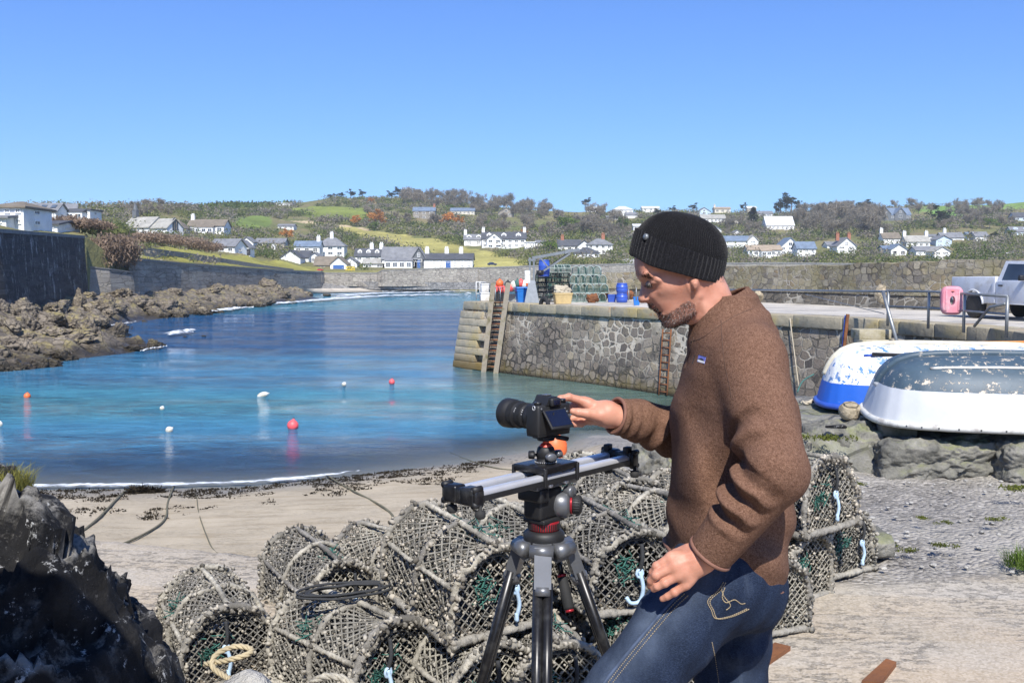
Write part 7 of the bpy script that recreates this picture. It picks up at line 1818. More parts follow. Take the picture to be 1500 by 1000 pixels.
M['wool']=wool_mat();M['trim']=simple('brown_binding',(.20,.095,.065),.8,.15,40);M['stitch']=simple('tan_stitching',(.34,.27,.17),.8,.2,60);M['seam_dark']=simple('fleece_seam',(.09,.05,.034),.9,.2,60);M['hair_grey']=leafmat('grizzled_hair',(.16,.15,.145),.9);M['hair_dark']=leafmat('dark_hair',(.022,.018,.016),.5);M['hair_white']=leafmat('white_hair',(.55,.54,.52),.25);M['eye']=simple('shaded_eyeball',(.20,.15,.13),.6,.05,50);M['iris']=simple('iris',(.03,.025,.02),.5,.1,50);M['leather']=simple('brown_boot',(.075,.045,.03),.6,.25,14,bump=.002)  # eye colour darkened to carry the shade of the socket
# the man's body: one continuous skin mesh
HEAD_H=.0026
PROFILE=[(934,352),(930.5,366),(929.8,378),(930.0,388),(931.6,398),(933.2,404.5),(935.5,409.5),(938.8,413.5),(939.3,419),(937.8,426),(936.0,432),(934.8,437.5),(936.2,442),(940,444),(946.5,443.2),(949.5,446.2),(952.8,451.2),(956.2,453.6),(958.8,455.4),(959.8,457.2),(962.6,459),(963.8,463),(966.2,467),(969.2,470),(971.0,475.5),(975,479.4),(981,480.2),(989,478.6),(998,475),(1006,474.5),(1014,478),(1024,486),(1030,500),(1036,520),(1092,520),(1084,470),(1074,440),(1066,420),(1059,405),(1056,392),(1055,370),(1048,345),(1030,328),(1004,321),(976,325),(950,338)]
HCTRL=[(1000,345,.070,44),(1005,385,.0775,42),(975,360,.068,34),(957,388,.066,26),(936,385,.060,17),(938,402,.058,11),(948,413,.058,12),(960,410,.065,22),(938.5,417,.013,7),(943,424,.0150,7),(939,432,.0150,6),(937,438,.0150,5),(945,441,.0175,6),(952.5,424,.038,15),(956.5,436,.040,15),(966,426,.0615,24),(982,418,.069,32),(1002,418,.0735,40),(951,447.5,.0235,7),(957,452,.027,8),(962,460,.024,7),(966,467,.022,8),(974,474,.026,10),(970,447,.045,18),(984,443,.058,24),(978,462,.041,16),(990,470,.046,14),(1002,458,.058,18),(1012,440,.066,28),(1012,470,.050,18),(1030,440,.060,34),(1050,420,.056,30),(1040,470,.060,34),(1062,450,.058,28),(1050,500,.066,34),(1045,380,.068,36),(1030,350,.066,40)]
def gauss(px,py,x,y,sx,sy=None,rot=0.0):
 sy=sy or sx;c,sn=math.cos(rot),math.sin(rot);u=(px-x)*c+(py-y)*sn;v=-(px-x)*sn+(py-y)*c;return np.exp(-.5*((u/sx)**2+(v/sy)**2))
def ridge(px,py,pts,w):
 d=seg_dist(px,py,pts,False);return np.exp(-.5*(d/w)**2)
def sculpt_head():
 s=Sculpt(Q(918,518,-.11),Q(1098,312,.11),.0021);kx=FPX/YB
 x=s.lo[0]+np.arange(s.n[0])*s.h;y=s.lo[1]+np.arange(s.n[1])*s.h;z=s.lo[2]+np.arange(s.n[2])*s.h
 X,Z=np.meshgrid(x,z,indexing='ij');px,py=to_px(np.stack([X.ravel(),np.full(X.size,YB),Z.ravel()],1));px=px.reshape(X.shape);py=py.reshape(X.shape)
 sp=smooth_path([(a,b,0)for a,b in PROFILE],4,True);prof=[(p.x,p.y)for p in sp];ins=in_poly(px,py,prof);d=seg_dist(px,py,prof)*np.where(ins,1,-1)
 num=0;den=0;num2=0
 for cx,cy,w_,dd in HCTRL:
  g=1/(((px-cx)**2+(py-cy)**2)+4)**1.6;num=num+g*w_;num2=num2+g*dd;den=den+g
 W=num/den;DD=num2/den
 def blur(A_,n):
  A_=A_.copy()
  for _ in range(n):A_[1:-1,1:-1]=(A_[1:-1,1:-1]*2+A_[:-2,1:-1]+A_[2:,1:-1]+A_[1:-1,:-2]+A_[1:-1,2:])/6
  return A_
 bl=np.clip((px-950-.12*np.abs(py-440))/14,0,1);W=blur(W,12)*(1-bl)+blur(W,110)*bl;DD=blur(DD,20)
 t=np.clip(d/DD,0,1);h=W*(1-(1-t)**2.1)**(1/2.1)
 f=np.clip(d/3,0,1)
 h+=f*(.0042*gauss(px,py,964,424,11,8)-.0150*gauss(px,py,947.5,413.5,6.5,5.0)+.0135*gauss(px,py,951.5,413.8,4.6,4.0)+.0045*ridge(px,py,[(935,403),(944,403.5),(953,405),(961,410)],2.8))
 h+=f*(-.0020*ridge(px,py,[(945,412.8),(950,411.2),(956,413)],.9)-.0022*ridge(px,py,[(945.5,418.0),(951,418.8),(957,417)],.8)-.0012*ridge(px,py,[(950,423.5),(956,425),(962,423)],1.3))
 h+=f*(.0060*gauss(px,py,945.2,439.6,3.2,2.8)-.0022*ridge(px,py,[(948.6,435),(950,440),(949.2,444)],1.1)-.0026*ridge(px,py,[(950.5,439.5),(956,445),(962,451),(966,458)],1.8)+.0012*ridge(px,py,[(957,437),(964,445),(971,455)],5.0))
 h+=f*(-.0050*ridge(px,py,[(958,455.2),(961.5,455.8),(965.5,457.5)],1.2)+.0026*ridge(px,py,[(953,450.5),(958,452.8),(963,455)],1.4)+.0034*ridge(px,py,[(961,459.5),(964.5,459.8),(967,459.5)],1.6)-.0026*ridge(px,py,[(966.5,466),(969,465.5),(972,464.5)],1.8))
 h+=f*(-.0020*gauss(px,py,981,440,12,8,.6)-.0030*gauss(px,py,962,396,9,7)+.0030*ridge(px,py,[(985,476),(1000,468),(1010,455),(1013,440),(1010,426)],4.5)-.0045*ridge(px,py,[(996,480),(1008,470),(1018,455),(1020,440)],3.5)+.0045*ridge(px,py,[(1018,434),(1026,455),(1036,485)],5)-.0025*gauss(px,py,1032,432,6,10))
 h+=.0120*np.clip(1.35*gauss(px,py,1007.5,405,7.2,12.5,.08),0,1)-.005*gauss(px,py,1004.5,403,3.2,7.5,.1)+.0125*np.clip(gauss(px,py,1008.2,417.5,4.0,5.6)*1.3,0,1)-.006*ridge(px,py,[(1000,410),(1002.5,419),(1005,425)],1.3)
 h=np.where(d>0,h,d*.0016)
 D=(np.abs(y[None,:,None]-YB)-h[:,None,:]);gx,gz=np.gradient(h,s.h);s.D=(D/np.sqrt(1+np.minimum(gx**2+gz**2,9))[:,None,:]).astype(np.float32);s.D[:,:,:1]=.01;s.D[:,:,-1:]=.01;s.D[:1]=.01;s.D[-1:]=.01
 return s
def hand(s,wrist,wr,knuckles,fingers,thumb,palm_r=.0135,back=None):
 """wrist point+radius; knuckles: 4 points; fingers: lists of joints after the knuckle with radii"""
 w_=np.array(wrist)
 for i,kn in enumerate(knuckles):
  m=w_*.72+np.array(kn)*.28;s.cone(w_,m,wr,palm_r*1.25,.018);s.cone(m,kn,palm_r*1.25,palm_r*.86,.014)
 for i in range(3):s.cone(np.array(knuckles[i])*.8+w_*.2,np.array(knuckles[i+1])*.8+w_*.2,palm_r*.95,palm_r*.9,.012)
 for kn,f in zip(knuckles,fingers):
  pts=[np.array(kn)]+[np.array(q[0])for q in f];rs=[palm_r*.80]+[q[1]for q in f]
  s.cone(pts[0],pts[1],rs[0],rs[1],.005)
  for i in range(1,len(pts)-1):s.cone(pts[i],pts[i+1],rs[i],rs[i+1],.0028)
  s.ell(pts[1],(rs[1]*1.08,)*3,.003)
 if thumb:
  pts=[np.array(q[0])for q in thumb];rs=[q[1]for q in thumb]
  for i in range(len(pts)-1):s.cone(pts[i],pts[i+1],rs[i],rs[i+1],.008 if i==0 else.003)
NH=-.245
def sculpt_near_hand():
 s=Sculpt(Q(940,905,-.34),Q(1075,770,-.15),.0016);q=lambda px,py,dy=0:Q(px,py,NH+dy)
 kn=[q(983,816,.004),q(987,829,-.008),q(993.5,842,-.010),q(1004,855,-.004)]
 f=[[(q(962,829,.006),.0092),(q(956,838,.014),.0084),(q(953,845,.022),.0072)],[(q(961,842,-.005),.0094),(q(953.5,850,.006),.0086),(q(952,857,.014),.0074)],[(q(974,853,-.009),.0092),(q(963,858.5,-.003),.0085),(q(957.5,862,.006),.0074)],[(q(988,867,-.004),.0084),(q(977.5,873,.003),.0077),(q(970.5,876.5,.009),.0068)]]
 hand(s,q(1026,818,.010),.0265,kn,f,[(q(1008,806,.022),.0155),(q(990,812,.032),.0125),(q(975,824,.034),.0105),(q(966,833,.032),.0085)],.0142)
 s.cone(q(1023,816,.010),q(1060,795,.016),.0270,.031,.012);
 for a,kk in zip((q(1016,811,-.012),q(1016,817,-.014),q(1018,824,-.012)),kn):s.cone(a,kk,.003,.0045,.009)
 return s
FH=.135
def sculpt_far_hand():
 s=Sculpt(Q(800,650,.03),Q(945,560,.24),.0017);q=lambda px,py,dy=0:Q(px,py,FH+dy)
 kn=[q(855,588,.006),q(854,596,.022),q(857,606,.030),q(861,614,.030)]
 f=[[(q(833.5,581.5,.000),.0092),(q(821,583.5,-.006),.0084),(q(812.5,588.5,-.010),.0074)],[(q(840,594,.028),.0094),(q(829,600,.034),.0088),(q(824,606,.026),.0078)],[(q(843,612,.026),.0092),(q(833,614,.022),.0086),(q(826,612,.014),.0078)],[(q(851,620,.012),.0088),(q(842,621,-.006),.0084),(q(835,619.5,-.012),.0074)]]
 hand(s,q(888,606,.004),.0265,kn,f,[(q(877,609,-.016),.0165),(q(860,605.5,-.026),.0125),(q(847,604,-.028),.0108),(q(839.5,602.5,-.026),.0088)],.0145)
 s.cone(q(886,606,.004),q(925,617,.012),.0270,.031,.012)
 return s
def sculpt_torso():
 s=Sculpt(*QB(860,1340,1200,440,-.32,.32),.012)
 s.cone(Q(1056,480),Q(1072,520),.045,.07,.03);s.cone(Q(1085,560),Q(1072,790),.080,.085,.04,sq=1.4);s.cone(Q(1090,535,-.12),Q(1090,535,.12),.05,.05,.04)
 s.chain([Q(1100,545,-.13),Q(1136,690,-.295),Q(1042,806,-.238)],[.045,.040,.030],.02);s.chain([Q(1060,530,.17),Q(1005,642,.22),Q(900,609,.145)],[.055,.045,.032],.02)
 for hip,kn_,an in((Q(1055,860,-.10),Q(868,1066,-.20),Q(905,1300,-.16)),(Q(1075,870,.09),Q(1064,1090,.10),Q(1085,1330,.13))):s.chain([hip,kn_,an],[.08,.055,.04],.03)
 return s
man=None
def build_man():
 global man
 parts=[];off=0;Vs=[];Fs=[];st=[];lip=[];nail=[]
 for nm,fn in(('head',sculpt_head),('near',sculpt_near_hand),('far',sculpt_far_hand),('torso',sculpt_torso)):
  s=fn();V,F=s.mesh();V=relax(V,F,2 if nm!='torso' else 1,.4);px,py=to_px(V)
  a=np.zeros(len(V));l=np.zeros(len(V));nn=np.zeros(len(V))
  if nm=='head':
   HB.append(bvh_of(V,F));HB.append(V)
   a=np.where(in_poly(px,py,BEARD),.75,0.0);a=np.where(in_poly(px,py,MOUST),.85,a);a=np.maximum(a,.55*in_poly(px,py,[(1003,408),(1012,424),(1012,440),(1002,446),(990,446),(1000,430)])*.25)
   l=np.where((py>447)&(py<467)&(px<968-0*px)&(np.abs(V[:,1]-YB)<.024)&in_poly(px,py,[(948,447),(956,446),(964,456),(972,464),(966,470),(958,464)]),1.0,0)
  if nm in('near','far'):HANDS[nm]=(V,F)
  Vs.append(V);Fs.append(F+off);off+=len(V);st.append(a);lip.append(l);nail.append(nn)
 V=np.concatenate(Vs);F=np.concatenate(Fs);org=np.array(Q(1070,1330));org[2]=SLIP_Z
 me=mesh_np('person',V-org,F,M['skin']);set_attr(me,'stubble',np.concatenate(st));set_attr(me,'lip',np.concatenate(lip));set_attr(me,'nail',np.concatenate(nail))
 man=link('person',me);man.location=org;tag(man,'bearded man in black knitted hat, brown fleece and jeans reaching to the camera','person')
 return org
BEARD=[(964,465),(969,464),(979,459),(992,451),(1004,442),(1012,441),(1018,447),(1020,458),(1014,467),(1000,478),(984,483),(972,481),(966,472)]
MOUST=[(949,444),(955,443.5),(963,451),(972,462),(967,462),(957,453),(951,450)]
HB=[];HANDS={}
ORG=build_man()
def mchild(name,V,F,mat,smooth=True):
 me=mesh_np(name,np.asarray(V)-ORG,F,mat,smooth=smooth);return link(name,me,man)
def mb_child(name,mb,mat,parent=None):
 mb.v=[tuple(np.array(v)-ORG)for v in mb.v];o=mb.build(name,mat,parent or man);return o
for y in(-1,1):
 mb=MB();c=Vector(Q(951.8,416.2,y*.0372));mb.blob(c,.0092,20);ey=mb_child('eye',mb,M['eye']);mb=MB();mb.blob(c+Vector((-.0036,y*.0052,-.0028)),.0050,14);mb_child('iris',mb,M['iris'],ey)
def strands(name,polys,n,length,direction,mats,rad,seed,side=None,curl=.3):
 rng=np.random.default_rng(seed);bvh,V=HB[0],HB[1];lists=[([],[])for _ in mats];cnt=0;tries=0
 px,py=to_px(V);inside=np.zeros(len(V),bool);wt=np.zeros(len(V))
 for poly in polys:inside|=in_poly(px,py,poly)
 if side:inside&=(V[:,1]-YB)*side>0
 cand=V[inside]
 if not len(cand):return
 while cnt<n:
  p=Vector(cand[rng.integers(len(cand))])+Vector(rng.normal(size=3)*.002);loc,nr,i,d=bvh.find_nearest(p)
  if loc is None:continue
  L=length*rng.uniform(.5,1.2);dr=(Vector(direction)+Vector(rng.normal(size=3)*curl)).normalized();t=(nr*.75+dr).normalized();mid=loc+t*L*.5+nr*L*.08;tip=loc+(t*.6+dr*.6).normalized()*L
  sd=t.cross(nr);sd=sd.normalized()*rad if sd.length>1e-5 else Vector((rad,0,0));u2=nr*rad*.5
  mi=rng.choice(len(mats),p=[m[1]for m in mats]);vs,fs=lists[mi];b=len(vs);base=loc-nr*.001
  vs+=[base-sd,base+sd,base+u2*2,mid-sd*.8,mid+sd*.8,mid+u2,tip];fs+=[(b,b+1,b+4,b+3),(b+1,b+2,b+5,b+4),(b+2,b,b+3,b+5),(b+3,b+4,b+6),(b+4,b+5,b+6),(b+5,b+3,b+6)];cnt+=1
 mb=MB()
 for mi,(vs,fs)in enumerate(lists):mb.add(vs,fs,mi)
 mb.v=[tuple(np.array(v)-ORG)for v in mb.v];return mb.build(name,[m[0]for m in mats],man)
for sd_ in(-1,1):strands('eyelash',[[(944,416.4),(951,417.6),(957,416.2),(957,417.6),(951,419.2),(944,417.8)]],60,.0055,(-.9,0,-.7),[(M['hair_dark'],1.0)],.0003,9,side=sd_,curl=.15)
strands('beard',[BEARD],3000,.0044,(-.35,0,-1),[(M['hair_dark'],.45),(M['hair_grey'],.42),(M['hair_white'],.13)],.00026,3,curl=.45)
strands('moustache',[MOUST],500,.006,(.3,0,-1),[(M['hair_dark'],.8),(M['hair_grey'],.2)],.0004,4)
for sd_ in(-1,1):strands('eyebrow',[[(932,396),(946,400),(956,405),(955,408),(944,404.5),(932,401)]],230,.008,(.9,0,-.2),[(M['hair_dark'],1.0)],.0004,5,side=sd_,curl=.2)
strands('clipped_hair',[[(1018,395),(1072,396),(1062,412),(1045,412),(1024,406)]],700,.0035,(.2,0,-1),[(M['hair_grey'],.5),(M['hair_dark'],.35),(M['hair_white'],.15)],.0003,6)
def hat():
 c=Vector(Q(990.5,385));ex=Vector((-.972,0,.235)).normalized();ez=Vector((.235,0,.972)).normalized();ey=ez.cross(ex)
 A,B=.1085,.0900
 def surf(th,r,h,push=0.0):
  fr=1.0 if math.cos(th)<0 else 1.0
  v_=c+ex*((A*r+push)*math.cos(th))+ey*((B*r+push)*math.sin(th))+ez*h;v_.z+=.17*(v_.y-YB)*(1-max(0,(h-.05)/.09));return v_
 n=448;rows=[]
 prof=[(1.0,.026)]+[(max(.02,math.cos(a)**.86),.034+.102*math.sin(a))for a in np.linspace(.05,1.56,16)]
 pr=np.linspace(0,1,84);R_=np.interp(pr,np.linspace(0,1,len(prof)),[p[0]for p in prof]);H_=np.interp(pr,np.linspace(0,1,len(prof)),[p[1]for p in prof])
 for i,(r,h)in enumerate(zip(R_,H_*.86)):
  q=[]
  for j in range(n):
   th=2*math.pi*j/n;fold=.004*float(vnoise(math.cos(th)*2.3+5,math.sin(th)*2.3,h*18))*min(1,r*1.6);knit=(.0011*math.cos(j*2*math.pi/4)+.0011*(1 if i%2 else-1))*min(1,r*1.5)
   h2=h+(.006*math.cos(th)**2 if math.cos(th)>0 else 0)*0
   q.append(surf(th,r,h2,knit+fold))
  rows.append(q)
 mb=MB();mb.grid(rows,closed=True);cap=mb_child('hat',mb,M['wool'])
 rows=[];ns=30
 for i in range(ns+1):
  t=i/ns
  if t<.55:u=t/.55;h=.046-.054*u;r=1.018+.010*math.sin(u*math.pi)
  elif t<.7:u=(t-.55)/.15;h=-.008-.004*math.sin(u*math.pi);r=1.018-.05*u
  else:u=(t-.7)/.3;h=-.008+.05*u;r=.97
  q=[]
  for j in range(n):
   th=2*math.pi*j/n;rib=.0013*math.cos(j*2*math.pi/8)if t<.6 else 0;row=.0006*(1 if i%2 else-1)if t<.55 else 0;wv=.0035*float(vnoise(math.cos(th)*2,math.sin(th)*2,3));cc=math.cos(th)
   q.append(surf(th,r,h*(1.0+.12*cc)+wv+.004*cc,rib+row))
  rows.append(q)
 mb=MB();mb.grid(rows,closed=True);mb_child('hat_cuff',mb,M['wool'],cap)
 mb=MB();p=surf(-2.62+math.pi,1.06,.045);
 th=.62;p=surf(-th if surf(-th,1,0).y<surf(th,1,0).y else th,1.045,.047);nrm=(p-c-ez*.047).normalized();mb.lathe([(.0001,.004),(.006,.0035),(.0075,.001),(.0075,-.003)],p,16,axis=nrm);mb_child('badge',mb,M['galv'],cap)
hat()
# fleece jacket
def fold_fn(amp,freq,ph,lo,hi,side):
 """ripples across a limb between t=lo and hi, on the side given by a direction"""
 sd=np.array(side,float);sd/=np.linalg.norm(sd)
 def f(t,qx,qy,qz,X,Y,Z):
  l=np.sqrt(qx*qx+qy*qy+qz*qz)+1e-6;c=(qx*sd[0]+qy*sd[1]+qz*sd[2])/l;w_=np.clip((t-lo)/.12,0,1)*np.clip((hi-t)/.12,0,1);wob=.35*np.sin(9*c+ph)
  sn=np.sin(t*freq*2*math.pi+ph+wob);return(amp*w_*np.clip(.15+1.0*c,0,1.2)*(sn*np.abs(sn)**.3)).astype(np.float32)
 return f
def sculpt_jacket():
 s=Sculpt(*QB(850,868,1200,400,-.40,.31),.0042)
 rows_=np.array([455,480,500,520,540,584,650,736,800,860]);fr=np.array([1040,1020,1013,1010,1004,995,993,987,979,975.]);bk=np.array([1098,1112,1124,1136,1147,1162,1165,1158,1155,1150.])
 hy=np.array([.075,.115,.155,.178,.190,.196,.188,.180,.180,.182]);z=np.array([Q(1070,r)[2]for r in rows_]);kx=YB/FPX;cx=((fr+bk)/2-750)*kx;hx=(bk-fr)/2*kx
 o=np.argsort(z);z,cx,hx,hy=z[o],cx[o],hx[o],hy[o]
 sl,(X,Y,Z)=s.block(*QB(940,880,1190,440,-.3,.3));cxx=np.interp(Z,z,cx);hxx=np.interp(Z,z,hx);hyy=np.interp(Z,z,hy)
 fold=.006*np.sin((Z*46+X*22)+2*np.sin(Y*9))*np.clip((3.50-Z)/.10,0,1)*np.clip((Z-3.28)/.05,0,1)+.004*np.sin(Z*30-X*38+Y*12)*np.clip((3.9-Z)/.1,0,1)
 fold=fold+.007*np.sin(X*60+Z*14)*np.clip((3.78-Z)/.1,0,1)*np.clip((Z-3.4)/.1,0,1)*np.clip((cxx-X)/.05,0,1)
 p_=2.5;q=(np.abs((X-cxx)/hxx)**p_+np.abs((Y-YB)/hyy)**p_)**(1/p_);s.put(sl,((q-1)*np.minimum(hxx,hyy)*.9+fold).astype(np.float32),0)
 a,b=Q(975,806),Q(1146,850);sl,(X,Y,Z)=s.block(s.lo,s.lo+s.n*s.h);zc=a[2]+(b[2]-a[2])*np.clip((X-a[0])/(b[0]-a[0]),-.5,1.5);s.D[sl]=np.maximum(s.D[sl],(zc-Z).astype(np.float32))
 inner=None
 rim_c=Q(1054,444);n_=np.array((-.50,0,.866));base=rim_c-n_*.12;sl,(X,Y,Z)=s.block(rim_c-.2,rim_c+.2);dx,dy,dz=X-rim_c[0],Y-rim_c[1],Z-rim_c[2];h=dx*n_[0]+dz*n_[2];ux=dx*.866+dz*.5;r_out=np.interp(h,[-.14,-.06,-.02,0.012],[.078,.084,.079,.0775]);rr=np.sqrt((ux/1.02)**2+(dy/.95)**2)+.003*np.sin(h*130+ux*20)
 d=np.maximum(np.maximum(rr-r_out,h-.002-.006*np.cos(ux*20)),-h-.14);s.put(sl,d.astype(np.float32),.02)
 g_=np.sqrt((rr-r_out-.003)**2+(h+.064)**2)-.0055;s.put(sl,g_.astype(np.float32),.010,'c')
 d_in=np.maximum(rr-(r_out-.011),-h-.055);s.put(sl,d_in.astype(np.float32),.003,'c')
 S_,E_,W_=Q(1100,534,-.155),Q(1136,690,-.300),Q(1042,808,-.240)
 Mi=S_*.62+E_*.38;s.cone(S_,Mi,.075,.072,.028);s.cone(Mi,E_,.072,.066,.004,fn=fold_fn(.0110,2.0,.6,.15,1.05,(-1,-.3,-.1)));s.ell(Q(1146,694,-.298),(.048,.052,.055),.02)
 s.cone(E_,W_,.066,.049,.012,fn=fold_fn(.0150,4.2,2.2,-.1,.72,(-.7,-.4,.6)))
 s.cone(Q(1098,516,-.13),Q(1072,500,.0),.066,.082,.04);s.cone(Q(1102,520,.13),Q(1072,500,.0),.066,.082,.04)
 S2,E2,W2=Q(1058,535,.165),Q(1008,640,.235),Q(903,609,.142)
 s.cone(S2,E2,.080,.066,.03);s.cone(E2,Q(935,616,.17),.066,.053,.02,fn=fold_fn(.0085,3.0,1.0,.0,1.0,(0,-.6,-.6)));s.cone(Q(935,616,.17),W2,.053,.045,.012,fn=fold_fn(.005,2.5,.4,0,1,(0,-.8,-.3)))
 for w0,e0,c in((W_,E_,.004),(W2,E2,.004)):
  ax=(w0-e0)/np.linalg.norm(w0-e0);sl,(X,Y,Z)=s.block(w0-.09,w0+.09);t=(X-w0[0])*ax[0]+(Y-w0[1])*ax[1]+(Z-w0[2])*ax[2];rad=np.sqrt(np.maximum((X-w0[0])**2+(Y-w0[1])**2+(Z-w0[2])**2-t*t,0))
  lim=np.where((rad<.085)&(t>-.02),t-c,-1.0);s.D[sl]=np.maximum(s.D[sl],lim.astype(np.float32));s.D[sl]=np.where((t>-.03)&(rad<.034),np.maximum(s.D[sl],(.035-rad)),s.D[sl])
 return s
sj=sculpt_jacket();VJ,FJ=sj.mesh();VJ=relax(VJ,FJ,2,.4);BJ=bvh_of(VJ,FJ)
jacket=mchild('fleece_jacket',VJ,FJ,M['fleece'])
def ring_on(c,ax,r,rt,mat,name,parent,el=1.0):
 ax=Vector(ax).normalized();u=ax.orthogonal().normalized();v=ax.cross(u);mb=MB();mb.tube([Vector(c)+u*math.cos(a)*r+v*math.sin(a)*r for a in np.linspace(0,2*math.pi,41)[:-1]],rt,8,closed=True);return mb_child(name,mb,mat,parent)
W_,E_=Q(1042,808,-.240),Q(1136,690,-.300);ax=(W_-E_);ax/=np.linalg.norm(ax);ring_on(W_+ax*.004,ax,.0470,.0048,M['trim'],'cuff_binding',jacket)
W2,E2=Q(903,609,.142),Q(935,616,.17);ax=(W2-E2);ax/=np.linalg.norm(ax);ring_on(W2+ax*.003,ax,.0435,.0045,M['trim'],'cuff_binding',jacket)
def line_on(name,pts,r,mat,bvh=None,parent=None,lift=.0,n=10,closed=False):
 bvh=bvh or BJ;pp=[]
 for p in smooth_path([(a,b,0)for a,b in pts],n,closed):
  h=project(bvh,p.x,p.y,lift)
  if h:pp.append(h[0])
 if len(pp)<2:return None
 mb=MB();mb.tube(pp,r,6);return mb_child(name,mb,mat,parent or jacket)
def hem():
 a,b=Q(975,806),Q(1146,850);pts=[];x0,x1=Q(974,830)[0],Q(1152,840)[0];cx,hx,hy=(x0+x1)/2,(x1-x0)/2,.181
 for th in np.linspace(0,2*math.pi,97)[:-1]:
  c,sn=math.cos(th),math.sin(th);r=(abs(c)**2.5+abs(sn)**2.5)**(-1/2.5);x=cx+c*r*hx;zc=a[2]+(b[2]-a[2])*min(max((x-a[0])/(b[0]-a[0]),-.5),1.5);p=Vector((x,YB+sn*r*hy,zc+.004));q=BJ.find_nearest(p)
  pts.append(q[0]if q[0]is not None and(q[0]-p).length<.03 else p)
 mb=MB();mb.tube(pts,.0055,8,closed=True);mb_child('hem_binding',mb,M['trim'],jacket)
hem()
line_on('shoulder_seam',[(1056,468),(1058,500),(1062,535),(1068,562),(1072,585)],.0008,M['seam_dark'],lift=.0002)
line_on('collar_seam',[(1012,500),(1030,494),(1055,476),(1078,462),(1102,452)],.0008,M['seam_dark'],lift=.0002)
line_on('zip',[(1016,494),(1012,512),(1008,524),(1003,540)],.0018,M['seam_dark'],lift=.0006)
line_on('pocket_zip',[(1018,520),(1016,527),(1014,533)],.0012,M['black'],lift=.0006)
def patch(name,poly,mat,lift,th=.0012,bvh=None,parent=None):
 top=[];
 for a,b in poly:
  h=project(bvh or BJ,a,b,lift)
  if h is None:return
  top.append(h[0])
 nrm=(top[1]-top[0]).cross(top[-1]-top[0]).normalized();
 if nrm.dot(CAMP-top[0])<0:nrm=-nrm
 lo=[p-nrm*th for p in top];n=len(top);mb=MB();mb.add(top+lo,[tuple(range(n)),tuple(range(2*n-1,n-1,-1))]+[(i,n+i,n+(i+1)%n,(i+1)%n)for i in range(n)]);return mb_child(name,mb,mat,parent or jacket)
def lmap(u,v):
 a,b,c_,d_=(1023.5,519.0),(1033.8,522.2),(1031.4,532.6),(1021.2,529.6);return((a[0]*(1-u)+b[0]*u)*(1-v)+(d_[0]*(1-u)+c_[0]*u)*v,(a[1]*(1-u)+b[1]*u)*(1-v)+(d_[1]*(1-u)+c_[1]*u)*v)
M['lab_blue']=simple('label_violet_blue',(.16,.18,.55),.7,.1,40);M['lab_white']=simple('label_white',(.75,.74,.72),.7,.05,40);M['lab_pink']=simple('label_orange',(.55,.25,.22),.7,.05,40)
lb=patch('chest_label',[lmap(*q)for q in((0,0),(1,0),(1,1),(0,1))],M['lab_blue'],.0022,.002)
if lb:
 patch('label_band',[lmap(*q)for q in((.03,.62),(.97,.62),(.97,.95),(.03,.95))],M['lab_white'],.0029,.0006,parent=lb);patch('label_ridge',[lmap(*q)for q in((.03,.64),(.15,.50),(.26,.54),(.40,.34),(.52,.48),(.63,.42),(.80,.58),(.97,.64))],M['black'],.0035,.0006,parent=lb);patch('label_border',[lmap(*q)for q in((0,0),(1,0),(1,.07),(0,.07))],M['black'],.0032,.0006,parent=lb)
 # jeans
def sculpt_jeans():
 s=Sculpt(*QB(800,1400,1165,800,-.34,.26),.006)
 s.ell(Q(1064,842),(.124,.168,.115),.0);s.cone(Q(1066,800),Q(1064,850),.112,.115,.03,sq=1.4);s.ell(Q(1095,862,-.07),(.085,.085,.085),.04);s.ell(Q(1098,862,.07),(.082,.085,.085),.04)
 H1,K1,A1_=Q(1046,852,-.105),Q(868,1070,-.205),Q(905,1316,-.17);ff=fold_fn(.006,3.2,.4,-.1,.45,(-.5,-.3,.8))
 s.cone(H1,K1,.110,.074,.04,fn=ff);s.cone(K1,A1_,.074,.056,.03,fn=fold_fn(.005,3,1.5,0,1,(1,0,0)));s.cone(A1_,Q(905,1345,-.17),.056,.064,.02)
 H2,K2,A2_=Q(1077,870,.095),Q(1062,1092,.10),Q(1088,1345,.14);s.cone(H2,K2,.105,.079,.04,fn=fold_fn(.005,4,.2,.1,1,(0,-1,0)));s.cone(K2,A2_,.079,.058,.03,fn=fold_fn(.005,3,1.0,0,1,(1,0,0)));s.cone(A2_,Q(1088,1385,.14),.058,.066,.02)
 sl,(X,Y,Z)=s.block(s.lo,s.lo+s.n*s.h);s.D+=(.0030*np.sin(X*48+Z*30+3*np.sin(Z*11+Y*14))+.0022*np.sin(X*85-Z*62+Y*30)).astype(np.float32)*np.clip((3.45-Z)/.15,0,1)
 return s
VN,FN=sculpt_jeans().mesh();VN=relax(VN,FN,2,.4);BN=bvh_of(VN,FN);px,py=to_px(VN)
fade=np.exp(-(((px-965)*.77+(py-925)*.63+18)/36)**2)*(VN[:,1]<YB)*.75+.25*np.exp(-((px-1090)/25)**2)*(VN[:,1]>YB)
jm=mesh_np('jeans',VN-ORG,FN,M['denim']);set_attr(jm,'fade',fade);jeans=link('jeans',jm,man)
def stitch_line(name,pts,r=.0011,dash=.0042,gap=.0022,mat=None,lift=.0008):
 pp=[]
 for p in smooth_path([(a,b,0)for a,b in pts],24):
  h=project(BN,p.x,p.y,lift)
  if h:pp.append(h[0])
 mb=MB();acc=0;cur=[pp[0]]if pp else[]
 for i in range(1,len(pp)):
  acc+=(pp[i]-pp[i-1]).length;cur.append(pp[i])
  if acc>dash and len(cur)>1:mb.tube(cur,r,5);cur=[];acc=0
 if mb.v:return mb_child(name,mb,mat or M['stitch'],jeans)
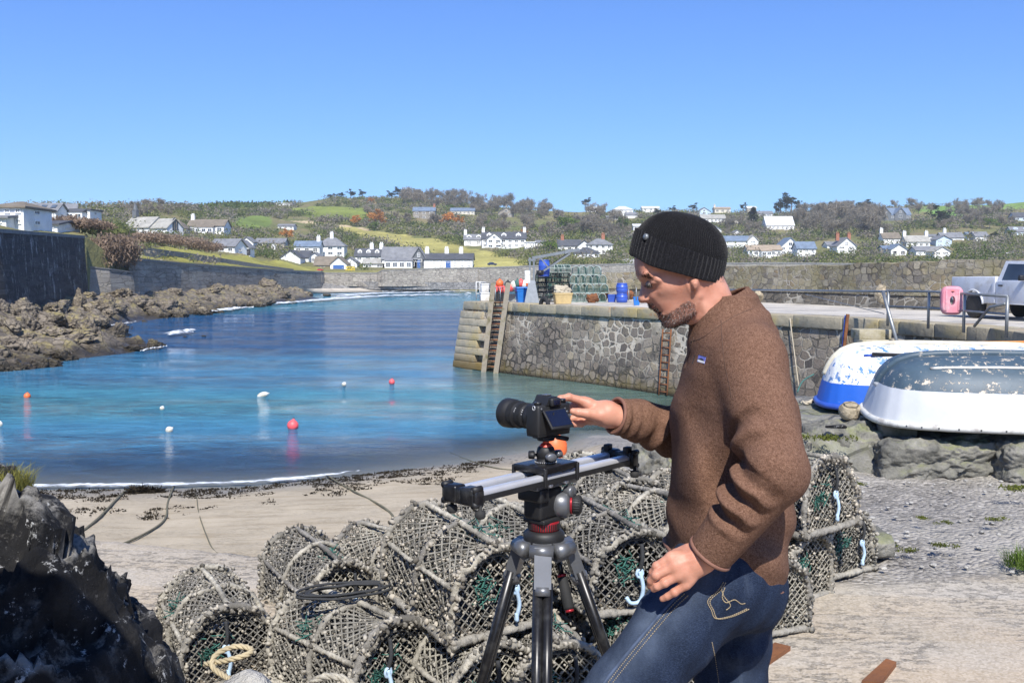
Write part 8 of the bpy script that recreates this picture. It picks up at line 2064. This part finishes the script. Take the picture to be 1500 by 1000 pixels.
seam=[(1003,869),(985,886),(962,912),(940,938),(915,968),(890,1000),(870,1030)]
stitch_line('side_seam_stitching',seam);stitch_line('side_seam_stitching',[(a+5,b+2.5)for a,b in seam])
M['seam_blue']=simple('denim_seam',(.06,.085,.14),.85,.3,40)
line_on('side_seam',[(a-4,b-2)for a,b in seam],.0032,M['seam_blue'],BN,jeans,.0,20)
pocket=[(1060,852),(1052,864),(1037,879),(1042,893),(1048,905),(1066,903),(1082,897),(1096,890)]
stitch_line('back_pocket_stitching',pocket);stitch_line('back_pocket_stitching',[(a+3.2,b+.5)for a,b in pocket]);stitch_line('back_pocket_stitching',[(1062,860),(1058,874),(1064,882),(1076,878),(1086,884),(1094,882)]);stitch_line('back_pocket_stitching',[(1056,858),(1060,872),(1070,886),(1062,894)])
stitch_line('inner_seam_stitching',[(1043,940),(1048,965),(1053,1000),(1056,1030)],.0009)
def boot(ankle,fwd,name='boot'):
 a=Vector(ankle);f=Vector(fwd).normalized();s=Sculpt(np.array(a)-.32,np.array(a)+.32,.006);z0=a.z-.095;g=lambda t,z:np.array((a.x+f.x*t,a.y+f.y*t,z0+z))
 s.cone(np.array(a)+(0,0,.05),g(0,.06),.050,.046,.02);s.cone(g(-.03,.042),g(.10,.040),.042,.044,.03);s.cone(g(.10,.038),g(.19,.034),.044,.034,.03);sl,(X,Y,Z)=s.block(s.lo,s.lo+s.n*s.h);s.D=np.maximum(s.D,(z0+.004-Z).astype(np.float32));V,F=s.mesh();V=relax(V,F,1,.4);b=mchild(name,V,F,M['leather'])
 mb=MB();n=28;pts=[]
 for i in range(n):th=2*math.pi*i/n;l=.115*math.cos(th)+.075;w_=.046*math.sin(th)*(1.0 if l<.12 else.92);pts.append((a.x+f.x*l-f.y*w_,a.y+f.y*l+f.x*w_))
 mb.prism(pts,z0-.016,z0+.0035);mb_child('sole',mb,M['rubber'],b);return z0-.016
za=boot(Q(905,1335,-.17),(-1,-.1,0));A2b=Vector(Q(1088,1378,.14));A2b.z=SLIP_Z+.113;zb=boot(A2b,(-1,.15,0))
c=Q(905,1335,-.17);V,F=rock_geo(71,(.24,.2,max(.05,(za-SLIP_Z)/2+.012)),4,9,.03,.8);V[:,2]=np.minimum(V[:,2],(za-SLIP_Z)/2);o=link('step_stone',mesh_np('step_stone',V,F,M['block_rock']));o.location=(c[0]-.07,c[1],SLIP_Z+(za-SLIP_Z)/2);tag(o,'flat stone under the raised boot of the man','stone')
# tripod with fluid head
M['alu_black']=simple('black_anodised',(.016,.016,.018),.32,.15,9,.35,dirt=(.05,.05,.05),dirtscale=20);M['black_matt']=simple('matt_black',(.014,.014,.015),.55,.2,30);M['alu']=simple('brushed_aluminium',(.62,.63,.66),.34,.08,12,.45);M['alu_grey']=simple('grey_casting',(.15,.155,.165),.38,.12,14,.5);M['red_ring']=simple('red_anodised',(.36,.02,.03),.35,.15,20,.4);M['redtube']=simple('red_cap',(.62,.05,.025),.4,.1,20);M['lcd']=simple('lcd_screen',(.008,.011,.028),.12,.1,10);M['lens_glass']=simple('lens_glass',(.01,.012,.03),.05,.1,10);M['white_mark']=simple('white_marking',(.6,.6,.6),.5,.05,20)
TC=Vector((.077,2.36,0))
def tripod():
 zA=3.366;root=empty('camera_tripod',(TC.x,TC.y,SLIP_Z),0,'black video tripod with red ringed fluid head in front of the lobster pots','tripod');L=lambda x,y,z:Vector((x,y,z-SLIP_Z))
 mb=MB();mb.lathe([(.020,-.05),(.034,-.045),(.046,-.02),(.050,.0),(.050,.012),(.044,.018),(.040,.02)],L(0,0,zA),28);mb.build('bowl',M['black_matt'],root)
 for ang in(200,320,263):
  mb=MB();d=Vector((math.cos(R(ang)),math.sin(R(ang)),0));mb.bar(L(0,0,zA-.012),L(0,0,zA-.028)+d*.062,.045,.04);mb.cyl(L(0,0,zA-.02)+d*.06+d.orthogonal().normalized()*0+Vector((-d.y,d.x,0))*-.028,L(0,0,zA-.02)+d*.06+Vector((-d.y,d.x,0))*.028,.017,n=14);mb.build('leg_hinge',M['alu_grey'],root)
 feet=[(-.31,.13),(.40,.10),(-.025,-.40)]
 for fx,fy in feet:
  d=Vector((fx,fy,0)).normalized();top=L(0,0,zA-.02)+d*.06;foot=Vector((fx,fy,.02));ax=(foot-top).normalized();sd=ax.cross(Vector((0,0,1))).normalized();Lg=(foot-top).length;lg=empty('leg',(0,0,0));lg.parent=root
  mb=MB();mb.bar(top-ax*.01,top+ax*.085,.040,.028);mb.tube([top+ax*.08,top+ax*.10],.021,12);mb.build('leg_casting',M['alu_grey'],lg)
  for sg in(-1,1):mb=MB();mb.cyl(top+ax*.07+sd*.0115*sg,top+ax*Lg*.56+sd*.0115*sg,.0125,n=14);mb.build('upper_tube',M['alu_black'],lg)
  mb=MB();mb.bar(top+ax*(Lg*.53),top+ax*(Lg*.60),.052,.036);mb.build('leg_clamp',M['black_matt'],lg);mb=MB();mb.cyl(top+ax*(Lg*.58),top+ax*(Lg*.985),.0125,n=14);mb.build('lower_tube',M['alu_black'],lg);mb=MB();mb.blob(top+ax*(Lg*.99),(.02,.02,.018),12);mb.build('rubber_foot',M['rubber'],lg)
 mb=MB()
 for fx,fy in feet:mb.bar(L(0,0,2.86),Vector((fx*.52,fy*.52,2.90-SLIP_Z)),.014,.01)
 mb.build('spreader',M['black_matt'],root)
 mb=MB();mb.lathe([(.036,0),(.0375,.003),(.0375,.019),(.036,.022)],L(0,0,zA+.020),48);rr_=mb.build('red_ring',M['red_ring'],root)
 mb=MB()
 for i in range(40):a=2*math.pi*i/40;mb.box(L(0,0,zA+.031)+Vector((math.cos(a)*.038,math.sin(a)*.038,0)),(.0022,.003,.015),Euler((0,0,a)))
 mb.build('knurling',M['black_matt'],rr_)
 ya=math.atan2(.43,.381);rot=Euler((0,0,ya));ux=Vector((math.cos(ya),math.sin(ya),0));uy=Vector((-ux.y,ux.x,0));hb=L(0,0,zA+.042)
 mb=MB();mb.box(hb+Vector((0,0,.004)),(.080,.066,.012),rot,bev=.003);mb.box(hb+Vector((0,0,.045))-ux*.004,(.084,.056,.074),rot,bev=.008);mb.box(hb+Vector((0,0,.070))-ux*.040,(.034,.074,.034),rot,bev=.006);mb.build('head_body',M['black_matt'],root)
 kd=(ux*.55-uy*.84).normalized();c0=hb+Vector((0,0,.036))+ux*.022
 mb=MB();mb.lathe([(.030,0),(.034,.012),(.033,.035),(.025,.042)],c0+kd*.008,28,axis=kd);mb.build('drag_housing',M['alu_grey'],root)
 mb=MB();mb.lathe([(.0225,0),(.0235,.002),(.0235,.005)],c0+kd*.050,28,axis=kd);mb.build('drag_red_ring',M['red_ring'],root)
 mb=MB();mb.lathe([(.0215,0),(.0225,.002),(.0215,.020),(.017,.023),(.0165,.0215),(.001,.0215)],c0+kd*.055,28,axis=kd);kn=mb.build('drag_knob',M['black_matt'],root);mb=MB()
 u1=kd.orthogonal().normalized();u2=kd.cross(u1)
 for i in range(22):a=2*math.pi*i/22;mb.cyl(c0+kd*.058+(u1*math.cos(a)+u2*math.sin(a))*.0218,c0+kd*.073+(u1*math.cos(a)+u2*math.sin(a))*.0214,.0016,n=6)
 mb.build('grip_rib',M['rubber'],kn)
 c1=hb+Vector((0,0,.068))+ux*.046;mb=MB();mb.lathe([(.013,0),(.015,.004),(.015,.02),(.012,.024)],c1-uy*.03,20,axis=-uy);mb.build('lock_knob',M['alu_grey'],root)
 mb=MB();pl=hb+Vector((0,0,.096));mb.box(pl,(.104,.062,.014),rot,bev=.004);prof=[(-.036,-.010),(.036,-.010),(.030,.006),(-.030,.006)]
 mb.box(pl+Vector((0,0,.012))+ux*.004,(.12,.052,.010),rot,bev=.002);mb.build('quick_plate',M['alu_grey'],root)
 for t in(.028,-.03):mb=MB();c=pl-uy*.036+ux*t;mb.cyl(c,c-uy*.012,.006,n=12);mb.build('plate_screw',M['alu'],root)
 a=Vector(P(817,815,2.40))-root.location;b=Vector(P(834,892,2.36))-root.location;mb=MB();mb.cyl(a,a.lerp(b,.35),.007,n=10);mb.build('pan_bar',M['alu_black'],root);mb=MB();mb.tube([a.lerp(b,.38),a.lerp(b,.42),a.lerp(b,.95),b],[.010,.0125,.0135,.011],14);mb.build('pan_grip',M['rubber'],root);mb=MB();mb.cyl(a.lerp(b,.33),a.lerp(b,.38),.0115,n=12);mb.cyl(b,b+(b-a).normalized()*.006,.0105,n=12);mb.build('pan_bar_ring',M['red_ring'],root)
 return zA+.042+.096+.02
ztop=tripod()
# slider
def slider():
 A=Vector((-.1032,2.15,0));B=Vector((.2778,2.58,0));u=(B-A).normalized();v=Vector((-u.y,u.x,0));zc=3.519;yaw=math.atan2(u.y,u.x);rot=Euler((0,0,yaw));L=(B-A).length
 root=empty('camera_slider',(A.x,A.y,zc),0,'twin rail aluminium camera slider with black end blocks lying across the tripod head','camera slider');p=lambda t,s,z:u*t+v*s+Vector((0,0,z))
 for sg in(-1,1):
  mb=MB();rows=[]
  for t in(0.01,L-.01):
   q=[]
   for a in np.linspace(0,2*math.pi,25)[:-1]:
    c,s_=math.cos(a),math.sin(a);e=3.2;rr=(abs(c)**e+abs(s_)**e)**(-1/e);q.append(p(t,sg*.030+c*rr*.0125,s_*rr*.0115))
   rows.append(q)
  mb.grid(rows,closed=True);mb.build('rail',M['alu'],root)
  mb=MB();mb.bar(p(.012,sg*.0445,-.006),p(L-.012,sg*.0445,-.006),.005,.012);mb.build('rail_edge',M['black_matt'],root)
 mb=MB();mb.box(p(L/2,0,-.012),(L-.03,.044,.006),rot);mb.build('centre_web',M['alu_grey'],root)
 for t0,sg in((0,-1),(L,1)):
  eb=empty('end_block',(0,0,0));eb.parent=root
  mb=MB();mb.box(p(t0+sg*.006,0,-.002),(.030,.104,.036),rot,bev=.005);mb.box(p(t0+sg*.006,-.026,.0),(.036,.040,.040),rot,bev=.006);mb.box(p(t0+sg*.006,.026,.0),(.036,.040,.040),rot,bev=.006);mb.build('block',M['alu_black'],eb)
  mb=MB()
  for s_ in(-.045,.045):
   for z in(-.017,.017):mb.cyl(p(t0-sg*.004,s_,z),p(t0+sg*.022,s_,z),.0075,n=12)
  mb.build('corner_boss',M['black_matt'],eb)
  for s_ in(-.05,.035):mb=MB();mb.lathe([(.004,0),(.004,.010),(.011,.012),(.012,.024),(.009,.028)],p(t0+sg*.004,s_,-.018),16,axis=(0,0,-1));mb.build('foot_screw',M['rubber'],eb)
  if sg>0:
   mb=MB()
   for s_ in(-.032,.030):mb.box(p(t0-.004,s_,.024),(.022,.016,.018),rot,bev=.003)
   mb.build('stop_lug',M['black_matt'],eb)
 tc=L*.483
 mb=MB();mb.box(p(tc,0,.022),(.128,.098,.016),rot,bev=.003);mb.build('carriage_plate',M['alu_black'],root)
 for sg in(-1,1):
  mb=MB();
  for t in(-.060,.060):mb.box(p(tc+t,sg*.049,.006),(.008,.008,.044),rot,bev=.002)
  mb.build('carriage_bracket',M['black_matt'],root)
  for t in(-.045,.045):mb=MB();mb.lathe([(.009,0),(.011,.003),(.011,.011),(.009,.014)],p(tc+t,sg*.030,.0115),16,axis=(0,0,1));mb.build('roller',M['black_matt'],root)
 mb=MB();mb.box(p(tc+.01,0,-.021),(.150,.056,.013),rot,bev=.003);mb.build('tripod_mount',M['alu_grey'],root)
 return root.location+p(tc,0,.030)
CAR=slider()
def ballhead():
 root=empty('ball_head',CAR,R(40),'small black ball head with red stem on the slider carriage','ball head');mb=MB();mb.lathe([(.026,0),(.026,.006),(.022,.008),(.0215,.016),(.0225,.018),(.0225,.034),(.020,.047),(.0165,.052),(.012,.053)],(0,0,.0005),36);mb.build('housing',M['black_matt'],root)
 mb=MB()
 for i in range(36):a=2*math.pi*i/36;mb.box((math.cos(a)*.0258,math.sin(a)*.0258,.0035),(.0012,.0012,.004))
 mb.build('degree_mark',M['white_mark'],root)
 mb=MB();mb.blob((0,0,.049),.0165,20);mb.build('ball',M['redtube'],root);mb=MB();mb.lathe([(.0085,.058),(.0075,.066),(.009,.074)],(0,0,0),20);mb.build('stem',M['redtube'],root)
 for ax in((-.35,-.93,0),(.95,-.2,0),(-.75,.66,0)):
  d=Vector(ax).normalized();mb=MB();mb.lathe([(.005,.018),(.005,.026),(.0125,.027),(.0135,.030),(.0130,.040),(.010,.042)],(0,0,.024),20,axis=d);mb.build('knob',M['alu_grey']if ax[0]>-.5 else M['black_matt'],root)
 mb=MB();mb.lathe([(.020,.072),(.021,.074),(.021,.080)],(0,0,0),24);mb.box((0,0,.083),(.052,.040,.008),bev=.002);mb.build('clamp',M['black_matt'],root);mb=MB();mb.cyl((.026,-.012,.080),(.052,-.020,.072),.0075,n=12);mb.build('clamp_knob',M['black_matt'],root)
 root.scale=(1,1,.74);return CAR+Vector((.004,-.002,.0885*.74))
CB=ballhead()
def camera_body():
 th=R(42);a=Vector((-math.sin(th),math.cos(th),0));wv=Vector((math.cos(th),math.sin(th),0));up=Vector((0,0,1));base=CB+Vector((.002,0,.0015));root=empty('mirrorless_camera',base,0,'black mirrorless camera with a large zoom lens and tilted out screen on the ball head','camera')
 Rm=Matrix((wv,a,up)).transposed();p=lambda x,y,z:wv*x+a*y+up*z;root.scale=(.88,.88,.86)
 mb=MB();mb.box(p(0,0,.045),(.124,.050,.086),Rm,bev=.007);mb.box(p(0,.0,.003),(.118,.046,.006),Rm,bev=.001);mb.build('body',M['black_matt'],root)
 mb=MB();mb.box(p(.050,.024,.044),(.026,.026,.078),Rm,bev=.009);mb.build('grip',M['rubber'],root)
 mb=MB();vs=[]
 for y,w_,z1 in((-.026,.021,.108),(.028,.017,.110),(.036,.014,.098)):
  for x,z in((-w_-.008,.085),(-w_*.8,z1-.003),(-w_*.6,z1),(w_*.6,z1),(w_*.8,z1-.003),(w_+.008,.085)):vs.append(p(x-.006,y,z))
 fs=[(5,4,3,2,1,0),tuple(range(12,18))]+[(r*6+i,r*6+(i+1)%6,(r+1)*6+(i+1)%6,(r+1)*6+i)for r in range(2)for i in range(6)];mb.add(vs,fs);mb.box(p(-.006,-.031,.094),(.036,.014,.024),Rm,bev=.005);vf=mb.build('viewfinder_hump',M['black_matt'],root);mb=MB();mb.box(p(-.006,-.0385,.094),(.022,.003,.013),Rm,bev=.001);mb.build('eyepiece',M['lens_glass'],vf);mb=MB();mb.box(p(-.006,.002,.111),(.020,.020,.004),Rm,bev=.001);mb.build('hot_shoe',M['alu_grey'],vf)
 for x,y,r,h in((.040,-.012,.0105,.010),(.026,-.010,.008,.007),(-.046,-.006,.010,.008),(.052,.022,.007,.006),(.044,.012,.005,.004)):mb=MB();mb.lathe([(r,0),(r,h*.8),(r*.85,h),(.0005,h)],p(x,y,.088),20);mb.build('dial',M['alu_black'],root)
 for x,z,r in((.046,.062,.0045),(.038,.072,.003),(.052,.048,.0075),(.046,.034,.003),(.055,.034,.003),(-.050,.078,.0035)):mb=MB();mb.lathe([(r,0),(r,.002),(r*.7,.003),(.0005,.003)],p(x,-.0245,z),14,axis=-a);mb.build('button',M['alu_grey'],root)
 for sx in(-1,1):mb=MB();mb.tube([p(sx*.062,-.008+math.cos(q)*.005,.080+math.sin(q)*.006)for q in np.linspace(0,2*math.pi,11)[:-1]],.0012,5,closed=True);mb.build('strap_ring',M['alu'],root)
 s0=p(-.010,-.029,.074);tl=R(38);dn=(-a*math.sin(tl)-up*math.cos(tl));nn=wv.cross(dn).normalized();nn=nn if nn.dot(-a)>0 else-nn
 Rs=Matrix((wv,dn,nn)).transposed();mb=MB();mb.box(s0+dn*.030+nn*.0,(.082,.060,.006),Rs,bev=.0015);sc=mb.build('screen',M['black_matt'],root);mb=MB();mb.box(s0+dn*.029+nn*.0032,(.072,.049,.0012),Rs);mb.build('screen_glass',M['lcd'],sc);mb=MB();mb.bar(s0+dn*.004-nn*.002,p(-.010,-.026,.05),.04,.003);mb.build('screen_hinge',M['black_matt'],root)
 c=p(-.012,.026,.046);prof=[(.031,0),(.032,.004),(.032,.012),(.0335,.014),(.0335,.030),(.0325,.031),(.0325,.035),(.0355,.037),(.0355,.062),(.0345,.063),(.0345,.067),(.038,.072),(.0385,.092),(.0375,.094),(.0375,.096),(.0415,.100),(.0425,.128),(.0415,.130),(.0395,.1295),(.0375,.110),(.034,.106)]
 mb=MB();mb.lathe(prof,c,56,axis=a);ln=mb.build('lens',M['black_matt'],root);mb=MB();mb.lathe([(.034,.1055),(.02,.1085),(.001,.110)],c,40,axis=a);mb.build('front_element',M['lens_glass'],ln)
 for z0,z1,r,n in((.040,.060,.0358,64),(.074,.090,.0387,72)):
  mb=MB();u1=wv;u2=up
  for i in range(n):q=2*math.pi*i/n;o_=(u1*math.cos(q)+u2*math.sin(q))*r;mb.bar(c+a*z0+o_,c+a*z1+o_,.0016,.0012,up=o_.normalized())
  mb.build('focus_ring_rib',M['rubber'],ln)
 mb=MB()
 for q,z in((2.45,.064),(2.6,.064),(2.75,.064),(2.55,.033),(2.7,.033),(2.9,.033),(1.9,.098),(2.0,.098)):
  o_=(wv*math.cos(q)+up*math.sin(q));mb.box(c+a*z+o_*(.0348 if z<.09 else.0377),(.0022,.0026,.0006),Matrix((o_.cross(a),a,o_)).transposed())
 mb.build('scale_mark',M['white_mark'],ln);mb=MB();mb.lathe([(.0326,0),(.0326,.0025)],c+a*.005,40,axis=a);mb.build('mount_ring',M['alu'],ln)
 return root
camera_body()
print('script time',round(time.time()-T0,1))
